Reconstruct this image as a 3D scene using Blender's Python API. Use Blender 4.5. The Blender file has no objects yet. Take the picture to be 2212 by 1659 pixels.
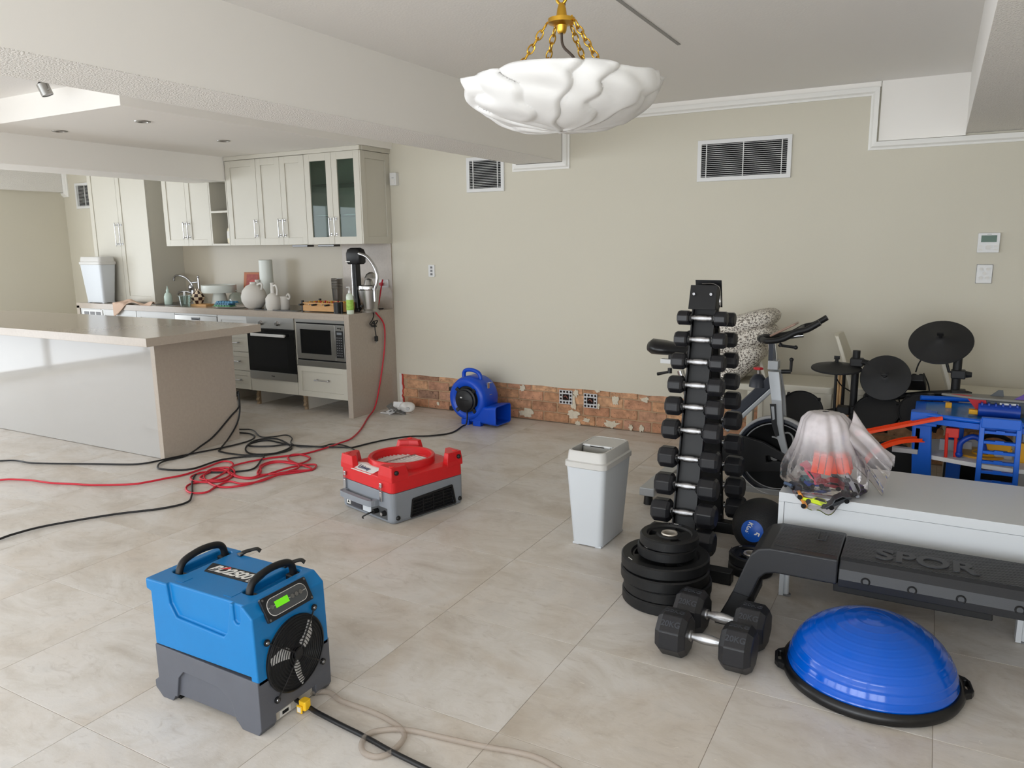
import bpy, bmesh, math, random
from mathutils import Vector, Matrix, Euler
random.seed(7)
S = bpy.context.scene
C = S.collection
PI = math.pi
# ---------------------------------------------------------------- camera
IW, IH, FPX = 2212.0, 1659.0, 1647.9
CAMZ = 1.52
_yaw, _pitch, _roll = -0.50593, 0.182833, 0.011849
_f = Vector((math.sin(_yaw)*math.cos(_pitch), math.cos(_yaw)*math.cos(_pitch), -math.sin(_pitch)))
_r0 = Vector((math.cos(_yaw), -math.sin(_yaw), 0.0)); _d0 = _f.cross(_r0)
_r = _r0*math.cos(_roll)+_d0*math.sin(_roll); _d = _d0*math.cos(_roll)-_r0*math.sin(_roll)
cam = bpy.data.objects.new('camera', bpy.data.cameras.new('camera')); C.objects.link(cam)
cam.data.sensor_width = 36.0; cam.data.lens = FPX/IW*36.0; cam.data.clip_start = 0.02
_m = Matrix((( _r.x, -_d.x, -_f.x, 0), (_r.y, -_d.y, -_f.y, 0), (_r.z, -_d.z, -_f.z, CAMZ), (0, 0, 0, 1)))
cam.matrix_world = _m
S.camera = cam
# ---------------------------------------------------------------- world, daylight, exposure
w = bpy.data.worlds.new('sky'); S.world = w; w.use_nodes = True
w.node_tree.nodes['Background'].inputs[0].default_value = (0.80, 0.90, 1.0, 1)
w.node_tree.nodes['Background'].inputs[1].default_value = 1.0
def daylight(name, x, y, z, sx, sz, rz, power, col=(0.90, 0.95, 1.0)):
    l = bpy.data.lights.new(name, 'AREA'); l.shape = 'RECTANGLE'; l.size = sx; l.size_y = sz
    l.energy = power; l.color = col
    o = bpy.data.objects.new(name, l); C.objects.link(o)
    o.location = (x, y, z); o.rotation_euler = (PI/2, 0, rz)   # faces -Z local -> horizontal
    return o
FRONT_Y = -2.3
WINS = [(-8.4, -6.5, 0.05, 2.25), (-6.3, -4.4, 0.05, 2.25), (-4.2, -2.3, 0.05, 2.25), (-2.0, -0.1, 0.05, 2.25), (0.2, 2.1, 0.05, 2.25)]
for i, (a, b, z0, z1) in enumerate(WINS):
    daylight('daylight', (a+b)/2, FRONT_Y-0.12, (z0+z1)/2, b-a-0.06, z1-z0-0.06, 0.0, (50, 55, 75, 90, 75)[i])
LWIN = (-1.2, 4.3, 0.05, 2.25)
daylight('daylight', -9.54, (LWIN[0]+LWIN[1])/2, 1.15, LWIN[1]-LWIN[0]-.06, 2.14, -PI/2, 150)
sn = bpy.data.lights.new('fill_sun', 'SUN'); sn.energy = 13.0; sn.angle = 0.01; sn.color = (1.0, 0.975, 0.95)
so = bpy.data.objects.new('fill_sun', sn); C.objects.link(so); so.rotation_euler = (math.radians(33), 0, math.radians(-12))   # steep sun added to brighten the ceilings, bouncing off floor inside the front windows
vs = S.view_settings
vs.view_transform = 'Standard'; vs.look = 'None'; vs.gamma = 1.0; vs.exposure = -0.06; vs.use_curve_mapping = False
S.cycles.use_denoising = True
S.cycles.max_bounces = 10; S.cycles.diffuse_bounces = 6; S.cycles.glossy_bounces = 4
S.cycles.transmission_bounces = 8; S.cycles.transparent_max_bounces = 12
S.cycles.sample_clamp_indirect = 6.0; S.cycles.caustics_reflective = False; S.cycles.caustics_refractive = False

# ---------------------------------------------------------------- picture <-> place helpers (used to read sizes off the plan)
CAMP = Vector((0, 0, CAMZ))
def ray(px, py):
    return _r*((px-IW/2)/FPX) + _d*((py-IH/2)/FPX) + _f
def onz(px, py, z=0.0):
    d = ray(px, py); return CAMP + d*((z-CAMZ)/d.z)
def ony(px, py, Y):
    d = ray(px, py); return CAMP + d*(Y/d.y)
def onx(px, py, X):
    d = ray(px, py); return CAMP + d*(X/d.x)

# ---------------------------------------------------------------- materials
def lin(c):
    out = []
    for v in c[:3]:
        v = v/255.0
        out.append(v/12.92 if v <= 0.04045 else ((v+0.055)/1.055)**2.4)
    return (*out, 1.0)
MATS = {}
def mat(name, col=(128, 128, 128), rough=0.5, metal=0.0, var=0.0, vscale=8.0, bump=0.0, bscale=60.0, trans=0.0, alpha=1.0,
        emit=0.0, ior=1.45, coat=0.0, spec=0.5, vstretch=None, objrand=False, detail=4.0):
    if name in MATS: return MATS[name]
    m = bpy.data.materials.new(name); m.use_nodes = True
    nt = m.node_tree; N = nt.nodes; L = nt.links; b = N['Principled BSDF']
    b.inputs['Base Color'].default_value = lin(col); b.inputs['Roughness'].default_value = rough
    b.inputs['Metallic'].default_value = metal; b.inputs['IOR'].default_value = ior
    b.inputs['Transmission Weight'].default_value = trans; b.inputs['Alpha'].default_value = alpha
    b.inputs['Coat Weight'].default_value = coat; b.inputs['Specular IOR Level'].default_value = spec
    if emit > 0:
        b.inputs['Emission Color'].default_value = lin(col); b.inputs['Emission Strength'].default_value = emit
    if var > 0 or bump > 0 or objrand:
        tc = N.new('ShaderNodeTexCoord'); src = tc.outputs['Object']
        if vstretch:
            mp = N.new('ShaderNodeMapping'); mp.inputs['Scale'].default_value = vstretch
            L.new(src, mp.inputs['Vector']); src = mp.outputs['Vector']
    if var > 0:
        n = N.new('ShaderNodeTexNoise'); n.inputs['Scale'].default_value = vscale; n.inputs['Detail'].default_value = detail
        L.new(src, n.inputs['Vector'])
        mr = N.new('ShaderNodeMapRange'); mr.inputs['To Min'].default_value = 1.0-var; mr.inputs['To Max'].default_value = 1.0+var
        mr.inputs['From Min'].default_value = 0.25; mr.inputs['From Max'].default_value = 0.75
        L.new(n.outputs['Fac'], mr.inputs['Value'])
        hs = N.new('ShaderNodeHueSaturation'); hs.inputs['Color'].default_value = lin(col)
        L.new(mr.outputs['Result'], hs.inputs['Value']); last = hs.outputs['Color']
        L.new(last, b.inputs['Base Color'])
    if bump > 0:
        n2 = N.new('ShaderNodeTexNoise'); n2.inputs['Scale'].default_value = bscale; n2.inputs['Detail'].default_value = 3.0
        L.new(src, n2.inputs['Vector'])
        bp = N.new('ShaderNodeBump'); bp.inputs['Strength'].default_value = bump; bp.inputs['Distance'].default_value = 0.01
        L.new(n2.outputs['Fac'], bp.inputs['Height']); L.new(bp.outputs['Normal'], b.inputs['Normal'])
    MATS[name] = m
    return m

def floor_mat():
    m = bpy.data.materials.new('travertine'); m.use_nodes = True
    nt = m.node_tree; N = nt.nodes; L = nt.links; b = N['Principled BSDF']
    tc = N.new('ShaderNodeTexCoord'); oi = N.new('ShaderNodeObjectInfo')
    ad = N.new('ShaderNodeVectorMath'); ad.operation = 'MULTIPLY_ADD'
    cb = N.new('ShaderNodeCombineXYZ')
    for k in range(3): L.new(oi.outputs['Random'], cb.inputs[k])
    L.new(cb.outputs['Vector'], ad.inputs[0]); ad.inputs[1].default_value = (37.0, 53.0, 11.0); L.new(tc.outputs['Object'], ad.inputs[2])
    def noise(scale, detail, rough=0.6, stretch=None, dist=0.0):
        n = N.new('ShaderNodeTexNoise'); n.inputs['Scale'].default_value = scale; n.inputs['Detail'].default_value = detail
        n.inputs['Roughness'].default_value = rough; n.inputs['Distortion'].default_value = dist
        if stretch:
            mp = N.new('ShaderNodeMapping'); mp.inputs['Scale'].default_value = stretch
            L.new(ad.outputs['Vector'], mp.inputs['Vector']); L.new(mp.outputs['Vector'], n.inputs['Vector'])
        else: L.new(ad.outputs['Vector'], n.inputs['Vector'])
        return n.outputs['Fac']
    def ramp(fac, stops):
        r = N.new('ShaderNodeValToRGB'); e = r.color_ramp.elements
        while len(e) > 1: e.remove(e[-1])
        e[0].position = stops[0][0]; e[0].color = lin(stops[0][1])
        for p, c in stops[1:]:
            q = e.new(p); q.color = lin(c)
        L.new(fac, r.inputs['Fac']); return r.outputs['Color']
    def mix(a, bcol, fac, mode='MIX'):
        x = N.new('ShaderNodeMix'); x.data_type = 'RGBA'; x.blend_type = mode
        if isinstance(fac, float): x.inputs[0].default_value = fac
        else: L.new(fac, x.inputs[0])
        for sock, v in ((6, a), (7, bcol)):
            if isinstance(v, tuple): x.inputs[sock].default_value = lin(v)
            else: L.new(v, x.inputs[sock])
        return x.outputs[2]
    base = ramp(noise(2.6, 9, 0.66, (1.0, 1.5, 1.0), 0.9), [(0.30, (186, 178, 168)), (0.44, (202, 196, 188)), (0.56, (211, 206, 200)), (0.70, (203, 199, 194)), (0.80, (190, 185, 178))])
    cloud = ramp(noise(1.5, 7, 0.62, None, 0.8), [(0.42, (255, 255, 255)), (0.60, (242, 235, 226)), (0.74, (226, 214, 199))])
    c1 = mix(base, cloud, 0.7, 'MULTIPLY')
    vein = noise(9.0, 9, 0.72, (1.0, 2.2, 1.0), 1.6)
    vr = N.new('ShaderNodeMapRange'); vr.inputs['From Min'].default_value = 0.54; vr.inputs['From Max'].default_value = 0.70; L.new(vein, vr.inputs['Value'])
    vs2 = N.new('ShaderNodeMath'); vs2.operation = 'MULTIPLY'; L.new(vr.outputs['Result'], vs2.inputs[0]); vs2.inputs[1].default_value = 0.42
    c2 = mix(c1, (166, 155, 143), vs2.outputs[0])
    fl = noise(30.0, 5, 0.65, (1.0, 2.0, 1.0), 1.2)
    fr = N.new('ShaderNodeMapRange'); fr.inputs['From Min'].default_value = 0.665; fr.inputs['From Max'].default_value = 0.72; fr.inputs['To Max'].default_value = 0.75; L.new(fl, fr.inputs['Value'])
    c3 = mix(c2, (232, 226, 216), fr.outputs['Result'])
    hs = N.new('ShaderNodeHueSaturation'); L.new(c3, hs.inputs['Color'])
    mr = N.new('ShaderNodeMapRange'); mr.inputs['To Min'].default_value = 0.985; mr.inputs['To Max'].default_value = 1.015
    L.new(oi.outputs['Random'], mr.inputs['Value']); L.new(mr.outputs['Result'], hs.inputs['Value'])
    L.new(hs.outputs['Color'], b.inputs['Base Color'])
    rr = N.new('ShaderNodeMapRange'); rr.inputs['To Min'].default_value = 0.30; rr.inputs['To Max'].default_value = 0.55; L.new(vein, rr.inputs['Value'])
    L.new(rr.outputs['Result'], b.inputs['Roughness'])
    bp = N.new('ShaderNodeBump'); bp.inputs['Strength'].default_value = 0.10; bp.inputs['Distance'].default_value = 0.004
    L.new(fl, bp.inputs['Height']); L.new(bp.outputs['Normal'], b.inputs['Normal'])
    return m
def brick_mat():
    m = bpy.data.materials.new('brick_clay'); m.use_nodes = True
    nt = m.node_tree; N = nt.nodes; L = nt.links; b = N['Principled BSDF']; b.inputs['Roughness'].default_value = 0.9
    tc = N.new('ShaderNodeTexCoord'); oi = N.new('ShaderNodeObjectInfo')
    r = N.new('ShaderNodeValToRGB'); e = r.color_ramp.elements
    e[0].position = 0.0; e[0].color = lin((176, 130, 98)); e[1].position = 1.0; e[1].color = lin((122, 106, 96))
    for p, c in ((0.2, (200, 152, 114)), (0.45, (190, 140, 110)), (0.62, (206, 162, 124)), (0.78, (180, 136, 112)), (0.93, (184, 132, 98))):
        q = e.new(p); q.color = lin(c)
    L.new(oi.outputs['Random'], r.inputs['Fac'])
    cb = N.new('ShaderNodeVectorMath'); cb.operation = 'ADD'; mu = N.new('ShaderNodeMath'); mu.operation = 'MULTIPLY'; mu.inputs[1].default_value = 50.0
    L.new(oi.outputs['Random'], mu.inputs[0]); L.new(tc.outputs['Object'], cb.inputs[0]); L.new(mu.outputs[0], cb.inputs[1])
    n = N.new('ShaderNodeTexNoise'); n.inputs['Scale'].default_value = 22; n.inputs['Detail'].default_value = 6; L.new(cb.outputs[0], n.inputs['Vector'])
    mr = N.new('ShaderNodeMapRange'); mr.inputs['From Min'].default_value = 0.3; mr.inputs['From Max'].default_value = 0.7
    mr.inputs['To Min'].default_value = 0.65; mr.inputs['To Max'].default_value = 1.25; L.new(n.outputs['Fac'], mr.inputs['Value'])
    hs = N.new('ShaderNodeHueSaturation'); L.new(r.outputs['Color'], hs.inputs['Color']); L.new(mr.outputs['Result'], hs.inputs['Value'])
    n3 = N.new('ShaderNodeTexNoise'); n3.inputs['Scale'].default_value = 75; n3.inputs['Detail'].default_value = 2; L.new(cb.outputs[0], n3.inputs['Vector'])
    m3 = N.new('ShaderNodeMapRange'); m3.inputs['From Min'].default_value = 0.66; m3.inputs['From Max'].default_value = 0.72; L.new(n3.outputs['Fac'], m3.inputs['Value'])
    mx = N.new('ShaderNodeMix'); mx.data_type = 'RGBA'; L.new(m3.outputs['Result'], mx.inputs[0]); L.new(hs.outputs['Color'], mx.inputs[6]); mx.inputs[7].default_value = lin((70, 48, 38))
    L.new(mx.outputs[2], b.inputs['Base Color'])
    bp = N.new('ShaderNodeBump'); bp.inputs['Strength'].default_value = 0.5; bp.inputs['Distance'].default_value = 0.004
    L.new(n.outputs['Fac'], bp.inputs['Height']); L.new(bp.outputs['Normal'], b.inputs['Normal'])
    return m

# ---------------------------------------------------------------- mesh builder
class MB:
    def __init__(s): s.v = []; s.f = []; s.M = Matrix.Identity(4)
    def add(s, vs, fs):
        o = len(s.v); s.v += [s.M @ Vector(p) for p in vs]; s.f += [tuple(i+o for i in q) for q in fs]; return s
    def box(s, x0, x1, y0, y1, z0, z1):
        return s.add([(x0, y0, z0), (x1, y0, z0), (x1, y1, z0), (x0, y1, z0), (x0, y0, z1), (x1, y0, z1), (x1, y1, z1), (x0, y1, z1)],
                     [(0, 3, 2, 1), (4, 5, 6, 7), (0, 1, 5, 4), (1, 2, 6, 5), (2, 3, 7, 6), (3, 0, 4, 7)])
    def frust(s, b, t, z0, z1):           # b,t = (x0,x1,y0,y1)
        return s.add([(b[0], b[2], z0), (b[1], b[2], z0), (b[1], b[3], z0), (b[0], b[3], z0), (t[0], t[2], z1), (t[1], t[2], z1), (t[1], t[3], z1), (t[0], t[3], z1)],
                     [(0, 3, 2, 1), (4, 5, 6, 7), (0, 1, 5, 4), (1, 2, 6, 5), (2, 3, 7, 6), (3, 0, 4, 7)])
    def prism(s, poly, a, b, ax='z'):     # poly 2d CCW, extruded a..b along ax
        def P(u, v, h):
            return (u, v, h) if ax == 'z' else ((u, h, v) if ax == 'y' else (h, u, v))
        n = len(poly); vs = [P(u, v, a) for u, v in poly]+[P(u, v, b) for u, v in poly]
        fs = [tuple(range(n))[::-1], tuple(range(n, 2*n))]+[(i, (i+1) % n, n+(i+1) % n, n+i) for i in range(n)]
        return s.add(vs, fs)
    def lathe(s, prof, n=32, axis='z', loop=False, a0=0.0, a1=2*PI, c=(0, 0, 0)):
        full = abs(a1-a0-2*PI) < 1e-6; cnt = n if full else n+1
        vs = []
        for i in range(cnt):
            a = a0+(a1-a0)*i/n; ca, sa = math.cos(a), math.sin(a)
            for r, h in prof:
                p = (r*ca, r*sa, h) if axis == 'z' else ((r*ca, h, r*sa) if axis == 'y' else (h, r*ca, r*sa))
                vs.append((p[0]+c[0], p[1]+c[1], p[2]+c[2]))
        m = len(prof); fs = []
        for i in range(n):
            j = (i+1) % cnt
            for k in range(m-1 if not loop else m):
                k2 = (k+1) % m
                fs.append((i*m+k, j*m+k, j*m+k2, i*m+k2))
        return s.add(vs, fs)
    def cyl(s, p0, p1, r0, r1=None, n=16, cap=True):
        r1 = r0 if r1 is None else r1
        return s.tube([p0, p1], [r0, r1], n, cap)
    def tube(s, pts, r, n=10, cap=True, closed=False):
        pts = [Vector(p) for p in pts]; k = len(pts)
        rs = r if isinstance(r, (list, tuple)) else [r]*k
        T = []
        for i in range(k):
            a = pts[i-1] if (i > 0 or closed) else pts[i]; b = pts[(i+1) % k] if (i < k-1 or closed) else pts[i]
            t = (b-a); T.append(t.normalized() if t.length > 1e-9 else Vector((0, 0, 1)))
        u = T[0].orthogonal().normalized(); vs = []
        for i in range(k):
            u = (u-T[i]*u.dot(T[i]))
            u = u.normalized() if u.length > 1e-6 else T[i].orthogonal().normalized()
            w2 = T[i].cross(u)
            for j in range(n):
                a = 2*PI*j/n; vs.append(pts[i]+(u*math.cos(a)+w2*math.sin(a))*rs[i])
        fs = []
        for i in range(k if closed else k-1):
            i2 = (i+1) % k
            for j in range(n):
                j2 = (j+1) % n; fs.append((i*n+j, i*n+j2, i2*n+j2, i2*n+j))
        if cap and not closed:
            fs.append(tuple(range(n))[::-1]); fs.append(tuple((k-1)*n+j for j in range(n)))
        return s.add(vs, fs)
    def ribbon(s, pts, wid, th, up=(0, 0, 1)):   # rectangular section swept along pts
        pts = [Vector(p) for p in pts]; k = len(pts); up = Vector(up); vs = []
        for i in range(k):
            t = (pts[min(i+1, k-1)]-pts[max(i-1, 0)]).normalized(); sd = t.cross(up).normalized(); uu = sd.cross(t).normalized()
            for a, b in ((-.5, -.5), (.5, -.5), (.5, .5), (-.5, .5)): vs.append(pts[i]+sd*(a*wid)+uu*(b*th))
        fs = [(0, 1, 2, 3), tuple((k-1)*4+j for j in (3, 2, 1, 0))]
        for i in range(k-1):
            for j in range(4): fs.append((i*4+j, (i+1)*4+j, (i+1)*4+(j+1) % 4, i*4+(j+1) % 4))
        return s.add(vs, fs)
    def grid(s, fn, nu, nv, wrap=False):
        vs = [fn(i/(nu if wrap else nu-1), j/(nv-1)) for i in range(nu) for j in range(nv)]
        fs = []
        for i in range(nu if wrap else nu-1):
            i2 = (i+1) % nu
            for j in range(nv-1): fs.append((i*nv+j, i2*nv+j, i2*nv+j+1, i*nv+j+1))
        return s.add(vs, fs)
    def sphere(s, c, r, nu=20, nv=12):
        rx, ry, rz = r if isinstance(r, tuple) else (r, r, r)
        return s.grid(lambda u, v: (c[0]+rx*math.sin(PI*v)*math.cos(2*PI*u), c[1]+ry*math.sin(PI*v)*math.sin(2*PI*u), c[2]-rz*math.cos(PI*v)), nu, nv, True)
    def build(s, name, m, parent=None, smooth=None, bev=0.0, seg=2, loc=None, rot=None, sub=0, solid=0.0):
        me = bpy.data.meshes.new(name); me.from_pydata([tuple(v) for v in s.v], [], s.f); me.validate()
        bm = bmesh.new(); bm.from_mesh(me); bmesh.ops.remove_doubles(bm, verts=bm.verts, dist=1e-6)
        bmesh.ops.recalc_face_normals(bm, faces=bm.faces); bm.to_mesh(me); bm.free()
        if isinstance(m, str): m = MATS[m]
        me.materials.append(m)
        if smooth is not None:
            me.shade_smooth(); me.set_sharp_from_angle(angle=math.radians(smooth))
        o = bpy.data.objects.new(name, me); C.objects.link(o)
        if parent is not None: o.parent = parent
        if loc is not None: o.location = loc
        if rot is not None: o.rotation_euler = rot
        if solid: 
            q = o.modifiers.new('solid', 'SOLIDIFY'); q.thickness = solid
        if sub:
            q = o.modifiers.new('sub', 'SUBSURF'); q.levels = sub; q.render_levels = sub
        if bev > 0:
            q = o.modifiers.new('bevel', 'BEVEL'); q.width = bev; q.segments = seg; q.limit_method = 'ANGLE'; q.angle_limit = math.radians(40)
        return o
def tag(o, label, cat, group=None):
    o['label'] = label; o['category'] = cat
    if group: o['group'] = group
    return o
def thing(name, label, cat, loc=(0, 0, 0), rz=0.0, group=None):
    o = bpy.data.objects.new(name, None); C.objects.link(o); o.empty_display_size = 0.05
    o.location = loc; o.rotation_euler = (0, 0, rz)
    return tag(o, label, cat, group)
def struct(o, kind='structure'):
    o['kind'] = kind; return o
def copy_tree(o, parent=None):
    c = o.copy(); C.objects.link(c); c.parent = parent
    for ch in list(o.children): copy_tree(ch, c)
    return c
def inst(mesh_obj, parent, loc, rot=(0, 0, 0), sc=(1, 1, 1)):
    c = mesh_obj.copy(); C.objects.link(c); c.parent = parent; c.location = loc; c.rotation_euler = rot; c.scale = sc; return c
def cat(pts, seg=8, closed=False):
    P = [Vector(p) for p in pts]; n = len(P); out = []
    for i in range(n if closed else n-1):
        p0 = P[(i-1) % n] if (closed or i > 0) else P[i]; p1 = P[i]; p2 = P[(i+1) % n]; p3 = P[(i+2) % n] if (closed or i+2 < n) else p2
        for k in range(seg):
            t = k/seg; t2 = t*t; t3 = t2*t
            out.append(0.5*((2*p1)+(p2-p0)*t+(2*p0-5*p1+4*p2-p3)*t2+(3*p1-p0-3*p2+p3)*t3))
    if not closed: out.append(P[-1])
    return out
def rrect(x0, x1, y0, y1, r, n=5):
    out = []
    for cx, cy, a0 in ((x1-r, y1-r, 0), (x0+r, y1-r, PI/2), (x0+r, y0+r, PI), (x1-r, y0+r, 1.5*PI)):
        for i in range(n+1):
            a = a0+PI/2*i/n; out.append((cx+r*math.cos(a), cy+r*math.sin(a)))
    return out
def loft(mb, rings, cap0=True, cap1=True):      # rings: lists of 3d pts, same count
    n = len(rings[0]); vs = [p for r in rings for p in r]; fs = []
    for i in range(len(rings)-1):
        for j in range(n): fs.append((i*n+j, i*n+(j+1) % n, (i+1)*n+(j+1) % n, (i+1)*n+j))
    if cap0: fs.append(tuple(range(n))[::-1])
    if cap1: fs.append(tuple((len(rings)-1)*n+j for j in range(n)))
    return mb.add(vs, fs)
def text(name, body, size, m, parent, loc, rot, ext=0.0008, bold=0.0, space=1.0, shear=0.0, sx=1.0):
    cu = bpy.data.curves.new(name, 'FONT'); cu.body = body; cu.size = size; cu.extrude = ext; cu.offset = bold
    cu.align_x = 'CENTER'; cu.align_y = 'CENTER'; cu.space_character = space; cu.shear = shear
    tmp = bpy.data.objects.new('tmp', cu); C.objects.link(tmp)
    dg = bpy.context.evaluated_depsgraph_get(); me = bpy.data.meshes.new_from_object(tmp.evaluated_get(dg))
    bpy.data.objects.remove(tmp)
    me.materials.clear(); me.materials.append(m if not isinstance(m, str) else MATS[m]); me.name = name
    o = bpy.data.objects.new(name, me); C.objects.link(o); o.parent = parent; o.location = loc; o.rotation_euler = rot; o.scale = (sx, 1, 1)
    return o
def cut(o, cutter, mode='DIFFERENCE'):      # carve a shape out of a mesh and keep the plain result
    c = cutter if not isinstance(cutter, MB) else cutter.build('cutter', o.data.materials[0])
    c.parent = o.parent
    q = o.modifiers.new('b', 'BOOLEAN'); q.operation = mode; q.object = c; q.solver = 'EXACT'
    bpy.context.view_layer.update()
    me = bpy.data.meshes.new_from_object(o.evaluated_get(bpy.context.evaluated_depsgraph_get()))
    o.modifiers.remove(q); old = o.data; o.data = me; me.name = old.name
    bpy.data.objects.remove(c)
    return o
def bevel(o, w, seg=2, ang=40):
    q = o.modifiers.new('bevel', 'BEVEL'); q.width = w; q.segments = seg; q.limit_method = 'ANGLE'; q.angle_limit = math.radians(ang)
    return o
def thin_glass(name, tint, gloss=0.10, rough=0.02):
    m = bpy.data.materials.new(name); m.use_nodes = True; nt = m.node_tree; N = nt.nodes; L = nt.links
    N.remove(N['Principled BSDF']); out = N['Material Output']
    t = N.new('ShaderNodeBsdfTransparent'); t.inputs[0].default_value = lin(tint)
    g = N.new('ShaderNodeBsdfGlossy'); g.inputs['Roughness'].default_value = rough
    lw = N.new('ShaderNodeLayerWeight'); lw.inputs['Blend'].default_value = 0.5
    mr = N.new('ShaderNodeMapRange'); mr.inputs['To Min'].default_value = gloss; mr.inputs['To Max'].default_value = 0.6
    pw = N.new('ShaderNodeMath'); pw.operation = 'POWER'; pw.inputs[1].default_value = 3.0
    L.new(lw.outputs['Facing'], pw.inputs[0]); L.new(pw.outputs[0], mr.inputs['Value'])
    mx = N.new('ShaderNodeMixShader'); L.new(mr.outputs['Result'], mx.inputs[0]); L.new(t.outputs[0], mx.inputs[1]); L.new(g.outputs[0], mx.inputs[2])
    L.new(mx.outputs[0], out.inputs['Surface']); MATS[name] = m; return m
# common materials
mat('wall_paint', (204, 199, 184), 0.75, var=0.012, vscale=1.2, bump=0.05, bscale=180)
mat('white_paint', (238, 235, 230), 0.8, var=0.01, vscale=2)
mat('ceiling_paint', (236, 234, 231), 0.9, bump=0.10, bscale=90)
mat('stipple', (238, 235, 230), 0.95, bump=1.0, bscale=130)
mat('cornice_white', (232, 231, 227), 0.5)
mat('cabinet_cream', (196, 192, 180), 0.38)
mat('cabinet_white', (206, 207, 206), 0.35)
mat('stone', (172, 161, 149), 0.16, var=0.035, vscale=60, detail=2)
mat('stone_end', (172, 161, 149), 0.22, var=0.04, vscale=60, detail=2)
mat('gloss_white', (168, 165, 161), 0.05, spec=0.5)
mat('splash_glass', (178, 169, 152), 0.22, spec=0.3)
mat('steel', (170, 168, 164), 0.32, 1.0)
mat('steel_dark', (110, 110, 110), 0.35, 1.0)
mat('chrome', (190, 190, 192), 0.14, 1.0)
mat('black_glass', (10, 11, 13), 0.08)
mat('black_plastic', (18, 18, 20), 0.45)
mat('black_matte', (14, 14, 15), 0.7)
mat('black_rubber', (12, 12, 13), 0.5, bump=0.03, bscale=300)
mat('grey_plastic', (120, 120, 122), 0.5)
mat('white_plastic', (216, 216, 215), 0.35)
mat('white_matte', (218, 216, 212), 0.7)
mat('screw', (150, 150, 152), 0.3, 1.0)
thin_glass('glass', (232, 240, 238)); thin_glass('pane_glass', (214, 226, 220), 0.03); thin_glass('shelf_glass', (190, 210, 200), 0.08)
mat('gold', (206, 160, 60), 0.28, 1.0)
mat('wood', (196, 150, 96), 0.5, var=0.1, vscale=14, vstretch=(1, 8, 8))
mat('mortar', (182, 152, 122), 0.95, var=0.12, vscale=40, bump=0.4, bscale=150)
mat('dark', (6, 6, 7), 0.9)
MATS['travertine'] = floor_mat(); MATS['brick_clay'] = brick_mat()
# ================================================================ STRUCTURE
W = 5.755                       # face of the back wall
XL, XR = -9.42, 2.6
CEIL = 2.525
# floor: grout bed and tiles
fl = struct(MB().box(XL, XR, FRONT_Y, W+0.05, -0.12, -0.0015).build('floor', mat('grout', (160, 150, 138), 0.9)))
T = 0.6; g = 0.0010
tile0 = MB().box(-T/2+g, T/2-g, -T/2+g, T/2-g, -0.010, 0.0).build('floor_tile', 'travertine', fl, bev=0.0006, seg=1)
tx0 = -1.70-0.6*13; ty0 = 1.27-0.6*2
first = True
for i in range(21):
    for j in range(10):
        x = tx0+0.6*i+0.3; y = ty0+0.6*j+0.3
        if x-0.3 > XR or y-0.3 > W or x+0.3 < XL: continue
        if y < 0.5 and x < -3.2: continue
        hw = min(x+0.3, XR)-max(x-0.3, XL); hd = min(y+0.3, W)-(y-0.3)
        full = hw > 0.599 and hd > 0.599
        r = 0.0
        if full:
            if first: o = tile0; o.location = (x, y, 0); first = False
            else: o = inst(tile0, fl, (x, y, 0))
        else:
            a, b = max(x-0.3, XL), min(x+0.3, XR); c, d = y-0.3, min(y+0.3, W)
            o = inst(tile0, fl, ((a+b)/2, (c+d)/2, 0), sc=((b-a)/0.6, (d-c)/0.6, 1))
# back wall: plaster above, brick exposed along the bottom, plaster to the floor behind the kitchen
BT = 0.310
BX0, BX1 = -4.405, 2.6
mb = MB()
mb.box(XL, BX0, W, W+0.25, 0, 2.7)
# torn lower edge of plaster
n = 60; vs = []; 
for i in range(n+1):
    x = BX0+(BX1-BX0)*i/n; vs.append((x, BT+random.uniform(-0.004, 0.004)))
poly = [(BX0, 2.7)]+vs+[(BX1, 2.7)]
mb.prism(poly, W, W+0.016, 'y'); mb.box(BX0, BX1, W+0.016, W+0.25, BT+0.006, 2.7)
wb = struct(mb.build('wall_back', 'wall_paint'))
MB().box(BX0-0.01, BX1, W+0.024, W+0.25, 0, BT+0.006).build('mortar_bed', 'mortar', wb)
# jagged plaster lip beside the kitchen panel
jag = [(BX0-0.01, BT+0.004)]
for i in range(13): jag.append((BX0+0.014+random.uniform(-0.009, 0.009), BT-0.024*i))
jag += [(BX0-0.01, 0.0)]
MB().prism(jag, W-0.001, W+0.022, 'y').build('plaster_edge', 'white_matte', wb)
ml = [(x+0.008, z) for x, z in jag[1:-1]]
MB().prism([p for p in jag[1:-1]]+[p for p in ml[::-1]], W+0.004, W+0.0215, 'y').build('red_paint_line', mat('red_line', (196, 70, 62), 0.8), wb)
def brick_mesh(L):
    mb = MB(); h = 0.074; d = 0.03; rng = random.Random(int(L*1000))
    pts = []
    for (x0, z0, x1, z1) in ((-L/2, 0, L/2, 0), (L/2, 0, L/2, h), (L/2, h, -L/2, h), (-L/2, h, -L/2, 0)):
        for t in (0, .33, .66): pts.append((x0+(x1-x0)*t+rng.uniform(-.0025, .0025), z0+(z1-z0)*t+rng.uniform(-.0025, .0025)))
    return mb.prism(pts, 0, d, 'y')
br0 = brick_mesh(0.228).build('brick', 'brick_clay', wb, bev=0.006, seg=2)
first = True
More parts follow.
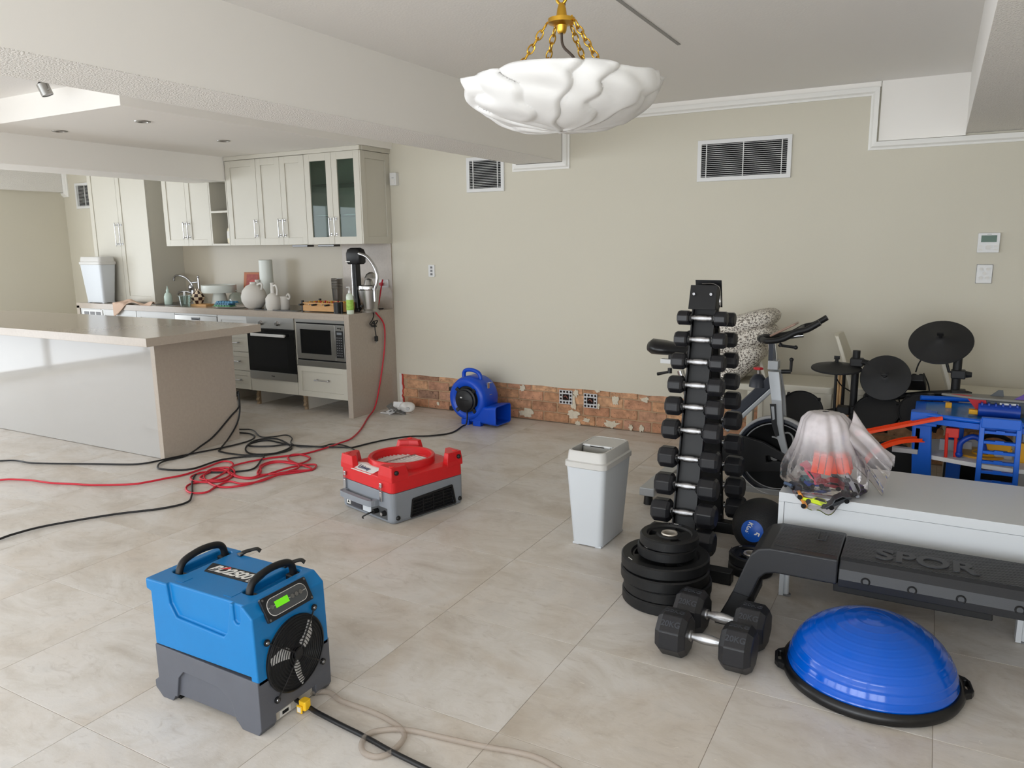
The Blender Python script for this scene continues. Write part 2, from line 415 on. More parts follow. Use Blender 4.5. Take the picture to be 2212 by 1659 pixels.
for row in range(4):
    z = 0.004+row*0.0862; x = BX0+0.012+(-0.06 if row % 2 else 0.055)
    hh = min(0.074, BT+0.006-z)
    while x < 1.3:
        a, b = max(x, BX0+0.012), x+0.228
        sx = (b-a)/0.228
        if sx > 0.1:
            o = br0 if first else inst(br0, wb, (0, 0, 0)); first = False
            o.location = ((a+b)/2, W+0.012+random.uniform(0, 0.006), z); o.scale = (sx, 1, hh/0.074)
            o.rotation_euler = (0, random.uniform(-.006, .006), 0)
        x += 0.2425
# leftover plaster scabs on the bricks
def scab(cx, cz, rx, rz, seed):
    r = random.Random(seed); pts = []
    for i in range(17):
        a = 2*PI*i/17; k = r.uniform(0.55, 1.15); pts.append((cx+rx*k*math.cos(a), cz+rz*k*math.sin(a)))
    return MB().prism(pts, W+0.0055, W+0.014, 'y').build('plaster_patch', 'plaster_scab', wb)
mat('plaster_scab', (214, 204, 184), 0.9, var=0.08, vscale=60, bump=0.5, bscale=120)
for k, (px, py, rw, rh) in enumerate([(1128, 838, 9, 9), (1237, 868, 8, 26), (1137, 893, 20, 12), (1238, 895, 16, 12), (1247, 915, 9, 8), (1320, 917, 20, 10), (1362, 924, 6, 8), (1385, 926, 7, 8),
                                      (1243, 850, 7, 10), (1329, 865, 9, 14), (1392, 864, 11, 7), (1290, 878, 7, 7), (1290, 845, 6, 5), (945, 872, 5, 5), (1265, 908, 10, 5),
                                      (1800, 1003, 20, 9), (1960, 985, 18, 12), (2050, 930, 12, 12), (1990, 960, 9, 14)]):
    p = ony(px, py, W); s = 0.00368
    scab(p.x, p.z, rw*s, rh*s, k+3)
# other walls
mb = MB().box(XL-0.25, XL, FRONT_Y-0.2, LWIN[0], 0, 2.7); mb.box(XL-0.25, XL, LWIN[1], W+0.25, 0, 2.7); mb.box(XL-0.25, XL, LWIN[0], LWIN[1], LWIN[3], 2.7); mb.box(XL-0.25, XL, LWIN[0], LWIN[1], 0, LWIN[2])
wl = struct(mb.build('wall_left', 'wall_paint'))
mb = MB()
for q in (LWIN[0], .2, 1.55, 2.9, LWIN[1]-.06): mb.box(XL-.08, XL-.02, q, q+.06, LWIN[2], LWIN[3])
for q in (LWIN[2], LWIN[3]-.06): mb.box(XL-.08, XL-.02, LWIN[0], LWIN[1], q, q+.06)
struct(mb.build('window_6', 'white_plastic'))
wr = struct(MB().box(XR, XR+0.2, FRONT_Y-0.2, W+0.25, 0, 2.7).build('wall_right', 'wall_paint'))
mb = MB(); xs = XL-0.25
for a, b, z0, z1 in WINS:
    mb.box(xs, a, FRONT_Y-0.2, FRONT_Y, 0, 2.7); mb.box(a, b, FRONT_Y-0.2, FRONT_Y, z1, 2.7)
    if z0 > 0: mb.box(a, b, FRONT_Y-0.2, FRONT_Y, 0, z0)
    xs = b
mb.box(xs, XR+0.2, FRONT_Y-0.2, FRONT_Y, 0, 2.7)
struct(mb.build('wall_front', 'wall_paint'))
for i, (a, b, z0, z1) in enumerate(WINS):
    mb = MB(); m2 = (a+b)/2
    for q in (a, m2-0.035, b-0.07): mb.box(q, q+0.07, FRONT_Y-0.08, FRONT_Y-0.02, z0, z1)
    mb.box(a, b, FRONT_Y-0.08, FRONT_Y-0.02, z0, z0+0.06); mb.box(a, b, FRONT_Y-0.08, FRONT_Y-0.02, z1-0.07, z1)
    struct(mb.build('window_%d' % (i+1), 'white_plastic'))
# ceilings
struct(MB().box(XL-0.25, XR+0.2, FRONT_Y-0.2, W+0.25, CEIL, CEIL+0.15).build('ceiling', 'ceiling_paint'))
def stippled(name, x0, x1, y0, y1, z0, z1, m='white_paint'):
    o = struct(MB().box(x0, x1, y0, y1, z0, z1).build(name, m))
    # rough stippled soffit skin under the box
    s = MB().box(x0-0.001, x1+0.001, y0, y1, z0-0.004, z0).build('stippled_soffit', 'stipple', o)
    return o
stippled('ceiling_beam', -3.10, -2.69, FRONT_Y, W, 2.159, CEIL)
kb = struct(MB().box(-6.12, -4.40, 3.10, W, 2.365, CEIL).build('ceiling_kitchen', 'white_paint'))
struct(MB().box(-6.58, -6.115, 1.6, 5.344, 2.142, CEIL).build('ceiling_fascia', 'white_paint'))
stippled('ceiling_bulkhead', XL, XL+0.055, FRONT_Y, W, 2.19, CEIL, 'stipple')
struct(MB().box(-0.405, 0.09, W-0.02, W, 2.15, CEIL).build('ceiling_wall_box', 'white_paint'))
stippled('ceiling_drop', 0.09, XR, FRONT_Y, W, 2.166, CEIL, 'ceiling_paint')
# access groove strip in the ceiling
a, b = onz(1316, 0, CEIL), onz(1467, 106, CEIL)
struct(MB().box(-1.275, -1.258, 1.0, 4.12, CEIL-0.004, CEIL+0.001).build('trim_1', mat('strip_grey', (150, 148, 145), 0.6)))
# cornices: stepped profile swept along a line on the back wall
def cornice(name, pts, flip=1):
    # pts: (x,z) path on the wall; the profile's inner side is the beige side
    o = None
    root = bpy.data.objects.new(name, None)
    mb = MB()
    P = [Vector((x, 0, z)) for x, z in pts]; k = len(P)
    prof = [(0.0, 0.0), (0.0, 0.012), (0.012, 0.016), (0.022, 0.030), (0.034, 0.034), (0.050, 0.040), (0.050, 0.0)]
    rings = []
    for i in range(k):
        d0 = (P[i]-P[i-1]).normalized() if i > 0 else (P[1]-P[0]).normalized()
        d1 = (P[i+1]-P[i]).normalized() if i < k-1 else d0
        n0 = Vector((d0.z, 0, -d0.x))*flip; n1 = Vector((d1.z, 0, -d1.x))*flip
        nn = (n0+n1); nn = nn/max(0.3, nn.dot(n0)) if nn.length > 0 else n0
        rings.append([P[i]+nn*(0.055-u)+Vector((0, W-h, 0)) for u, h in prof])
    loft(mb, rings)
    o = mb.build(name, 'cornice_white'); bpy.data.objects.remove(root)
    return struct(o)
# path runs along ceiling/bulkhead edges; profile hangs to the beige side
cornice('trim_2', [(-2.69, CEIL-0.03), (-0.41, CEIL-0.03), (-0.41, 2.150), (XR, 2.150)], 1)
struct(MB().box(-2.69, -0.41, W-.018, W, CEIL-.034, CEIL).build('trim_8', 'white_paint'))
cornice('trim_3', [(-3.10, 2.365), (-3.10, 2.155), (-2.69, 2.155), (-2.69, CEIL-0.03)], 1)
cornice('trim_4', [(XL, 2.185), (XL+0.055, 2.185), (XL+0.055, CEIL-0.03), (-8.2, CEIL-0.03)], 1)
# ================================================================ KITCHEN
CT = 0.924; KF = 5.109; UY = 5.346
def shaker(mb, x0, x1, z0, z1, y, fr=0.062, th=0.02, rec=0.008):
    g = 0.0015; x0 += g; x1 -= g; z0 += g; z1 -= g
    mb.box(x0, x0+fr, y, y+th, z0, z1); mb.box(x1-fr, x1, y, y+th, z0, z1)
    mb.box(x0+fr, x1-fr, y, y+th, z0, z0+fr); mb.box(x0+fr, x1-fr, y, y+th, z1-fr, z1)
    mb.box(x0+fr, x1-fr, y+rec, y+th, z0+fr, z1-fr); return mb
def handle(parent, x, y, z, L=0.13, vert=True, out=0.03):
    mb = MB()
    e = Vector((0, 0, 1)) if vert else Vector((1, 0, 0)); c = Vector((x, y, z))
    for s in (-1, 1):
        p = c+e*(s*L*0.42); mb.cyl(p, p+Vector((0, -out, 0)), 0.0055, n=10); mb.cyl(p+Vector((0, 0, 0)), p+Vector((0, -0.004, 0)), 0.010, n=12)
    mb.cyl(c-e*L/2+Vector((0, -out, 0)), c+e*L/2+Vector((0, -out, 0)), 0.0045, n=10)
    for s in (-1, 1): mb.sphere(tuple(c+e*(s*L/2)+Vector((0, -out, 0))), 0.0065, 8, 6)
    return mb.build('handle', 'chrome', parent, smooth=50)
# --- base run
wt = thing('kitchen_worktop', 'pinkish grey stone worktop with waterfall end panel down to the floor', 'worktop', (-6.4, 5.43, 0))
wt.location = (0, 0, 0)
mb = MB().box(-8.36, -4.50, KF, W-0.001, CT-0.03, CT); mb.box(-8.36, -4.50, KF, KF+0.03, CT-0.058, CT-0.03)
mb.build('worktop_slab', 'stone', wt, bev=0.0015)
MB().box(-4.50, -4.445, KF, W-0.001, 0.0, CT).build('waterfall_panel', 'stone_end', wt, bev=0.0015)
MB().box(-8.36, -8.31, KF, W-0.001, 0.0, CT-0.03).build('end_panel', 'stone_end', wt, bev=0.0015)
FY = KF+0.012     # cabinet fronts
def carcass(root, x0, x1, z0, z1, y0=FY+0.021, y1=W-0.02, m='cabinet_cream'):
    return MB().box(x0+0.001, x1-0.001, y0, y1, z0, z1).build('carcass', m, root)
def gable(root, x, w=0.02):
    # cabinet side running down to the floor with a water-damaged front edge
    MB().box(x-w/2, x+w/2, FY+0.10, W-0.02, 0.0, 0.15).build('side_gable', mat('gable_white', (215, 210, 200), 0.7), root)
    r = random.Random(int(x*100)); pts = [(FY+0.10, 0.0), (FY+0.10, 0.149)]
    for i in range(8): pts.append((FY+0.075+r.uniform(-0.012, 0.012), 0.149-0.149*i/7))
    MB().prism([(a, b) for a, b in pts], x-w*0.9, x+w*0.9, 'x').build('torn_edge', mat('chipboard', (158, 136, 110), 0.95, var=0.25, vscale=60, bump=0.6, bscale=150), root)
# microwave cabinet
r = thing('microwave_cabinet', 'cream base cabinet with wide drawer under the built-in microwave', 'cabinet')
carcass(r, -5.10, -4.50, 0.152, 0.44); MB().box(-5.10, -4.50, W-0.05, W-0.02, 0.44, 0.865).build('back_panel', 'cabinet_cream', r)
MB().box(-5.10, -5.086, FY+0.002, W-0.05, 0.44, 0.865).build('side_panel', 'cabinet_cream', r)
d = shaker(MB(), -5.10, -4.502, 0.152, 0.437, FY, fr=0.05).build('drawer', 'cabinet_cream', r, bev=0.001)
handle(d, -4.79, FY, 0.315, 0.16, False); gable(r, -5.104)
r = thing('microwave_oven', 'stainless built-in microwave with dark window beside the worktop end', 'microwave')
y = FY-0.006
for a in ((-5.085, -4.503, 0.837, 0.866), (-5.085, -4.503, 0.440, 0.490)): MB().box(a[0], a[1], y, y+0.02, a[2], a[3]).build('trim_strip', 'steel', r, bev=0.001)
MB().box(-5.08, -4.51, y+0.02, W-0.06, 0.442, 0.862).build('body', 'steel_dark', r)
MB().box(-5.085, -4.503, y+0.012, y+0.019, 0.490, 0.837).build('recess', 'dark', r)
dr = MB(); x0, x1, z0, z1 = -5.075, -4.615, 0.505, 0.825
dr.box(x0, x1, y-0.004, y+0.012, z0, z0+0.05); dr.box(x0, x1, y-0.004, y+0.012, z1-0.05, z1); dr.box(x0, x0+0.045, y-0.004, y+0.012, z0+0.05, z1-0.05); dr.box(x1-0.05, x1, y-0.004, y+0.012, z0+0.05, z1-0.05)
dr = dr.build('door', 'steel', r, bev=0.002)
MB().box(x0+0.045, x1-0.05, y+0.002, y+0.010, z0+0.05, z1-0.05).build('window', 'black_glass', dr)
mb = MB().box(-4.612, -4.510, y-0.004, y+0.012, 0.505, 0.825)
cp = mb.build('control_panel', 'steel', r, bev=0.002)
MB().box(-4.604, -4.520, y-0.006, y-0.004, 0.535, 0.775).build('keypad', 'black_plastic', cp)
MB().box(-4.590, -4.535, y-0.0065, y-0.006, 0.742, 0.762).build('display', mat('lcd_grey', (120, 125, 130), 0.3), cp)
mb = MB()
for i in range(3):
    for j in range(8): mb.box(-4.596+i*0.024, -4.582+i*0.024, y-0.0067, y-0.006, 0.552+j*0.0225, 0.560+j*0.0225)
mb.build('buttons', mat('key_grey', (110, 110, 112), 0.6), cp)
text('logo', 'smeg', 0.022, 'dark', cp, (-4.562, y-0.0045, 0.80), (PI/2, 0, 0), 0.0004, 0.0006)
# oven
r = thing('built_in_oven', 'built-in oven with steel panel, two knobs and black glass door', 'oven')
MB().box(-5.695, -5.105, FY+0.012, W-0.03, 0.275, 0.862).build('body', 'steel_dark', r)
MB().box(-5.705, -5.102, FY-0.012, FY+0.012, 0.762, 0.866).build('control_panel', 'steel', r, bev=0.001)
for x in (-5.515, -5.305):
    k = MB().lathe([(0.0, -0.024), (0.017, -0.022), (0.019, -0.012), (0.022, -0.008), (0.022, 0)], 20, 'y', c=(x, FY-0.012, 0.812)).build('knob', 'chrome', r, smooth=40)
d = MB().box(-5.705, -5.102, FY-0.014, FY+0.010, 0.352, 0.758).build('door', 'black_glass', r, bev=0.002)
mb = MB().box(-5.62, -5.19, FY-0.055, FY-0.040, 0.690, 0.716)
for x in (-5.60, -5.22): mb.box(x-0.012, x+0.012, FY-0.042, FY-0.013, 0.695, 0.711)
mb.build('handle', 'white_plastic', d, bev=0.003)
MB().box(-5.62, -5.19, FY-0.0148, FY-0.014, 0.40, 0.66).build('window', mat('oven_window', (20, 21, 23), 0.12), d)
MB().box(-5.705, -5.102, FY-0.012, FY+0.010, 0.275, 0.349).build('lower_panel', 'steel', r, bev=0.001)
text('logo', 'Miele', 0.020, 'dark', r, (-5.40, FY-0.0125, 0.312), (PI/2, 0, 0), 0.0003)
r = thing('oven_plinth_cabinet', 'plain cream filler panel below the black glass oven', 'cabinet')
MB().box(-5.708, -5.102, FY, FY+0.02, 0.152, 0.273).build('filler_panel', 'cabinet_cream', r, bev=0.001)
MB().box(-5.70, -5.11, FY+0.021, W-0.02, 0.152, 0.27).build('carcass', 'cabinet_cream', r); gable(r, -5.719)
# drawer unit
r = thing('drawer_cabinet', 'narrow cream four-drawer cabinet left of the oven', 'cabinet')
carcass(r, -6.115, -5.712, 0.152, 0.866)
for a, b in ((0.70, 0.866), (0.519, 0.698), (0.336, 0.517), (0.152, 0.334)):
    d = shaker(MB(), -6.115, -5.712, a, b, FY, fr=0.045, rec=0.006).build('drawer', 'cabinet_white' if a > 0.6 else 'cabinet_cream', r, bev=0.001)
    handle(d, -5.915, FY, (a+b)/2, 0.16, False)
gable(r, -6.115)
# dishwasher
r = thing('dishwasher', 'steel dishwasher front with recessed handle under the worktop', 'dishwasher')
MB().box(-6.735, -6.12, FY+0.012, W-0.03, 0.152, 0.862).build('body', 'grey_plastic', r)
MB().box(-6.735, -6.12, FY-0.004, FY+0.012, 0.155, 0.845).build('front_panel', 'steel', r, bev=0.001)
MB().box(-6.735, -6.12, FY, FY+0.012, 0.848, 0.866).build('top_strip', 'cabinet_white', r)
MB().box(-6.49, -6.365, FY-0.007, FY-0.004, 0.802, 0.828).build('grip', 'steel_dark', r, bev=0.001); MB().box(-6.48, -6.375, FY-0.0075, FY-0.007, 0.806, 0.816).build('grip_shade_strip', 'dark', r)  # flat dark strip painted as the shade inside the recessed grip
# sink cabinet and left door cabinet
for x0, x1, lab in ((-7.345, -6.74, 'white sink base cabinet beside the dishwasher'), (-7.945, -7.35, 'white base cabinet under the hanging pink towel')):
    r = thing('base_cabinet', lab, 'cabinet', group=None)
    carcass(r, x0, x1, 0.152, 0.866)
    d = shaker(MB(), x0, x1, 0.152, 0.866, FY).build('door', 'cabinet_white', r, bev=0.001); handle(d, x0+0.05, FY, 0.70)
r = thing('outlet_panel_cabinet', 'white end cabinet with three grey power outlets near the bin', 'cabinet')
carcass(r, -8.305, -7.95, 0.152, 0.866, m='cabinet_white')
MB().box(-8.305, -7.95, FY, FY+0.02, 0.152, 0.866).build('panel', 'cabinet_white', r, bev=0.001)
p = MB().box(-8.262, -7.915, FY-0.008, FY, 0.725, 0.852).build('outlet_plate', 'white_plastic', r, bev=0.002)
for i in range(3): MB().box(-8.235+i*0.105, -8.155+i*0.105, FY-0.011, FY-0.008, 0.745, 0.832).build('outlet', 'grey_plastic', p, bev=0.002)
# --- splashback
struct(MB().box(-7.327, -5.04, W-0.010, W, CT, 1.53).build('trim_5', 'splash_glass'))
struct(MB().box(-5.038, -4.447, W-0.012, W, CT, 1.53).build('trim_6', 'stone_end'))
# cooktop
tag(MB().prism(rrect(-5.69, -5.12, 5.19, 5.66, 0.01), CT, CT+0.005).build('cooktop', 'black_glass', bev=0.001), 'flat black glass cooktop set in the worktop', 'cooktop')
# --- upper cabinets
def ucab(name, label, x0, x1, doors, z0=1.527, z1=2.325, hollow=False, top=2.36, hz=None):
    r = thing(name, label, 'cabinet')
    if not hollow: MB().box(x0+0.001, x1-0.001, UY+0.021, W-0.002, z0, z1).build('carcass', 'cabinet_cream', r)
    for a, b, side in doors:
        d = shaker(MB(), a, b, z0, z1, UY).build('door', 'cabinet_cream', r, bev=0.0012)
        handle(d, (b-0.03) if side > 0 else (a+0.03), UY, z0+0.155, 0.16)
    return r
ucab('upper_cabinet', 'cream single-door upper cabinet right of the open shelf', -6.107, -5.700, [(-6.107, -5.700, 1)])
ucab('upper_cabinet', 'cream double-door upper cabinet above the white vases', -5.699, -5.089, [(-5.699, -5.391, 1), (-5.391, -5.089, -1)])
# glass cabinet
r = thing('glass_cabinet', 'cream upper cabinet with two glazed doors and glass shelves', 'cabinet')
x0, x1 = -5.088, -4.436
mb = MB().box(x0+.001, x0+0.018, UY+0.021, W-0.002, 1.527, 2.325); mb.box(x0+.018, x1-.02, W-0.012, W-0.002, 1.527, 2.325)
mb.box(x0+.018, x1-.02, UY+0.021, W-0.012, 1.527, 1.545); mb.box(x0+.018, x1-.02, UY+0.021, W-0.012, 2.307, 2.325)
mb.build('carcass', 'cabinet_cream', r)
# decorative end panel (shaker rotated to face +x)
ep = shaker(MB(), UY+0.002, W-0.002, 1.527, 2.325, 0).build('end_panel', 'cabinet_cream', r, bev=0.0012)
ep.rotation_euler = (0, 0, PI/2); ep.location = (x1, 0, 0)
for zz in (1.78, 2.05):
    MB().box(x0+.02, x1-.022, UY+0.03, W-0.014, zz, zz+0.008).build('glass_shelf', 'shelf_glass', r)
for a, b, side in ((x0, -4.767, 1), (-4.767, x1-0.012, -1)):
    g = 0.0015; fr = 0.065; mb = MB(); z0, z1 = 1.527, 2.325
    mb.box(a+g, a+fr, UY, UY+0.02, z0, z1); mb.box(b-fr, b-g, UY, UY+0.02, z0, z1); mb.box(a+fr, b-fr, UY, UY+0.02, z0, z0+fr); mb.box(a+fr, b-fr, UY, UY+0.02, z1-fr, z1)
    d = mb.build('glass_door', 'cabinet_cream', r, bev=0.0012)
    MB().box(a+fr-0.004, b-fr+0.004, UY+0.010, UY+0.014, z0+fr-.004, z1-fr+.004).build('pane', 'pane_glass', d)
    handle(d, (b-0.03) if side > 0 else (a+0.03), UY, z0+0.155, 0.16)
# crown over right group
r = thing('cabinet_crown', 'cream crown moulding strip along the top of upper cabinets', 'moulding')
MB().box(-6.107, -4.432, UY-0.012, UY+0.02, 2.327, 2.364).build('front_strip', 'cabinet_cream', r, bev=0.002)
MB().box(-4.452, -4.424, UY+0.02, W-0.002, 2.327, 2.364).build('return_strip', 'cabinet_cream', r, bev=0.002)
# range hood slots under the cabinets
for xa in (-5.32, -5.0):
    tag(MB().box(xa, xa+0.19, UY+0.03, UY+0.12, 1.506, 1.526).build('under_cabinet_lamp', 'steel_dark', bev=0.003), 'small dark lamp strip under the double-door upper cabinet' if xa < -5.2 else 'small dark lamp strip under the glazed upper cabinet', 'lamp')
# niche
r = thing('open_shelf_unit', 'narrow open cream shelf niche between upper cabinets', 'shelf')
mb = MB(); x0, x1 = -6.368, -6.109
mb.box(x0, x0+0.018, UY, W-0.002, 1.527, 2.16); mb.box(x1-0.012, x1, UY, W-0.002, 1.527, 2.16); mb.box(x0+.018, x1-.012, W-0.014, W-0.002, 1.527, 2.16)
mb.build('carcass', 'cabinet_cream', r)
MB().box(-6.368, -6.109, UY+.004, UY+.02, 2.161, 2.364).build('filler_panel', 'cabinet_cream', r)
for z in (1.527, 1.845, 2.14): MB().box(x0+.018, x1-.012, UY, W-0.014, z, z+0.02).build('shelf_board', 'cabinet_cream', r, bev=0.001)
mb = MB().lathe([(0, 0), (.055, 0), (.06, .01), (.06, .11), (.05, .15), (.022, .18), (.02, .21), (0, .212)], 20, c=(0, 0, 0))
o = thing('detergent_bottle', 'cream plastic detergent bottle standing in the open shelf niche', 'bottle', (-6.17, UY+0.10, 1.547))
mb.build('body', mat('cream_plastic', (226, 216, 190), 0.4), o, smooth=50)
MB().cyl((0, 0, .21), (0, 0, .245), .02, n=16).build('cap', 'cream_plastic', o, smooth=40)
MB().box(-.02, .02, -.062, -.058, .05, .12).build('paper_label', 'white_matte', o)
# left uppers, tall cabinet
ucab('upper_cabinet', 'cream double-door upper cabinet left of the open shelf', -7.063, -6.370, [(-7.063, -6.716, 1), (-6.716, -6.370, -1)])
r = thing('tall_cabinet', 'tall cream two-door pantry cabinet standing on the worktop', 'cabinet')
MB().box(-8.30, -7.328, UY+0.021, W-0.002, CT+0.001, 2.44).build('carcass', mat('gable_cream', (196, 192, 180), 0.45), r)
for a, b, s in ((-8.30, -7.815, 1), (-7.815, -7.328, -1)):
    d = shaker(MB(), a, b, CT+0.012, 2.44, UY).build('door', 'cabinet_cream', r, bev=0.0012)
    handle(d, (b-0.035) if s > 0 else (a+0.035), UY, 1.66, 0.24)
# --- island
r = thing('kitchen_island', 'kitchen island with grey stone top and glossy white front panel', 'island')
IX = -4.807; IY = 3.463
MB().box(-8.0, -4.58, 3.242, 4.24, CT-0.060, CT-0.002).build('island_top', 'stone', r, bev=0.0015)
MB().box(-7.8, IX-0.045, IY, IY+0.02, 0.004, CT-0.061).build('front_panel', 'gloss_white', r)
mb = MB().box(IX-0.045, IX, IY-0.004, 4.150, 0.0, CT-0.061); mb.build('end_panel', 'stone_end', r, bev=0.0015)
MB().box(-7.8, IX-0.046, IY+0.021, 4.140, 0.0, CT-0.062).build('carcass', 'cabinet_white', r)
# ================================================================ DRYING MACHINES
mat('dehum_blue', (6, 110, 172), 0.38, var=0.04, vscale=10, bump=0.02, bscale=200)
mat('dehum_grey', (84, 86, 93), 0.5, var=0.05, vscale=10, bump=0.04, bscale=220)
mat('label_black', (28, 30, 34), 0.4); mat('lcd_green', (110, 214, 30), 0.4, emit=0.35)
mat('silver_paint', (190, 190, 190), 0.4, 0.6)
mat('panel_grey', (72, 74, 76), 0.4)
# ---- blue dehumidifier
ox, oy = -1.9975, 1.66
R = thing('dehumidifier', 'blue and grey portable dehumidifier with two black handles and round fan', 'dehumidifier', (ox, oy, 0))
X0, X1, Y0, Y1 = -.2525, .2525, -.16, .16
# grey base with feet, arch and cut-outs
prof = [(X0+.035, 0), (X0+.085, 0), (X0+.10, .022), (X1-.105, .022), (X1-.085, 0), (X1-.012, 0), (X1, .02), (X1, .185), (X0+.02, .195), (X0+.02, .07), (X0, .055), (X0, .03)]
base = MB().prism(prof, Y0, Y1, 'y').build('grey_base', 'dehum_grey', R)
cut(base, MB().box(X1-.02, X1+.05, Y0+.065, Y1-.075, -.01, .045))
cut(base, MB().prism([(-.15, -.01), (-.128, .095), (-.10, .125), (.07, .118), (.125, .085), (.143, .02), (.15, -.01)], Y0-.05, Y0+.012, 'y'))
bevel(base, 0.007, 3)
MB().box(X0+.02, X0+.10, Y0+.02, Y1-.02, .0, .01).build('rear_foot_rail', 'black_rubber', R)
MB().box(X0-.012, X0+.02, Y0+.05, Y1-.05, .055, .075).build('hose_spool_lip', 'dehum_grey', R, bev=.004)
plate = MB().box(X1-.024, X1-.018, Y0+.066, Y1-.076, .004, .044).build('service_plate', mat('plate_beige', (190, 186, 178), 0.5), R)
MB().box(X1-.018, X1-.0165, -.065, -.018, .008, .030).build('hour_meter_frame', 'white_plastic', plate); MB().box(X1-.0165, X1-.0155, -.055, -.028, .013, .024).build('hour_meter_window', 'dark', plate)
# blue shell
prof = [(X0+.022, .196), (X0+.022, .385), (X0, .392), (X0, .428), (X1-.045, .428), (X1-.006, .395), (X1, .19), (X1, .168), (X1-.03, .168), (X1-.03, .196)]
shell = MB().prism(prof, Y0+.002, Y1-.002, 'y').build('blue_shell', 'dehum_blue', R)
bx = lambda *a: MB().box(*a)
# saddle recess in the long side, slot, handle pockets, control panel recess
cut(shell, MB().prism([(-.150, .45), (-.140, .36), (-.112, .318), (.112, .306), (.130, .325), (.146, .40), (.150, .45)], Y0-.05, Y0+.016, 'y'))
cut(shell, MB().prism([(.163, .45), (.165, .375), (.172, .365), (.186, .365), (.194, .375), (.198, .45)], Y0-.05, Y0+.012, 'y'))
for hx in (-.190, .147): cut(shell, MB().prism(rrect(hx-.030, hx+.030, -.085, .135, .02), .40, .5))
cut(shell, bx(-.145, .105, .135, .25, .41, .5))
bevel(shell, 0.008, 3)
# front face fan
fan = MB().cyl((X1-.008, .004, .208), (X1+.001, .004, .208), .127, n=48).build('fan_housing', mat('coil_dark', (34, 35, 37), 0.6), R, smooth=40)
MB().lathe([(.0, -.012), (.118, -.012), (.126, .001), (.127, .006), (.123, .008)], 48, 'x', c=(X1, .004, .208)).build('fan_ring', 'black_plastic', fan, smooth=50)
mb = MB()
for k in range(3):
    a = k*2*PI/3+.5; pts = []
    for t in range(6):
        rr = .03+.082*t/5; pts.append((X1+.003+.002*math.sin(t), .004+rr*math.cos(a+t*.06), .208+rr*math.sin(a+t*.06)))
    mb.ribbon(pts, .042, .001, up=(1, .3, .2))
mb.build('fan_blades', mat('fan_alu', (225, 225, 225), 0.5), fan)['kind'] = 'stuff'
for k in range(11):
    rr = .018+k*.0102; pts = [(X1+.008+.006*(1-(rr/.13)**2), .004+rr*math.cos(a), .208+rr*math.sin(a)) for a in [2*PI*i/40 for i in range(40)]]
    MB().tube(pts, .0016, 6, closed=True).build('guard_ring', 'black_plastic', fan, smooth=60)
for k in range(4):
    a = PI/4+k*PI/2+.12; e = (math.cos(a), math.sin(a)); rs = .150
    MB().tube([(X1+.015, .004+e[0]*.01, .208+e[1]*.01), (X1+.011, .004+e[0]*.09, .208+e[1]*.09), (X1+.004, .004+e[0]*rs, .208+e[1]*rs)], .0026, 6).build('guard_spoke', 'black_plastic', fan)
    MB().cyl((X1, .004+e[0]*rs, .208+e[1]*rs), (X1+.006, .004+e[0]*rs, .208+e[1]*rs), .011, n=16).build('guard_lug', 'black_plastic', fan, smooth=40)
    MB().cyl((X1+.006, .004+e[0]*rs, .208+e[1]*rs), (X1+.009, .004+e[0]*rs, .208+e[1]*rs), .0062, .005, n=12).build('screw', 'screw', fan, smooth=40)
MB().cyl((X1, .004, .208), (X1+.017, .004, .208), .020, .017, n=24).build('fan_hub', 'black_plastic', fan, smooth=40)
# control panel (on the sloping shoulder)
cpM = Matrix.Translation((X1-.010, -.012, .398)) @ Matrix.Rotation(math.radians(-28), 4, 'Y')
mb = MB(); mb.M = cpM; mb.prism(rrect(-.098, .098, -.040, .040, .006), -.002, .008, 'x'); cp = mb.build('control_panel', 'label_black', R, bev=.001)
mb = MB(); mb.M = cpM; mb.prism(rrect(-.084, .084, -.029, .029, .026, 8), .008, .0088, 'x'); mb.build('panel_border', 'white_matte', cp)
mb = MB(); mb.M = cpM; mb.prism(rrect(-.0822, .0822, -.0272, .0272, .0245, 8), .0088, .0094, 'x'); mb.build('panel_face', 'panel_grey', cp)
mb = MB(); mb.M = cpM; mb.box(.0094, .0102, -.052, .004, -.008, .014); mb.build('lcd', 'lcd_green', cp)
for u in (-.068, .020, .038, .056):
    mb = MB(); mb.M = cpM; mb.cyl((.0094, u, .002), (.0118, u, .002), .0075, n=16); mb.build('button', 'screw', cp, smooth=40)
mb = MB(); mb.M = cpM; mb.box(.0094, .0099, -.082, .082, .0012, .0024); mb.build('panel_line', 'white_matte', cp)
for u in (-.090, .090):
    for v2 in (-.033, .033):
        mb = MB(); mb.M = cpM; mb.cyl((.008, u, v2), (.0105, u, v2), .0038, n=10); mb.build('screw', 'screw', cp)
# handles and straps
for hx in (-.190, .147):
    h = MB().tube(cat([(hx, -.075, .412), (hx, -.068, .440), (hx, -.045, .462), (hx, .02, .474), (hx, .085, .468), (hx, .112, .450), (hx, .120, .412)], 6), .0125, 12).build('handle', 'black_rubber', R, smooth=60)
    for sy in (-.072, .118): MB().prism(rrect(hx-.018, hx+.018, sy-.022, sy+.022, .008), .400, .418).build('handle_mount', 'black_plastic', h, bev=.003)
for sx in (-.115, .100):
    s = MB().ribbon(cat([(sx, .118, .429), (sx+.005, .138, .436), (sx+.012, .158, .437), (sx+.03, .175, .440), (sx+.04, .182, .430)], 5), .024, .004).build('strap', 'black_rubber', R)
    MB().cyl((sx, .124, .431), (sx, .124, .436), .010, n=14).build('screw', 'screw', s, smooth=40)
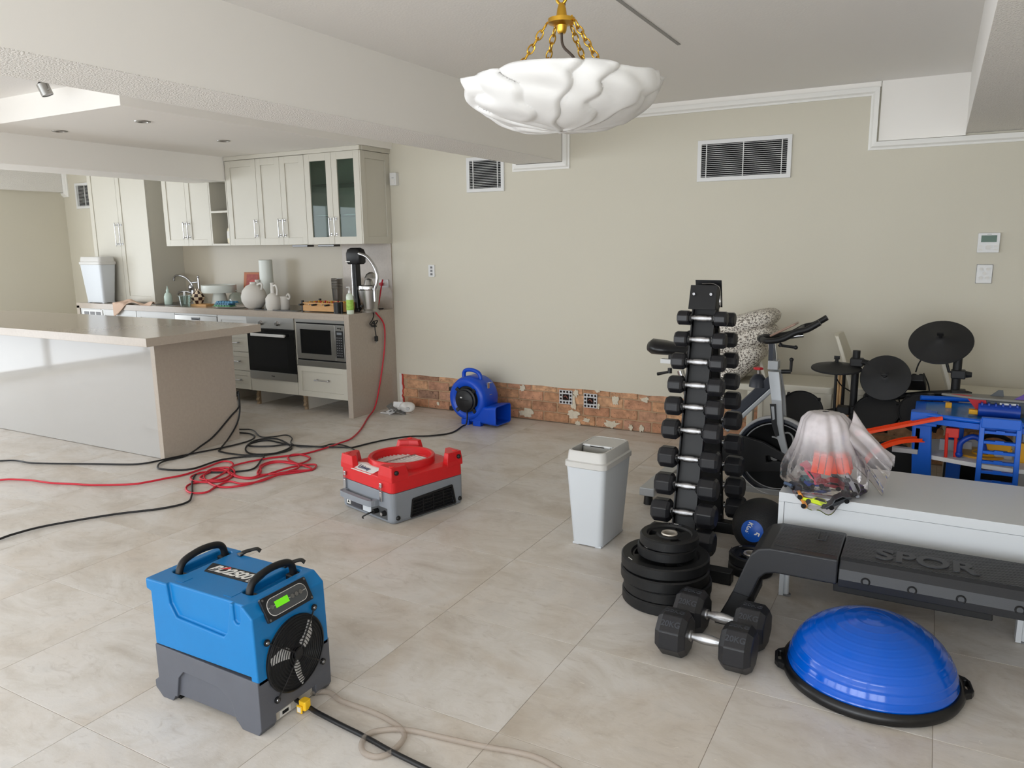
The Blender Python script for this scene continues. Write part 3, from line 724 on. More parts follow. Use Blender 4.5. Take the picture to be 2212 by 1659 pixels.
# name plate
mb = MB().prism([(-.148, .032), (.098, .040), (.122, -.026), (-.118, -.030)], .428, .4295)
np_ = mb.build('name_plate', 'label_black', R)
text('lettering', 'BD2500', .058, 'white_matte', np_, (-.028, .004, .4297), (0, 0, .01), .0004, .0016, 0.92, 0.25)
text('lettering_small', 'LGR', .022, 'white_matte', np_, (.090, -.014, .4297), (0, 0, .01), .0004, .0006, 0.95, 0.25)
MB().prism([(-.082, .006), (-.060, .036), (-.048, .022)], .4297, .4302).build('red_mark', mat('mark_red', (200, 50, 50), 0.5), np_)
for px_ in (-.125, .105): MB().box(px_-.018, px_+.018, -.125, -.085, .4275, .4292).build('moulded_pad', 'dehum_blue', R)
# yellow cable tag
t = thing('cable_tag', 'yellow tag clipped round the black cable beside the dehumidifier', 'tag', (-1.722, 1.665, 0))
MB().prism(rrect(-.014, .016, -.014, .016, .006), .012, .044).build('clip', mat('tag_yellow', (238, 190, 40), 0.4), t, bev=.002)
MB().box(-.016, .006, -.020, -.015, .004, .030).build('flag', 'tag_yellow', t, bev=.001); MB().box(-.012, .002, -.0212, -.020, .008, .026).build('flag_paper', 'white_matte', t)

# ---- red and grey air scrubber
mat('scrub_red', (205, 30, 34), 0.36, var=0.03, vscale=10); mat('scrub_grey', (132, 137, 144), 0.5, var=0.04, vscale=12)
an = math.atan2(-.131, .474)
R = thing('air_scrubber', 'square red and grey air scrubber with round open intake on top', 'air scrubber', (-2.675, 3.478, 0), an)
hx, hy = .247, .262
def rr3(x0, x1, y0, y1, r, z): return [(a, b, z) for a, b in rrect(x0, x1, y0, y1, r)]
mb = loft(MB(), [rr3(-hx+.006, hx-.006, -hy+.006, hy-.006, .03, .004), rr3(-hx, hx, -hy, hy, .03, .02), rr3(-hx, hx, -hy, hy, .03, .176)])
low = mb.build('grey_base', 'scrub_grey', R)
cut(low, MB().prism([(-.14, .022), (-.125, .115), (.17, .128), (.19, .022)], hx-.012, hx+.05, 'x'))
cut(low, MB().prism([(-hx+.045, .018), (-hx+.045, .085), (hx-.05, .085), (hx-.05, .018)], -hy-.05, -hy+.008, 'y'))
bevel(low, .003, 2)
top = loft(MB(), [rr3(-hx, hx, -hy, hy, .03, .178), rr3(-hx+.002, hx-.002, -hy+.002, hy-.002, .03, .255), rr3(-hx+.05, hx-.05, -hy+.05, hy-.05, .05, .266)]).build('red_shell', 'scrub_red', R)
cut(top, MB().cyl((0, 0, .18), (0, 0, .4), .165, n=48)); bevel(top, .004, 2)
MB().lathe([(.195, .262), (.195, .300), (.190, .306), (.178, .306), (.172, .300), (.170, .262), (.165, .240), (.165, .190), (.172, .190), (.195, .26)], 56).build('intake_ring', 'scrub_red', R, smooth=40)
filt = MB().cyl((0, 0, .252), (0, 0, .256), .166, n=40).build('filter', mat('filter_white', (214, 206, 202), 0.9), R)
for k in range(14):
    y = -.145+k*.0223; hw = math.sqrt(max(0, .163**2-y*y)); MB().box(-hw, hw, y-.003, y+.003, .256, .261).build('filter_pleat', 'filter_white', filt)
for k in (-.06, .06):
    MB().box(k-.004, k+.004, -.15, .15, .2615, .264).build('filter_clip', 'steel', filt)
# four corner posts with a notched step
for sx in (-1, 1):
    for sy in (-1, 1):
        mb = MB()
        a = lambda u, v: (sx*u, sy*v)
        ring = [(hx, hy-.005), (hx, hy-.12), (hx-.035, hy-.125), (hx-.075, hy-.075), (hx-.13, hy-.035), (hx-.125, hy), (hx-.005, hy)]
        if sx*sy < 0: ring = ring[::-1]
        pb = [a(*p) for p in ring]; cxm = sx*(hx-.045); cym = sy*(hy-.042)
        pt = [(cxm+(p[0]-cxm)*.84, cym+(p[1]-cym)*.84) for p in pb]
        loft(mb, [[(p[0], p[1], .24) for p in pb], [(p[0]*.998, p[1]*.998, .27) for p in pb], [(p[0], p[1], .322) for p in pt]])
        post = mb.build('corner_post', 'scrub_red', R, bev=.006, seg=2)
        MB().cyl((sx*(hx-.035), sy*(hy-.033), .320), (sx*(hx-.035), sy*(hy-.033), .326), .018, .014, n=16).build('post_stud', 'scrub_red', post, smooth=40)
for sy in (-1, 1):
    for zz, nm in ((.035, 'lower_bumper'), (.292, 'upper_bumper')):
        MB().sphere((hx+.001, sy*(hy-.035), zz), .0135, 14, 8).build(nm, 'black_rubber', R, smooth=60)
# side vent
v = MB().prism([(-.135, .020), (-.120, .112), (.166, .124), (.185, .020)], hx-.014, hx-.008, 'x').build('outlet_grille', 'dark', R)
mb = MB()
for pts in ([(-.138, .018), (-.122, .118), (.168, .130), (.192, .018)],):
    for i in range(4):
        p, q = pts[i], pts[(i+1) % 4]; v_ = MB().ribbon([(hx, p[0], p[1]), (hx, q[0], q[1])], .010, .010, up=(1, 0, 0)).build('grille_frame', 'black_plastic', v)
for k in range(5): MB().box(hx-.008, hx+.001, -.130+k*.003, .178, .036+k*.019-.002, .036+k*.019+.002).build('grille_bar', 'black_plastic', v)
for k in range(3): MB().box(hx-.006, hx+.002, -.05+k*.075, -.046+k*.075, .020, .118).build('grille_rib', 'black_plastic', v)
# front handle, latches, control strip, cord socket, knob
h = MB(); P = cat([(-.185, -hy+.01, .105), (-.180, -hy-.028, .105), (-.15, -hy-.042, .105), (.075, -hy-.042, .105), (.105, -hy-.028, .105), (.110, -hy+.01, .105)], 6)
h.ribbon(P, .030, .034).build('carry_handle', 'scrub_grey', R, bev=.010, seg=3)
MB().box(-hx+.046, hx-.051, -hy+.003, -hy+.0075, .019, .084).build('control_strip', 'panel_grey', R)
MB().box(-.150, -.045, -hy-.002, -hy+.003, .026, .070).build('display_window', mat('display_dark', (50, 50, 58), 0.3), R, bev=.002)
MB().box(-.196, -.160, -hy-.001, -hy+.003, .030, .076).build('warning_sticker', 'white_matte', R); MB().prism([(-.188, .036), (-.168, .036), (-.178, .054)], -hy-.0016, -hy-.001, 'y').build('warning_mark', 'dark', R)
MB().box(-.035, .045, -hy-.001, -hy+.003, .024, .072).build('rating_sticker', mat('sticker_grey', (200, 204, 208), 0.5), R)
MB().cyl((.105, -hy+.005, .055), (.105, -hy-.030, .055), .014, n=16).build('cord_plug', 'black_rubber', R, smooth=40)
MB().tube(cat([(.105, -hy-.03, .055), (.10, -hy-.06, .050), (.07, -hy-.075, .030), (.05, -hy-.06, .012)], 6), .0045, 8).build('cord_tail', 'black_rubber', R, smooth=60)
k = MB().cyl((.172, -hy+.004, .055), (.172, -hy-.022, .055), .016, .013, n=20).build('speed_knob', 'black_plastic', R, smooth=40); MB().cyl((.172, -hy-.022, .055), (.172, -hy-.024, .055), .010, n=16).build('knob_cap', 'chrome', k, smooth=40)
for x in (-.195, .155):
    l = MB().box(x-.011, x+.011, -hy-.012, -hy, .120, .175).build('latch', 'chrome', R, bev=.002)
    MB().tube([(x-.008, -hy-.010, .165), (x-.008, -hy-.012, .205), (x+.008, -hy-.012, .205), (x+.008, -hy-.010, .165)], .0022, 6).build('latch_wire', 'chrome', l); MB().box(x-.010, x+.010, -hy-.010, -hy+.002, .200, .225).build('latch_catch', 'chrome', l, bev=.002)
st = MB().add([(-.135, -hy-.0035, .252), (.055, -hy-.0035, .252), (.075, -hy+.055, .2745), (.02, -hy+.075, .2755), (-.10, -hy+.085, .2755), (-.155, -hy+.062, .2745)], [(0, 1, 2, 5), (5, 2, 3, 4)])
st = st.build('brand_sticker', 'white_matte', R, solid=.001)
text('lettering', 'Uniway', .038, mat('ink_blue', (60, 66, 96), 0.6), st, (-.045, -hy+.030, .2665), (math.radians(21), 0, 0), .0004, .0006, 0.95)

# ---- blue air mover against the brick
mat('mover_blue', (10, 72, 190), 0.34, var=0.03, vscale=9)
R = thing('air_mover', 'blue snail-shaped air mover blower standing against the brick wall', 'blower', (-3.40, 5.46, 0), math.radians(-4))
cz, Rr = .215, .192
def spiral(a):   # scroll radius
    return Rr*(1.0+0.05*math.sin(a))
rings = []
for dy, k in ((-.105, .60), (-.118, .70), (-.120, .82), (-.105, .93), (-.07, .99), (.07, .99), (.105, .93), (.120, .82), (.118, .70), (.105, .60)):
    rings.append([(spiral(a)*k*math.cos(a), dy, cz+spiral(a)*k*math.sin(a)) for a in [2*PI*i/48 for i in range(48)]])
mb = MB(); n = 48
vs = [p for r in rings for p in r]; fs = []
for i in range(len(rings)-1):
    for j in range(n): fs.append((i*n+j, i*n+(j+1) % n, (i+1)*n+(j+1) % n, (i+1)*n+j))
mb.add(vs, fs)
house = mb.build('scroll_housing', 'mover_blue', R, smooth=60)
# outlet duct with open mouth
def duct(x, z0, z1, y0, y1, r=.03): return [(x, p, q) for p, q in rrect(y0, y1, z0, z1, r)]
mb = loft(MB(), [duct(-.04, .022, .19, -.10, .10), duct(.21, .022, .175, -.112, .112), duct(.22, .020, .180, -.117, .117), duct(.30, .020, .188, -.117, .117), duct(.30, .028, .180, -.109, .109, .024), duct(.05, .028, .17, -.10, .10, .024)], True, True)
mb.build('outlet_duct', 'mover_blue', R, smooth=40)
mb = MB().cyl((0, -.100, cz), (0, -.092, cz), .118, n=40); inl = mb.build('inlet_recess', 'black_matte', R)
for k in range(4):
    a = PI/4+k*PI/2; MB().ribbon([(.03*math.cos(a), -.106, cz+.03*math.sin(a)), (.138*math.cos(a), -.120, cz+.138*math.sin(a))], .032, .012, up=(0, 1, 0)).build('motor_arm', 'black_plastic', inl, bev=.003)
mot = MB().lathe([(0, -.150), (.078, -.150), (.088, -.143), (.090, -.13), (.104, -.126), (.106, -.095)], 36, 'y', c=(0, 0, cz)).build('motor_cover', 'black_plastic', R, smooth=40)
MB().box(-.055, .055, -.1515, -.150, cz+.004, cz+.008).build('cover_seam', 'dark', mot); MB().box(-.035, -.015, -.1525, -.150, cz+.022, cz+.032).build('switch', 'white_plastic', mot)
MB().tube(cat([(-.085, -.02, cz+.165), (-.085, -.02, cz+.215), (-.06, -.02, cz+.240), (0, -.02, cz+.246), (.06, -.02, cz+.230), (.085, -.02, cz+.20), (.09, -.02, cz+.155)], 6), [.017]*37, 12).build('handle', 'mover_blue', R, smooth=60)
for x in (-.02, .10): MB().box(x-.04, x+.04, -.110, -.06, 0, .05).build('foot', 'mover_blue', R, bev=.004); MB().box(x-.04, x+.04, .06, .110, 0, .05).build('foot', 'mover_blue', R, bev=.004)
MB().box(-.225, -.190, -.06, -.02, cz+.05, cz+.085).build('cord_hook', 'black_plastic', R, bev=.004); MB().box(-.225, -.185, -.06, -.02, cz-.12, cz-.085).build('cord_hook', 'black_plastic', R, bev=.004)
MB().box(.155, .166, -.03, .0, cz+.06, cz+.15).build('latch', 'chrome', R, bev=.002)
for zz in (.05, .15): MB().tube([(.160, -.03, cz+zz), (.185, -.03, cz+zz), (.185, .0, cz+zz), (.160, 0, cz+zz)], .003, 6).build('latch_wire', 'chrome', R)

# ---- bins
mat('bin_white', (198, 202, 206), 0.38)
def bin_(label, loc, rz, open_lid, hx=.082, hy=.145, tx=.112, ty=.178, H=.50):
    R = thing('waste_bin', label, 'bin', loc, rz, 'white slim plastic bins')
    b = MB(); rg = lambda k, z, q=0: rr3(-(hx+(tx-hx)*k)+q, (hx+(tx-hx)*k)-q, -(hy+(ty-hy)*k)+q, (hy+(ty-hy)*k)-q, .028, z)
    loft(b, [rg(0, .006), rg(.05, .03), rg(.88, H-.07), rg(.88, H-.07, .003), rg(.06, .035, .003)], True, True); b.build('body', 'bin_white', R, smooth=40)
    for sx in (-1, 1):
        for sy in (-1, 1): MB().box(sx*(hx-.02)-.018, sx*(hx-.02)+.018, sy*(hy-.02)-.018, sy*(hy-.02)+.018, 0, .012).build('foot', 'bin_white', R, bev=.004)
    lm = mat('lid_grey', (196, 194, 190), 0.4)
    b = MB(); q = lambda m_, z: rr3(-tx+m_, tx-m_, -ty+m_, ty-m_, .035, z)
    loft(b, [q(.004, H-.085), q(-.004, H-.08), q(-.004, H-.055), q(.005, H-.05), q(.009, H-.010), q(.014, H), q(.022, H), q(.024, H-.03), q(.014, H-.06), q(.012, H-.085)], False, False)
    fs = b.build('rim', lm, R, smooth=40)
    if open_lid:
        MB().prism(rrect(-tx+.018, tx-.018, -.015, ty-.018, .028), H-.010, H-.002).build('lid_fixed_half', lm, R, bev=.002)
        for sx in (-1, 1): MB().cyl((sx*.055-.016, -.018, H-.006), (sx*.055+.016, -.018, H-.006), .007, n=12).build('hinge', 'white_plastic', R, smooth=40)
        MB().box(-tx+.03, tx-.03, -.022, -.012, H-.006, H-.001).build('hinge_bar', 'white_plastic', R)
        d = MB().box(-tx+.035, tx-.035, -.004, .004, -.13, 0).build('flap', mat('flap_grey', (150, 148, 142), 0.5), R); d.location = (0, -.02, H-.012); d.rotation_euler = (math.radians(-8), 0, 0)
    else:
        MB().prism(rrect(-tx+.026, tx-.026, -ty+.026, ty-.026, .02), H-.010, H-.001).build('lid', lm, R, bev=.002)
    return R
bin_('white slim bin with open flap standing on the tiles by the dumbbell rack', (-1.447, 3.525, 0), math.radians(-2), True)
bin_('white lidded bin standing on the far end of the kitchen worktop', (-8.075, 5.222, CT), PI/2, False, hx=.07, hy=.15, tx=.10, ty=.19, H=.50)
# ================================================================ GYM CORNER
mat('hex_rubber', (30, 30, 33), 0.38, bump=0.05, bscale=260); mat('hex_face', (56, 58, 64), 0.5)
mat('rack_black', (10, 10, 12), 0.5); mat('knurl', (196, 196, 198), 0.22, 1.0, bump=0.25, bscale=900)
def hexhead(mb, x0, x1, r, c=0.012):
    def ring(x, rr): return [(x, rr*math.cos(PI/8+k*PI/4), rr*math.sin(PI/8+k*PI/4)) for k in range(8)]
    return loft(mb, [ring(x0, r*.80), ring(x0+c, r), ring(x1-c, r), ring(x1, r*.80)])
def dumbbell_parts(L, hl, r, root, num=None):
    mb = MB(); hexhead(mb, -L/2, -L/2+hl, r, hl*.16); mb.build('head', 'hex_rubber', root, bev=.003, seg=1)
    mb = MB(); hexhead(mb, L/2-hl, L/2, r, hl*.16); mb.build('head', 'hex_rubber', root, bev=.003, seg=1)
    g = L/2-hl; k = .0150
    MB().lathe([(k*1.25, -g), (k*1.25, -g+.006), (k*.8, -g+.010), (k*.8, -g+.016), (k, -g+.020), (k*.85, -g+.030), (k*1.12, -.02), (k*1.15, 0), (k*1.12, .02), (k*.85, g-.030), (k, g-.020), (k*.8, g-.016), (k*.8, g-.010), (k*1.25, g-.006), (k*1.25, g)], 16, 'x').build('handle', 'knurl', root, smooth=50)
RX = -.95; RB = 0.238; fy = lambda z: 3.302+RB*z; ry = lambda z: 3.945-RB*z
rk = thing('dumbbell_rack', 'black steel A-frame dumbbell rack holding rows of faceted dumbbells', 'rack', (RX, 3.62, 0))
def post(sgn, yy, name):
    # channel: plate and two flanges leaning toward the apex
    r = None
    mb = MB(); z0, z1 = .04, 1.235
    for (u0, u1, d0, d1) in ((-.055, .055, 0.030, 0.036), (-.055, -.049, 0.0, 0.036), (.049, .055, 0.0, 0.036)):
        vs = []
        for z in (z0, z1):
            y = yy(z)-3.62; vs += [(u0, y+sgn*d0, z), (u1, y+sgn*d0, z), (u1, y+sgn*d1, z), (u0, y+sgn*d1, z)]
        mb.add(vs, [(0, 3, 2, 1), (4, 5, 6, 7), (0, 1, 5, 4), (1, 2, 6, 5), (2, 3, 7, 6), (3, 0, 4, 7)])
    return mb.build(name, 'rack_black', rk)
pf = post(1, fy, 'front_post'); pr_ = post(-1, ry, 'rear_post')
rows_f = [onx(px, py, RX).z for px, py in ((1519, 687), (1517, 732.5), (1511, 781), (1507, 831), (1495, 883), (1489, 935), (1489, 991), (1483, 1050), (1479, 1106))]
rows_f.append(rows_f[-1]-.118)
rows_r = [z-.012 for z in rows_f]
for pst, rows, yy, sg in ((pf, rows_f, fy, 1), (pr_, rows_r, ry, -1)):
    for z in rows:
        for sx in (-1, 1):
            y = yy(z)-3.62
            MB().prism([(y-sg*.030, z-.012), (y-sg*.034, z+.012), (y-sg*.026, z+.014), (y-sg*.018, z-.016), (y+sg*.02, z-.018), (y+sg*.03, z-.045), (y+sg*.01, z-.045)][::sg], sx*.052-.003, sx*.052+.003, 'x').build('cradle_hook', 'rack_black', pst)
# caps at the apex
c1 = MB().add([(-.062, -.075, 1.205), (.062, -.075, 1.205), (.062, -.040, 1.315), (-.062, -.040, 1.315), (-.062, -.071, 1.205), (.062, -.071, 1.205), (.062, -.036, 1.315), (-.062, -.036, 1.315)], [(0, 1, 2, 3), (7, 6, 5, 4), (0, 4, 5, 1), (1, 5, 6, 2), (2, 6, 7, 3), (3, 7, 4, 0)]).build('front_cap', 'rack_black', rk)
MB().add([(-.062, .075, 1.205), (.062, .075, 1.205), (.062, .040, 1.335), (-.062, .040, 1.335), (-.062, .071, 1.205), (.062, .071, 1.205), (.062, .036, 1.335), (-.062, .036, 1.335)], [(3, 2, 1, 0), (4, 5, 6, 7), (0, 1, 5, 4), (1, 2, 6, 5), (2, 3, 7, 6), (3, 0, 4, 7)]).build('rear_cap', 'rack_black', rk)
MB().box(-.058, .058, -.04, .04, 1.20, 1.31).build('apex_block', 'rack_black', rk, bev=.004)
for sx in (-.04, .04): MB().cyl((sx, -.066, 1.275), (sx, -.056, 1.276), .0065, n=12).build('bolt', 'screw', c1, smooth=40)
cb = MB().tube(cat([(-.02, 0, 1.318), (.03, -.005, 1.320), (.062, -.01, 1.305), (.070, -.01, 1.27), (.070, -.01, 1.235)], 6), .003, 6).build('safety_cable', 'chrome', rk, smooth=60)
MB().tube([(.070, -.01+.010*math.cos(a), 1.24+.026*math.sin(a)) for a in [2*PI*i/20 for i in range(20)]], .0026, 6, closed=True).build('carabiner', 'chrome', cb, smooth=60)
for yb, nm in ((3.285-3.62, 'front_base_bar'), (3.90-3.62, 'rear_base_bar')): MB().box(-.17, .25, yb-.03, yb+.03, 0, .06).build(nm, 'rack_black', rk, bev=.004)
MB().box(-.03, .03, 3.30-3.62, 3.90-3.62, .005, .05).build('spine_bar', 'rack_black', rk, bev=.004)
ORD = ['topmost', 'second', 'third', 'fourth', 'fifth', 'sixth', 'seventh', 'eighth', 'ninth', 'lowest']
for i in range(10):
    t = i/9; L = .235+.075*t; hl = .060+.036*t; r = .036+.024*t
    a = thing('dumbbell', 'black faceted dumbbell with chrome handle, %s row on the near rack face' % ORD[i], 'dumbbell', (RX, fy(rows_f[i])-.005, rows_f[i]), 0, 'faceted dumbbells on the rack')
    dumbbell_parts(L, hl, r, a)
    b = copy_tree(a); b.location = (RX+.012, ry(rows_r[i])+.005, rows_r[i]); b['label'] = 'black faceted dumbbell with chrome handle, %s row on the far rack face' % ORD[i]
# two heavy dumbbells on the floor
def floor_db(pl, pr, lab, rx):
    p, q = onz(*pl, .072), onz(*pr, .072); c = (p+q)/2; a = math.atan2(q.y-p.y, q.x-p.x)
    R = thing('dumbbell', lab, 'dumbbell', (c.x, c.y, 0), a, 'pair of heavy faceted dumbbells on the floor')
    L = .350; hl = .115; r = .088
    for s in (-1, 1):
        mb = MB(); mb.M = Matrix.Translation((0, 0, r*math.cos(PI/8)))
        hexhead(mb, min(s*L/2, s*(L/2-hl)), max(s*L/2, s*(L/2-hl)), r, .022); h = mb.build('head', 'hex_rubber', R, bev=.004, seg=2)
        # raised lettering on the upper faces
        zc = r*math.cos(PI/8)
        ap = r*math.cos(PI/8)*math.sqrt(.5)
        text('lettering', '20KG', .030, 'hex_face', h, (s*(L/2-hl/2), -ap, zc+ap), (PI/4, 0, 0), .0012, .0005)
        text('lettering', '20KG', .030, 'hex_face', h, (s*(L/2-hl/2), 0, zc+r*math.cos(PI/8)), (0, 0, 0), .0012, .0005)
    MB().lathe([(.021, -.062), (.021, -.054), (.014, -.050), (.0150, -.040), (.0190, -.02), (.0200, 0), (.0190, .02), (.0150, .040), (.014, .050), (.021, .054), (.021, .062)], 18, 'x', c=(0, 0, r*math.cos(PI/8))).build('handle', 'knurl', R, smooth=50)
    return R
floor_db((1450, 1368), (1604, 1406), 'large black faceted dumbbell on the floor, nearest the camera', 0)
floor_db((1490, 1322), (1630, 1358), 'large black faceted dumbbell on the floor, behind its twin', 0)
# ---- weight plates
def plate_proto(R0, th, seed):
    hub = .032; mb = MB()
    mb.lathe([(.0255, 0.004), (.048, .004), (.052, .010), (R0*.74, .010), (R0*.78, .002), (R0-.006, 0), (R0, .006), (R0, th-.006), (R0-.006, th), (R0*.78, th-.002), (R0*.74, th-.010), (.052, th-.010), (.048, th-.004), (.0255, th-.004)], 48, loop=True)
    o = mb.build('disc', 'black_rubber', None, smooth=35)
    for k in range(3):
        a0 = k*2*PI/3+seed; pts = []
        for i in range(9): pts.append((R0*.70*math.cos(a0+.34*(i/4-1)), R0*.70*math.sin(a0+.34*(i/4-1))))
        for i in range(9): pts.append((R0*.47*math.cos(a0+.30*(1-i/4)), R0*.47*math.sin(a0+.30*(1-i/4))))
        cut(o, MB().prism(pts, -.02, th+.02))
    return o
big = plate_proto(.187, .050, .3); small = plate_proto(.124, .046, 1.1); tiny = plate_proto(.100, .045, .5)
protoused = {}
def place_plate(proto, R0, th, x, y, z, rz, lab, grp, marks=()):
    t = thing('weight_plate', lab, 'weight plate', (x, y, z), rz, grp)
    d = inst(proto, t, (0, 0, 0))
    MB().lathe([(.0245, .003), (.0245, th), (.0265, th+.001), (.033, th+.001), (.035, th-.004)], 28).build('steel_bush', mat('bush_steel', (186, 178, 166), .35, .5), t, smooth=40)
    for a in marks:
        a -= rz
        MB().ribbon([((R0-.016)*math.cos(a-.09), (R0-.016)*math.sin(a-.09), th+.0004), ((R0-.016)*math.cos(a+.09), (R0-.016)*math.sin(a+.09), th+.0004)], .0035, .0006).build('paint_mark', 'white_matte', t)
    tx = text('lettering', '20KG' if R0 > .15 else '10KG', .028, 'hex_face', t, (0, R0*.865, th-.0008), (0, 0, 0), .0008)
    return t
px_, py_ = -.922, 3.018
z = 0
for i, (dx, dy, rz, mk) in enumerate(((0, 0, .2, (3.6,)), (.004, .004, 1.3, (.2,)), (-.006, -.004, 2.2, (3.9,)), (-.010, .010, .8, (4.0,)))):
    place_plate(big, .187, .050, px_+dx, py_+dy, z, rz, 'large black rubber weight plate in the stack, %s' % ('at the very bottom', 'second from the floor', 'third from the floor', 'top one of the large plates')[i], 'stack of weight plates', mk); z += .050
for i, (dx, dy, rz, mk) in enumerate(((-.004, .010, .9, (4.1,)), (.004, .016, .1, (1.6,)))):
    place_plate(small, .124, .046, px_+dx, py_+dy, z, rz, 'smaller black weight plate on the stack, %s' % ('just under the top one', 'topmost with steel hub showing')[i], 'stack of weight plates', mk); z += .046
for i in range(2): place_plate(tiny, .100, .045, -.655, 3.455+.004*i, .045*i, .6+i, 'small black weight plate beside the rack base, %s' % ('lower one of two', 'upper one of two')[i], 'two small plates under the medicine ball', (2.4,) if i else ())
for q in (big, small, tiny): bpy.data.objects.remove(q)
# medicine ball
mbx = thing('medicine_ball', 'black rubber medicine ball with round blue weight label', 'ball', (-.662, 3.705, 0))
Rb = .137
ball = MB().sphere((0, 0, Rb), Rb, 36, 20).build('ball', mat('ball_black', (20, 20, 22), 0.6, bump=0.25, bscale=140), mbx, smooth=60)
dirv = (CAMP+Vector((-.25, 0, -.5))-Vector((-.622, 3.705, Rb))).normalized(); dirv = Vector((-.12, -.93, .10)).normalized()
q = Vector((0, 0, 1)).rotation_difference(dirv).to_matrix().to_4x4(); M0 = Matrix.Translation((0, 0, Rb)) @ q
mb = MB(); mb.M = M0; mb.lathe([(0, Rb+.0012)]+[((Rb+.0012)*math.sin(a), (Rb+.0012)*math.cos(a)) for a in (.08, .16, .24, .32, .40)], 28); lab_ = mb.build('blue_label', mat('label_blue', (20, 84, 180), 0.4), mbx, smooth=60)
tt = text('lettering', 'KGS', .030, 'white_matte', mbx, (0, 0, 0), (0, 0, 0), .001, .0008); tt.matrix_local = M0 @ Matrix.Translation((-.012, .018, Rb-.001)) @ Matrix.Rotation(-2.0, 4, 'Z')
tt = text('lettering', '5', .045, 'white_matte', mbx, (0, 0, 0), (0, 0, 0), .001, .001); tt.matrix_local = M0 @ Matrix.Translation((.020, -.008, Rb-.001)) @ Matrix.Rotation(-2.0, 4, 'Z')
# ---- step bench
mat('deck_black', (32, 33, 36), 0.42, bump=0.04, bscale=300)
def deck_pad():
    m = bpy.data.materials.new('deck_pad'); m.use_nodes = True; nt = m.node_tree; N = nt.nodes; L = nt.links; b = N['Principled BSDF']
    b.inputs['Base Color'].default_value = lin((30, 31, 34)); b.inputs['Roughness'].default_value = .5
    tc = N.new('ShaderNodeTexCoord'); mp = N.new('ShaderNodeMapping'); mp.inputs['Scale'].default_value = (1, 1.5, 0); mp.inputs['Rotation'].default_value = (0, 0, PI/4)
    v = N.new('ShaderNodeTexVoronoi'); v.inputs['Scale'].default_value = 62; v.inputs['Randomness'].default_value = 0
    L.new(tc.outputs['Object'], mp.inputs['Vector']); L.new(mp.outputs['Vector'], v.inputs['Vector'])
    bp = N.new('ShaderNodeBump'); bp.inputs['Strength'].default_value = .9; bp.inputs['Distance'].default_value = .004; bp.invert = True
    L.new(v.outputs['Distance'], bp.inputs['Height']); L.new(bp.outputs['Normal'], b.inputs['Normal']); MATS['deck_pad'] = m; return m
deck_pad()
bn = thing('step_bench', 'long black plastic fitness step bench with raised lettering and textured deck', 'bench', (0, 3.035, 0))
def sect(x, w0=.150, w1=.118, z0=.258, z1=.360, dz=0):
    pts = [(-w0, z0), (-w0-.004, z0+.03), (-w0+.004, z1-.035), (-w1-.010, z1-.008), (-w1, z1), (w1, z1), (w1+.010, z1-.008), (w0-.004, z1-.035), (w0+.004, z0+.03), (w0, z0)]
    return [(x, a, b+dz) for a, b in pts]
loft(MB(), [sect(-.232), sect(.435)]).build('middle_deck', 'deck_black', bn, bev=.003)
MB().box(-.226, .429, -.112, .112, .358, .3615).build('deck_mat', 'deck_pad', bn)
for s, nm in ((-1, 'left'), (1, 'right')):
    # moulded end arch: swept from the deck end down the splayed leg
    P = [(.236, 0, 1), (.46, 0, 1)]
    rings = []
    prof = [(.236, .360, .258), (.47, .360, .258), (.515, .352, .245), (.548, .325, .205), (.575, .27, .15), (.605, .165, .145)]
    mb = MB()
    for hw in (1,):
        ring = []
        ex = 0.0 if s < 0 else 0.20
        outer = [(.236, .360), (.478, .360), (.520, .350), (.548, .322), (.566, .28), (.612, .150)]
        inner = [(.545, .140), (.512, .228), (.490, .252), (.455, .262), (.236, .262)]
        poly = [(s*(a+ex), b) for a, b in outer+inner]
        mb.prism(poly if s < 0 else poly[::-1], -.152, .152, 'y')
    e = mb.build('end_arch', 'deck_black', bn)
    cut(e, MB().box(min(s*(.50+ex), s*(.70+ex)), max(s*(.50+ex), s*(.70+ex)), -.085, .085, .05, .255)); bevel(e, .016, 4, 30)
    MB().box(min(s*(.244+ex), s*(.47+ex)), max(s*(.244+ex), s*(.47+ex)), -.112, .112, .358, .3615).build('deck_mat', 'deck_pad', bn)
    for sy in (-1, 1):
        y0, y1 = (-.145, -.090) if sy < 0 else (.090, .145)
        mb = MB(); mb.M = Matrix.Translation((ex, 0, 0)); mb.add([(s*.540, y0, .155), (s*.608, y0, .155), (s*.608, y1, .155), (s*.540, y1, .155), (s*.605, y0, 0), (s*.680, y0, 0), (s*.680, y1, 0), (s*.605, y1, 0)], [(0, 1, 2, 3), (7, 6, 5, 4), (0, 4, 5, 1), (1, 5, 6, 2), (2, 6, 7, 3), (3, 7, 4, 0)]); mb.build('leg', 'black_plastic', bn, bev=.004)
    MB().box(min(s*(.54+ex), s*(.62+ex)), max(s*(.54+ex), s*(.62+ex)), -.09, .09, .09, .12).build('cross_bar', 'black_plastic', bn, bev=.003)
for x in (-.14, .01, .16, .33):
    MB().tube([(x+.013*math.cos(a), -.1535, .295+.013*math.sin(a)) for a in [-.9+5.0*i/14-.0 for i in range(15)]], .003, 6).build('band_hook', 'black_matte', bn, smooth=60)
MB().box(-.25, .26, -.12, .10, .222, .258).build('under_beam', 'black_matte', bn, bev=.004)
u0 = onz(1998, 1214, .362)
text('lettering', 'SPOR', .135, mat('deck_letter', (58, 59, 62), 0.5), bn, (u0.x+.0, u0.y-3.035, .3622), (0, 0, 0), .003, .004, 1.04, 0, .98)
for xs in (-.30, ): MB().tube([(xs, .10, .362), (xs, .02, .362), (xs-.03, .02, .362), (xs-.03, .10, .362)], .003, 6).build('moulded_notch', 'deck_black', bn)
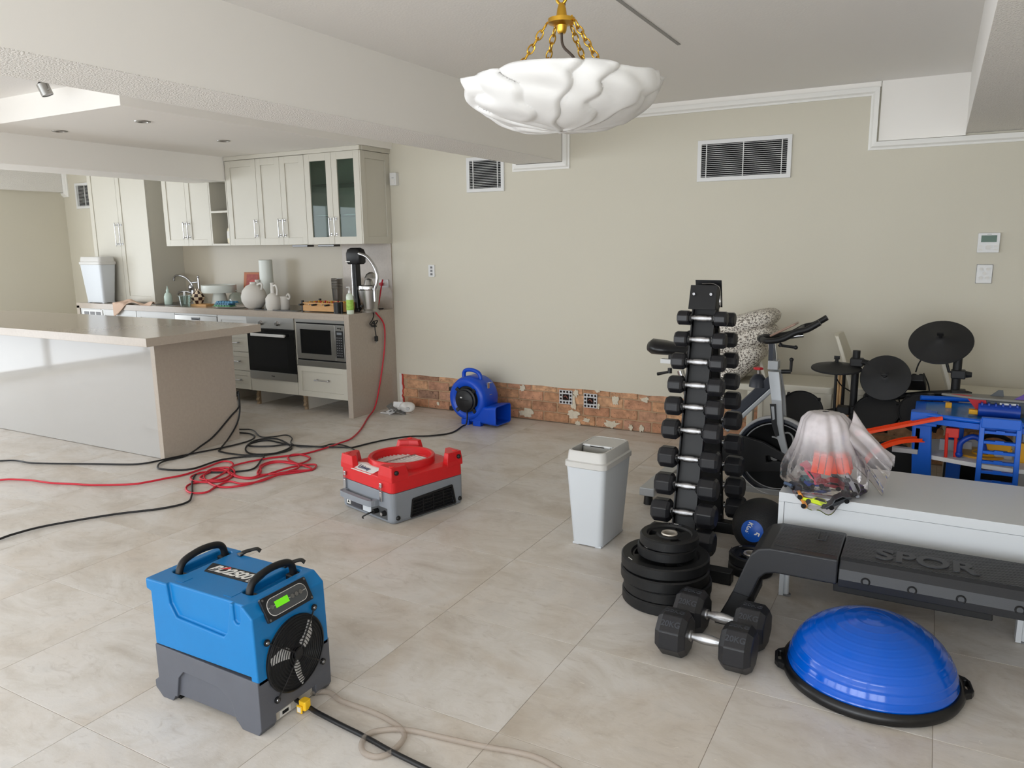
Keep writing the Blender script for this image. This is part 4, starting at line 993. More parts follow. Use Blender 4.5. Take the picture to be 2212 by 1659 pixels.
# ---- balance dome
bo = thing('balance_dome', 'glossy blue half-dome balance trainer on a black rim base', 'balance trainer', (-.098, 2.742, 0), math.radians(5))
prof = []
Rd, Hd = .272, .196
for i in range(97):
    a = PI/2*i/96; r = Rd*math.cos(a)**.93; z = .034+Hd*math.sin(a)
    k = (i % 8 == 4); prof.append((max(r, 0.0)+(.0012 if k else 0)*math.cos(a), z+(.0012 if k else 0)*math.sin(a)))
prof[-1] = (0, prof[-1][1])
MB().lathe(prof, 96).build('dome', mat('dome_blue', (0, 84, 192), 0.16, coat=0.3), bo, smooth=40)
MB().lathe([(0, .002), (.268, .0), (.286, .006), (.293, .022), (.289, .036), (.278, .044), (.268, .042), (.264, .030), (0, .030)], 72).build('rim_base', mat('rim_rubber', (16, 16, 17), 0.35), bo, smooth=40)
for a in (math.radians(184), math.radians(4)):
    mb = MB(); mb.M = Matrix.Rotation(a, 4, 'Z'); mb.prism([(.275, -.070), (.305, -.050), (.315, -.03), (.315, .03), (.305, .050), (.275, .070)], .012, .036); h = mb.build('grip_lug', 'rim_rubber', bo, bev=.004)
    cut(h, (lambda m_: (setattr(m_, 'M', Matrix.Rotation(a, 4, 'Z')), m_.prism(rrect(.290, .304, -.03, .03, .006), -.1, .1))[1])(MB()))
# ---- white low cabinet
mat('unit_white', (202, 205, 208), 0.32)
cu = thing('low_cabinet', 'low white cabinet on legs behind the step bench', 'cabinet', (.25, 3.53, 0))
ct_ = .466; a0, a1 = -.765, .85; b0, b1 = -.268, .275
MB().box(a0, a1, b0, b1, ct_-.040, ct_).build('top_board', 'unit_white', cu, bev=.0015)
MB().box(a0, a0+.022, b0, b1, .15, ct_-.0405).build('side_board', 'unit_white', cu, bev=.0015); MB().box(a1-.022, a1, b0, b1, .15, ct_-.0405).build('side_board', 'unit_white', cu, bev=.0015)
MB().box(a0+.023, a1-.023, b0+.004, b0+.022, .155, ct_-.042).build('front_panel', 'unit_white', cu, bev=.0015)
MB().box(a0+.022, a1-.022, b0+.022, b1, .15, .17).build('bottom_board', 'unit_white', cu); MB().box(a0+.022, a1-.022, b1-.015, b1, .17, ct_-.041).build('back_board', 'unit_white', cu)
for x in (a0+.02, .12, a1-.05):
    for y in (b0+.0, b1-.04): 
        l = MB().box(x, x+.018, y, y+.05, 0.003, .15).build('leg', 'unit_white', cu); MB().cyl((x+.03, y+.02, 0), (x+.03, y+.02, .006), .018, n=16).build('leg_pad', 'grey_plastic', l)
        MB().cyl((x+.026, y+.022, .006), (x+.026, y+.022, .10), .012, n=14).build('leg_rod', 'unit_white', l, smooth=40)
# ================================================================ BIKE, CHAIRS, DRUMS, TOYS
def plane(Y, ox=0, oz=0):
    def f(px, py, dy=0.0):
        p = ony(px, py, Y+dy); return Vector((p.x-ox, dy, p.z-oz))
    return f
# ---- spin bike (stands along the wall, wheel to the right)
BY = 4.45; bx_ = -.98
bk = thing('spin_bike', 'silver and black spin bike with chrome-rimmed flywheel behind the dumbbell rack', 'exercise bike', (bx_, BY, 0))
b = plane(BY, bx_)
mat('bike_silver', (168, 171, 174), 0.32, 0.35); mat('bike_navy', (38, 42, 52), 0.4); mat('chrome_rim', (196, 198, 202), 0.25, 0.35)
wc = b(1676, 984); wr = .236
fw = MB().lathe([(0, -.018), (wr*.80, -.018), (wr*.86, -.022), (wr*.86, .022), (wr*.80, .018), (0, .018)], 64, 'y', c=tuple(wc)).build('flywheel', mat('flywheel_black', (10, 10, 11), 0.3), bk, smooth=35)
MB().lathe([(wr*.80, -.019), (wr*.815, -.0235), (wr*.83, -.019)], 64, 'y', c=tuple(wc)).build('inner_chrome_ring', 'chrome_rim', fw, smooth=60)
MB().lathe([(wr*.86, -.024), (wr*.88, -.028), (wr*.96, -.027), (wr*.985, -.018), (wr*.985, .018), (wr*.96, .027), (wr*.86, .024)], 64, 'y', c=tuple(wc)).build('outer_rim', mat('rim_navy', (30, 34, 44), .2), fw, smooth=30)
MB().lathe([(wr*.945, -.0278), (wr*.965, -.031), (wr*.99, -.022), (wr, -.012), (wr, .012), (wr*.98, .022)], 64, 'y', c=tuple(wc)).build('outer_chrome_ring', 'chrome_rim', fw, smooth=40)
for k in range(3):
    a = .9+k*2.1
    pts = []
    for i in range(22):
        t = i/21*4.4; rr = .118+.030*math.sin(t*1.3); aa = a+t*.17
        pts.append((wc.x+rr*math.cos(aa)+.02*math.cos(t*2), -.021, wc.z+rr*math.sin(aa)+.02*math.sin(t*2)))
    MB().ribbon(pts, .009, .001, up=(0, 1, 0)).build('swirl_mark', mat('mark_grey', (150, 150, 150), 0.5), fw)
MB().lathe([(0, -.05), (.02, -.05), (.024, -.03), (.024, .03), (.02, .05), (0, .05)], 20, 'y', c=tuple(wc)).build('hub', 'steel', fw, smooth=40)
# fork column in front of the wheel (both sides)
for dy in (-.052, .052):
    P = [b(1674, 800)+Vector((0, dy*.6, 0)), b(1682, 860)+Vector((0, dy, 0)), b(1687, 925)+Vector((0, dy, 0)), b(1697, 962)+Vector((0, dy, 0)), b(1714, 1016)+Vector((0, dy, 0)), b(1738, 1068)+Vector((0, dy, 0))]
    mb = MB()
    ws = (.062, .058, .050, .040, .036, .034)
    loft(mb, [[(p.x-w/2, p.y-.012, p.z), (p.x+w/2, p.y-.012, p.z), (p.x+w/2, p.y+.012, p.z), (p.x-w/2, p.y+.012, p.z)] for p, w in zip(P, ws)][::-1])
    fk = mb.build('fork_leg', 'bike_silver', bk, bev=.004)
    if dy < 0:
        q = [(1668, 868), (1681, 868), (1683, 910), (1688, 935), (1680, 938), (1672, 912)]
        mb = MB().prism([(b(*t).x, b(*t).z) for t in q][::-1], dy-.018, dy-.012, 'y'); ins = mb.build('brake_slot', 'black_plastic', fk)
        q = [(1671, 873), (1677, 873), (1679, 900), (1674, 902)]
        MB().prism([(b(*t).x, b(*t).z) for t in q][::-1], dy-.020, dy-.018, 'y').build('slot_insert', 'bike_silver', ins)
h0 = b(1672, 786); MB().box(h0.x-.028, h0.x+.028, -.035, .035, h0.z-.03, h0.z+.022).build('head_block', 'bike_silver', bk, bev=.004)
# handlebar post
p0, p1 = b(1673, 790), b(1668, 734)
loft(MB(), [[(p.x-.021, -.021, p.z), (p.x+.021, -.021, p.z), (p.x+.021, .021, p.z), (p.x-.021, .021, p.z)] for p in (p0, p1)]).build('handlebar_post', 'chrome', bk, bev=.003)
MB().box(p1.x-.012, p1.x+.012, -.0225, -.021, p0.z, p1.z).build('post_scale', 'bike_navy', bk)
# handlebars: two long grips, cross bar, screen mount
for dy in (-.15, .15):
    P = cat([b(1650, 730)+Vector((0, dy*.35, 0)), b(1668, 731)+Vector((0, dy*.9, 0)), b(1700, 726)+Vector((0, dy, 0)), b(1728, 712)+Vector((0, dy, 0)), b(1752, 706)+Vector((0, dy, 0)), b(1779, 691)+Vector((0, dy, 0))], 6)
    MB().tube(P, .0165, 12).build('handlebar_grip', 'black_rubber', bk, smooth=60)
P = cat([b(1650, 730)+Vector((0, -.055, 0)), b(1643, 731), b(1650, 730)+Vector((0, .055, 0))], 6)
MB().tube(P, .020, 12).build('handlebar_bend', 'black_rubber', bk, smooth=60)
MB().tube([b(1728, 712)+Vector((0, -.15, 0)), b(1728, 712)+Vector((0, .15, 0))], .014, 10).build('cross_bar', 'black_rubber', bk, smooth=60)
q0, q1 = b(1667, 724), b(1722, 698)
mb = MB(); d = (q1-q0); nn = Vector((-d.z, 0, d.x)).normalized()*.006
mb.add([q0+Vector((0, -.06, 0))-nn, q1+Vector((0, -.06, 0))-nn, q1+Vector((0, .06, 0))-nn, q0+Vector((0, .06, 0))-nn, q0+Vector((0, -.06, 0))+nn, q1+Vector((0, -.06, 0))+nn, q1+Vector((0, .06, 0))+nn, q0+Vector((0, .06, 0))+nn], [(3, 2, 1, 0), (4, 5, 6, 7), (0, 1, 5, 4), (1, 2, 6, 5), (2, 3, 7, 6), (3, 0, 4, 7)])
mb.build('tablet_tray', mat('tray_wood', (148, 120, 104), 0.3), bk, bev=.004)
MB().tube([b(1690, 730), b(1736, 724)], .012, 10).build('slide_rail', 'chrome', bk, smooth=60)
# lever handles
for c0, c1, c2 in (((1685, 742), (1690, 745), (1721, 749)), ((1690, 801), (1710, 801), (1712, 775))):
    lv = MB().cyl(b(*c0)+Vector((0, -.03, 0)), b(*c1)+Vector((0, -.03, 0)), .012, n=12).build('clamp_lever', 'black_plastic', bk, smooth=40)
    MB().tube([b(*c1)+Vector((0, -.03, 0)), b(*c2)+Vector((0, -.035, 0))], [.0075, .0085], 8).build('lever_arm', 'black_plastic', lv, smooth=40); MB().sphere(tuple(b(*c2)+Vector((0, -.035, 0))), .012, 10, 8).build('lever_ball', 'black_plastic', lv, smooth=60)
# main beam: navy top with silver underside, down to crank
for wdt, off, m_, nm in ((.058, 0, 'bike_navy', 'main_beam'), (.026, -.040, 'bike_silver', 'beam_underside')):
    A, B_ = b(1668, 820), b(1560, 918); d = (B_-A).normalized(); n2 = Vector((-d.z, 0, d.x));  n2 = n2 if n2.z > 0 else -n2
    mb = MB(); loft(mb, [[p+n2*(off+wdt/2)+Vector((0, -.028, 0)), p+n2*(off+wdt/2)+Vector((0, .028, 0)), p+n2*(off-wdt/2)+Vector((0, .028, 0)), p+n2*(off-wdt/2)+Vector((0, -.028, 0))] for p in (A, B_)]); mb.build(nm, m_, bk, bev=.006)
MB().lathe([(0, 0), (.050, 0), (.045, .04), (.025, .07), (0, .075)], 20, c=tuple(b(1637, 835))).build('resistance_cover', 'bike_navy', bk, smooth=60)
kn = MB().cyl(b(1638, 822), b(1638, 800), .006, n=10).build('resistance_rod', 'chrome', bk, smooth=40)
MB().lathe([(0, -.006), (.028, -.006), (.030, 0), (.026, .007), (0, .008)], 6, c=tuple(b(1638, 796))).build('red_knob', mat('knob_red', (196, 34, 44), 0.4), kn, bev=.003)
# belt guard, crank, pedals
q = [(1545, 942), (1612, 943), (1650, 955), (1696, 982), (1711, 1014), (1690, 1020), (1545, 1016), (1525, 980)]
gd = MB().prism([(b(*t, -.075).x, b(*t, -.075).z) for t in q][::-1], -.085, -.055, 'y').build('belt_guard', 'black_plastic', bk)
q = [(1655, 985), (1660, 984), (1688, 996), (1656, 998)]
cut(gd, MB().prism([(b(*t, -.075).x, b(*t, -.075).z) for t in q][::-1], -.2, .0, 'y')); bevel(gd, .006)
c = b(1560, 980); cr = MB().cyl((c.x, -.11, c.z), (c.x, .11, c.z), .02, n=14).build('crank_axle', 'steel', bk, smooth=40)
for s in (-1, 1):
    ar = MB().ribbon([(c.x, s*.105, c.z), (c.x+s*.05, s*.11, c.z-s*.15)], .022, .014, up=(0, 1, 0)).build('crank_arm', 'steel', cr); MB().box(c.x+s*.05-.045, c.x+s*.05+.045, s*.16-.045, s*.16+.045, c.z-s*.15-.012, c.z-s*.15+.012).build('pedal', 'black_plastic', cr, bev=.004)
# seat tube, saddle, stabilisers
P = [b(1475, 792), b(1492, 880), b(1545, 1000)]
MB().tube([b(1470, 800), b(1500, 905)], .022, 14).build('seat_post', 'chrome', bk, smooth=50)
MB().tube([b(1494, 885), b(1552, 985)], .034, 14).build('seat_tube', 'bike_silver', bk, smooth=50)
s0 = b(1432, 776); MB().box(s0.x-.01, s0.x+.13, -.02, .02, s0.z-.022, s0.z+.004).build('seat_slider', 'white_plastic', bk, bev=.002)
lv = MB().cyl(b(1447, 795), b(1447, 806), .013, n=12).build('seat_lever', 'black_plastic', bk, smooth=40); MB().tube([b(1447, 803), b(1420, 808)], [.007, .010], 8).build('lever_arm', 'black_plastic', lv, smooth=40)
sc = b(1402, 757); L = b(1500, 760).x-sc.x
rings = []
for i in range(15):
    t = i/14; w = (.105*math.sin(min(1, (t+.06)/.30)*PI/2)*(1-min(1, max(0, (t-.28)/.5))**1.1*.74)) if t < .97 else .014
    top = .030*(1 if t > .3 else .8+.2*math.sin(t/.3*PI/2)); zc = s0.z+.062+.012*math.cos(t*2.6)-.004; x = sc.x+L*1.25*t
    hh = .056*(1-.45*t)*(1 if i else .6)
    w = max(w, .012) if i else .045
    rings.append([(x, w*math.cos(a), zc+(hh if math.sin(a) > 0 else hh*.75)*math.sin(a)) for a in [2*PI*k/16 for k in range(16)]])
loft(MB(), rings).build('saddle', mat('saddle_black', (22, 22, 24), 0.3), bk, smooth=60)
MB().cyl((s0.x+.05, 0, s0.z), (s0.x+.05, 0, s0.z+.04), .016, n=12).build('saddle_clamp', 'black_plastic', bk, smooth=40)
rs = -1.385-bx_
st = MB().box(rs-.045, rs+.045, -.345, .30, .055, .105).build('rear_stabiliser', 'bike_silver', bk, bev=.006)
for y in (-.31, .26): MB().cyl((rs, y, 0), (rs, y, .056), .028, .024, n=18).build('levelling_foot', 'black_rubber', st, smooth=40)
fs_ = wc.x+.26
st = MB().box(fs_-.045, fs_+.045, -.26, .26, .055, .105).build('front_stabiliser', 'bike_silver', bk, bev=.006)
for y in (-.22, .22): MB().cyl((fs_, y, 0), (fs_, y, .056), .028, .024, n=18).build('levelling_foot', 'black_rubber', st, smooth=40)
MB().box(rs, fs_, -.03, .03, .065, .10).build('base_rail', 'bike_silver', bk, bev=.004)
# ---- white shell chairs in a row along the wall
mat('chair_shell', (206, 201, 186), 0.42)
def chair(label, x, y, rz=0, zs=.59):
    R = thing('shell_chair', label, 'chair', (x, y, 0), rz, 'pale moulded chairs along the wall')
    hw = .215
    MB().prism(rrect(-hw, hw, -hw, hw, .03), zs-.045, zs).build('seat', 'chair_shell', R, bev=.008, seg=3)
    # arched side frames: legs with curved apron
    for s, nm in ((-1, 'front'), (1, 'rear')):
        pts = [(-hw+.005, 0), (-hw+.005, zs-.04), (hw-.005, zs-.04), (hw-.005, 0), (hw-.055, 0)]
        for i in range(13):
            a = PI*i/12; pts.append(((hw-.062)*math.cos(a), (zs-.20)+.13*math.sin(a)))
        pts.append((-hw+.055, 0))
        MB().prism(pts[::-1], s*(hw-.045)-.02 if s > 0 else -hw+.005, s*(hw-.045)+.04-.02 if s > 0 else -hw+.045, 'y').build('leg_arch', 'chair_shell', R, bev=.006)
    # curved back, rising at the left end
    rings = []
    for i in range(9):
        t = i/8; z = zs-.03+.35*t; xx = -hw+.015-.085*t-.03*t*t; wd = hw-.02-.045*t*t
        rings.append([(xx-.012+.03*(1-abs(k-4)/4.0)*-.6, wd*(k-4)/4.0, z) for k in range(9)]+[(xx+.012+.03*(1-abs(k-4)/4.0)*-.6, wd*(k-4)/4.0, z) for k in range(8, -1, -1)])
    loft(MB(), rings).build('backrest', 'chair_shell', R, smooth=50, bev=.004)
    return R
chair('pale moulded chair with empty seat visible behind the bike handlebars', -.735, 5.36)
chair('pale moulded chair behind the left drum post', -.215, 5.40)
chair('pale moulded chair behind the toy garage', .34, 5.40)
chair('pale moulded chair piled with speckled cushions', -1.185, 5.28, -PI/2)
# ---- speckled boucle cushions leaning on the chair
def boucle():
    m = bpy.data.materials.new('boucle'); m.use_nodes = True; nt = m.node_tree; N = nt.nodes; L = nt.links; b_ = N['Principled BSDF']; b_.inputs['Roughness'].default_value = .95
    tc = N.new('ShaderNodeTexCoord'); n = N.new('ShaderNodeTexNoise'); n.inputs['Scale'].default_value = 95; n.inputs['Detail'].default_value = 2; L.new(tc.outputs['Object'], n.inputs['Vector'])
    r = N.new('ShaderNodeValToRGB'); r.color_ramp.elements[0].position = .42; r.color_ramp.elements[0].color = lin((120, 112, 104)); r.color_ramp.elements[1].position = .50; r.color_ramp.elements[1].color = lin((228, 222, 212))
    L.new(n.outputs['Fac'], r.inputs['Fac']); L.new(r.outputs['Color'], b_.inputs['Base Color'])
    bp = N.new('ShaderNodeBump'); bp.inputs['Strength'].default_value = .7; bp.inputs['Distance'].default_value = .01; L.new(n.outputs['Fac'], bp.inputs['Height']); L.new(bp.outputs['Normal'], b_.inputs['Normal']); MATS['boucle'] = m
boucle()
def cushion(label, c, ang, l, t):
    R = thing('cushion', label, 'cushion', c, 0, 'speckled cushions on the chair')
    def fn(u, v):
        a = 2*PI*u; ph = PI*v
        sx = lambda q, e: math.copysign(abs(q)**e, q)
        x = l/2*sx(math.cos(a), .45)*abs(math.sin(ph))**.5; y = .20*sx(math.sin(a), .45)*abs(math.sin(ph))**.5; z = -t/2*math.cos(ph)
        return (x, y, z)
    o = MB().grid(fn, 32, 14, True).build('cover', 'boucle', R, smooth=70); o.rotation_euler = (0, ang, 0)
    s = MB().tube([(l/2*math.copysign(abs(math.cos(a))**.45, math.cos(a)), .20*math.copysign(abs(math.sin(a))**.45, math.sin(a)), 0) for a in [2*PI*i/48 for i in range(48)]], .004, 6, closed=True).build('piping', 'boucle', R, smooth=60); s.rotation_euler = (0, ang, 0)
def cpos(px, py): p = ony(px, py, 5.22); return (p.x, 5.22, p.z)
cushion('speckled boucle cushion, lowest of the pile by the dumbbell rack', cpos(1600, 785), -.80, .42, .17)
cushion('speckled boucle cushion, middle of the pile by the dumbbell rack', cpos(1610, 735), -.42, .42, .155)
cushion('speckled boucle cushion, topmost of the pile by the dumbbell rack', cpos(1612, 698), -.30, .43, .135)
# ---- electronic drum kit
mat('drum_black', (20, 20, 21), 0.55); mat('pad_black', (28, 28, 29), 0.7); mat('cymbal_rubber', (30, 30, 31), 0.6)
DY = 4.92; dx0 = -.2
dk = thing('drum_kit', 'black electronic drum kit with round pads and three cymbal pads', 'drum kit', (dx0, DY, 0))
d = plane(DY, dx0)
def vtube(name, px, y0, y1, r, dy=0.0, m='drum_black', to_floor=False):
    a, c = d(px, y0, dy), d(px, y1, dy); 
    if to_floor: c = Vector((a.x, a.y, 0))
    else: c = Vector((a.x, a.y, c.z))
    return MB().cyl(a, c, r, n=16).build(name, m, dk, smooth=40)
vtube('left_post', 1851, 757, 985, .021, to_floor=True); vtube('right_post', 2070, 772, 900, .023, to_floor=True)
vtube('inner_post', 1822, 800, 900, .016, .12, to_floor=True); vtube('centre_post', 2010, 850, 900, .020, -.1, to_floor=True)
MB().tube([d(1770, 893), d(1851, 880), d(1900, 860, .05), d(1990, 852, .05), d(2070, 848)], .019, 12).build('cross_tube', 'drum_black', dk, smooth=50)
MB().tube([d(1770, 893), d(1720, 893)], .017, 12).build('arm_tube', 'drum_black', dk, smooth=50)
for px, py in ((1851, 782), (1851, 885), (2070, 808), (2070, 850), (1822, 885)):
    p = d(px, py); cl = MB().box(p.x-.036, p.x+.036, -.034, .034, p.z-.024, p.z+.024).build('clamp', 'drum_black', dk, bev=.006)
    MB().cyl((p.x+.036, 0, p.z), (p.x+.066, 0, p.z), .020, .014, n=8).build('wing_nut', 'drum_black', cl)
def cymbal(px, py, rad, tilt, az, dy, lab, stand=None):
    p = d(px, py, dy); M_ = Matrix.Translation(p) @ Matrix.Rotation(az, 4, 'Z') @ Matrix.Rotation(tilt, 4, 'X')
    mb = MB(); mb.M = M_; mb.lathe([(0, .026), (.012, .026), (.026, .020), (.040, .010), (rad*.98, -.010), (rad, -.016), (rad*.99, -.020), (rad*.9, -.018), (0, .004)], 48); o = mb.build(lab, 'cymbal_rubber', dk, smooth=35)
    mb = MB(); mb.M = M_; mb.cyl((0, 0, .02), (0, 0, .05), .010, n=10); mb.box(-.016, .016, -.004, .004, .040, .060); mb.build('cymbal_nut', 'drum_black', o)
    if stand:
        MB().tube([M_ @ Vector((0, 0, -.005))]+[d(*q) for q in stand], .008, 10).build('cymbal_rod', 'drum_black', dk, smooth=50)
cymbal(1807, 790, .142, .10, .12, -.05, 'hi_hat_pad', [(1801, 905, -.05)])
cymbal(1912, 815, .135, 1.18, -.05, -.10, 'crash_pad', [(1870, 784, -.05), (1851, 782, 0)])
cymbal(2032, 735, .165, .72, -.12, .02, 'ride_pad', [(2040, 765, 0), (2050, 803, 0), (2070, 804, 0)])
def pad(px, py, rad, tilt, az, dy):
    p = d(px, py, dy); M_ = Matrix.Translation(p) @ Matrix.Rotation(az, 4, 'Z') @ Matrix.Rotation(tilt, 4, 'X')
    mb = MB(); mb.M = M_; mb.lathe([(0, -.045), (rad*.6, -.045), (rad*.93, -.030), (rad, -.010), (rad, .010), (rad*.96, .016), (rad*.92, .012), (0, .012)], 48); o = mb.build('drum_pad', 'pad_black', dk, smooth=35)
    mb = MB(); mb.M = M_; mb.lathe([(rad*.94, .010), (rad*.97, .020), (rad, .020), (rad*1.015, .012), (rad*1.015, -.004)], 48); mb.build('hoop', 'drum_black', o, smooth=35)
    for k in range(4):
        a = k*PI/2+.6; mb = MB(); mb.M = M_; mb.box(rad*math.cos(a)-.008, rad*math.cos(a)+.008, rad*math.sin(a)-.008, rad*math.sin(a)+.008, -.02, .026); mb.build('lug', 'drum_black', o)
pad(1730, 887, .125, .95, .25, -.12); pad(1893, 893, .125, .80, -.15, -.14); pad(1990, 893, .120, .85, .1, -.14)
kp = d(1925, 965, -.18); MB().lathe([(0, -.05), (.15, -.05), (.165, -.03), (.165, .03), (.150, .04), (0, .04)], 40, 'y', c=(kp.x, kp.y, .21)).build('kick_pad', 'pad_black', dk, smooth=35)
vtube('pedal_rod', 1926, 968, 1015, .010, -.12, 'chrome', to_floor=True)
# module with knobs
mp = d(1968, 826, .02)
md = MB(); md.M = Matrix.Translation(mp) @ Matrix.Rotation(-.55, 4, 'X') @ Matrix.Rotation(-.1, 4, 'Z'); md.prism(rrect(-.10, .075, -.075, .075, .012), -.02, .02); MDM = md.M
md = md.build('sound_module', 'drum_black', dk, bev=.004)
for (u, v, r_) in ((-.02, -.045, .012), (.018, -.045, .012), (.054, -.045, .012), (.052, .012, .009), (.052, .038, .009)):
    mb = MB(); mb.M = MDM; mb.cyl((u, v, .02), (u, v, .032), r_, n=16); mb.build('knob', 'black_plastic', md, smooth=40); mb = MB(); mb.M = MDM; mb.lathe([(r_+.002, .0202), (r_+.004, .0206), (r_+.005, .0202)], 20); mb.M = MDM @ Matrix.Translation((u, v, 0)); 
mb = MB(); mb.M = MDM; mb.box(-.02, .022, -.008, .040, .020, .0215); mb.build('screen_frame', mat('screen_red', (150, 60, 50), 0.4), md); mb = MB(); mb.M = MDM; mb.box(-.016, .018, -.004, .036, .0215, .022); mb.build('screen', 'black_glass', md)
for u in (-.02, .018, .054):
    mb = MB(); mb.M = MDM; mb.box(u-.012, u+.012, -.064, -.062, .020, .0206); mb.build('print_line', 'grey_plastic', md)
for pts in ([(1997, 768), (1985, 785), (1978, 804)], [(1995, 806), (2005, 830), (2008, 850)], [(1803, 808), (1815, 830), (1838, 846)], [(1940, 858), (1945, 880), (1935, 900)], [(1955, 858), (1950, 890), (1950, 915)], [(1960, 860), (1958, 885), (1975, 880), (1988, 872)], [(1862, 786), (1870, 785), (1880, 795)], [(1880, 865), (1870, 850), (1862, 868)]):
    MB().tube(cat([d(x, y, .03) for x, y in pts], 6), .0042, 6).build('cable', 'black_rubber', dk, smooth=60)
sk = thing('drum_sticks', 'pair of pale wooden drumsticks standing by the drum post', 'drumsticks', tuple(Vector((dx0, DY, 0))+Vector((d(1811, 830, .05).x, .05, 0))))
for k in (0, 1): MB().tube([(.012*k, 0, .36), (.014*k, .01, .75-.02*k)], [.007, .006], 8).build('stick', mat('stick_wood', (205, 165, 115), 0.5), sk, smooth=50)
MB().lathe([(.02, 0), (.02, .42), (.024, .42), (.024, 0)], 12, c=(.006, 0, 0)).build('stick_holder', 'drum_black', sk, smooth=40)
# dark bag and grey case on the floor behind the cabinet
o = thing('duffel_bag', 'crumpled black bag on the floor behind the toy garage', 'bag', (.36, 5.02, 0))
def lump(rx, ry, rz, seed, amp=.18):
    r = random.Random(seed); ph = [(r.uniform(1, 4), r.uniform(0, 6), r.uniform(0, 6)) for _ in range(6)]
    def fn(u, v):
        a = 2*PI*u; b2 = PI*v; k = 1+amp*sum(math.sin(f*a+p)*math.sin(f*b2*1.5+q) for f, p, q in ph)/2.5
        return (rx*k*math.sin(b2)*math.cos(a), ry*k*math.sin(b2)*math.sin(a), max(0.0, rz*(1-k*math.cos(b2))))
    return fn
MB().grid(lump(.20, .13, .18, 3), 40, 20, True).build('bag_body', mat('bag_cloth', (18, 18, 19), 0.9, bump=.4, bscale=40), o, smooth=80)
MB().tube(cat([(-.12, -.05, .3), (-.05, -.10, .42), (.06, -.09, .41), (.12, -.03, .28)], 6), .012, 8).build('bag_strap', 'bag_cloth', o, smooth=60)
o = thing('grey_case', 'dark grey rounded plastic case on the floor behind the low cabinet', 'case', (.10, 4.72, 0))
loft(MB(), [[(x, y, z) for x, y in rrect(-.16+q, .16-q, -.09+q, .09-q, .04)] for z, q in ((0.002, .01), (.02, 0), (.10, .004), (.125, .03))]).build('case_body', mat('case_grey', (84, 86, 88), 0.5), o, smooth=40)
MB().tube(cat([(-.05, 0, .12), (-.04, 0, .15), (.04, 0, .15), (.05, 0, .12)], 5), .009, 8).build('case_handle', 'case_grey', o, smooth=60)
# ---- toy garage
GY = 4.42; gx = .25
gt = thing('toy_garage', 'blue plastic toy car garage with ladder lift and orange track', 'toy garage', (gx, GY, 0))
g = plane(GY, gx)
mat('toy_blue', (10, 92, 200), 0.35); mat('toy_blue_dark', (12, 60, 160), 0.4); mat('toy_orange', (240, 72, 20), 0.35); mat('toy_yellow', (232, 170, 30), 0.4); mat('toy_red', (214, 44, 30), 0.4); mat('toy_grey', (176, 176, 178), 0.45); mat('toy_white', (226, 226, 224), 0.4)
a, c = g(1990, 888), g(1998, 1030)
MB().frust((c.x-.045, c.x+.045, -.05, .05), (a.x-.040, a.x+.050, -.05, .05), 0, a.z).build('corner_pillar', 'toy_blue', gt, bev=.006)
MB().frust((c.x+.75, c.x+.84, .12, .22), (c.x+.76, c.x+.83, .12, .22), 0, a.z-.02).build('corner_pillar', 'toy_blue', gt, bev=.006)
MB().frust((c.x+.10, c.x+.17, .34, .42), (c.x+.10, c.x+.17, .34, .42), 0, a.z-.02).build('corner_pillar', 'toy_blue', gt, bev=.006)
zt = a.z-.015
def deck(x0, x1, y0, y1, z, th, n=24, bulge=.07):
    pts = []
    for i in range(n+1):
        t = i/n; pts.append((x0+(x1-x0)*t, y0-bulge*math.sin(PI*t)))
    for i in range(n+1):
        t = 1-i/n; pts.append((x0+(x1-x0)*t, y1+bulge*math.sin(PI*t)))
    return MB().prism(pts, z-th, z)
dkk = deck(a.x-.03, a.x+.86, -.07, .36, zt, .030).build('upper_deck', 'toy_blue', gt, bev=.003)
deck(a.x+.02, a.x+.81, -.025, .315, zt+.004, .004).build('deck_road', mat('road_blue', (30, 105, 170), 0.25), dkk)
MB().tube(cat([(a.x-.01+.87*t, -.065-.07*math.sin(PI*t), zt+.012) for t in [i/16 for i in range(17)]], 2), .012, 8).build('deck_rail', 'toy_blue', dkk, smooth=60)
MB().tube(cat([(a.x-.01+.87*t, .355+.07*math.sin(PI*t), zt+.02) for t in [i/16 for i in range(17)]], 2), .014, 8).build('deck_rail', 'toy_blue', dkk, smooth=60)
MB().box(a.x-.045, a.x+.075, -.085, -.02, zt-.045, zt+.025).build('track_clip', 'toy_blue', gt, bev=.004)
mb = MB(); cx_ = g(2165, 888).x
mb.cyl((cx_-.10, .06, zt+.035), (cx_+.08, .06, zt+.035), .034, n=20); mb.build('roller', 'toy_blue_dark', gt, smooth=40)
for k in range(6): MB().box(cx_-.09+k*.03, cx_-.082+k*.03, .03, .09, zt+.064, zt+.076).build('roller_tooth', 'toy_blue_dark', gt)
MB().box(cx_-.14, cx_-.10, .04, .08, zt+.012, zt+.035).build('orange_latch', 'toy_yellow', gt, bev=.003); q = g(2050, 868, .2); MB().box(q.x-.015, q.x+.015, .2, .23, zt, zt+.03).build('orange_latch', 'toy_yellow', gt, bev=.003)
zw = g(2060, 985).z
dw = deck(a.x+.05, a.x+.90, -.03, .34, zw, .022, bulge=.10).build('middle_deck', 'toy_white', gt, bev=.002)
q = g(2120, 975, .05); MB().cyl((q.x, .10, zw), (q.x, .10, zw+.010), .115, n=40).build('turntable', mat('turntable_ochre', (206, 150, 44), 0.4), dw, smooth=40)
MB().lathe([(.055, .010), (.060, .016), (.066, .010)], 36, c=(q.x+.02, .09, zw)).build('turntable_ring', 'toy_yellow', dw, smooth=40)
q = g(2055, 950); 
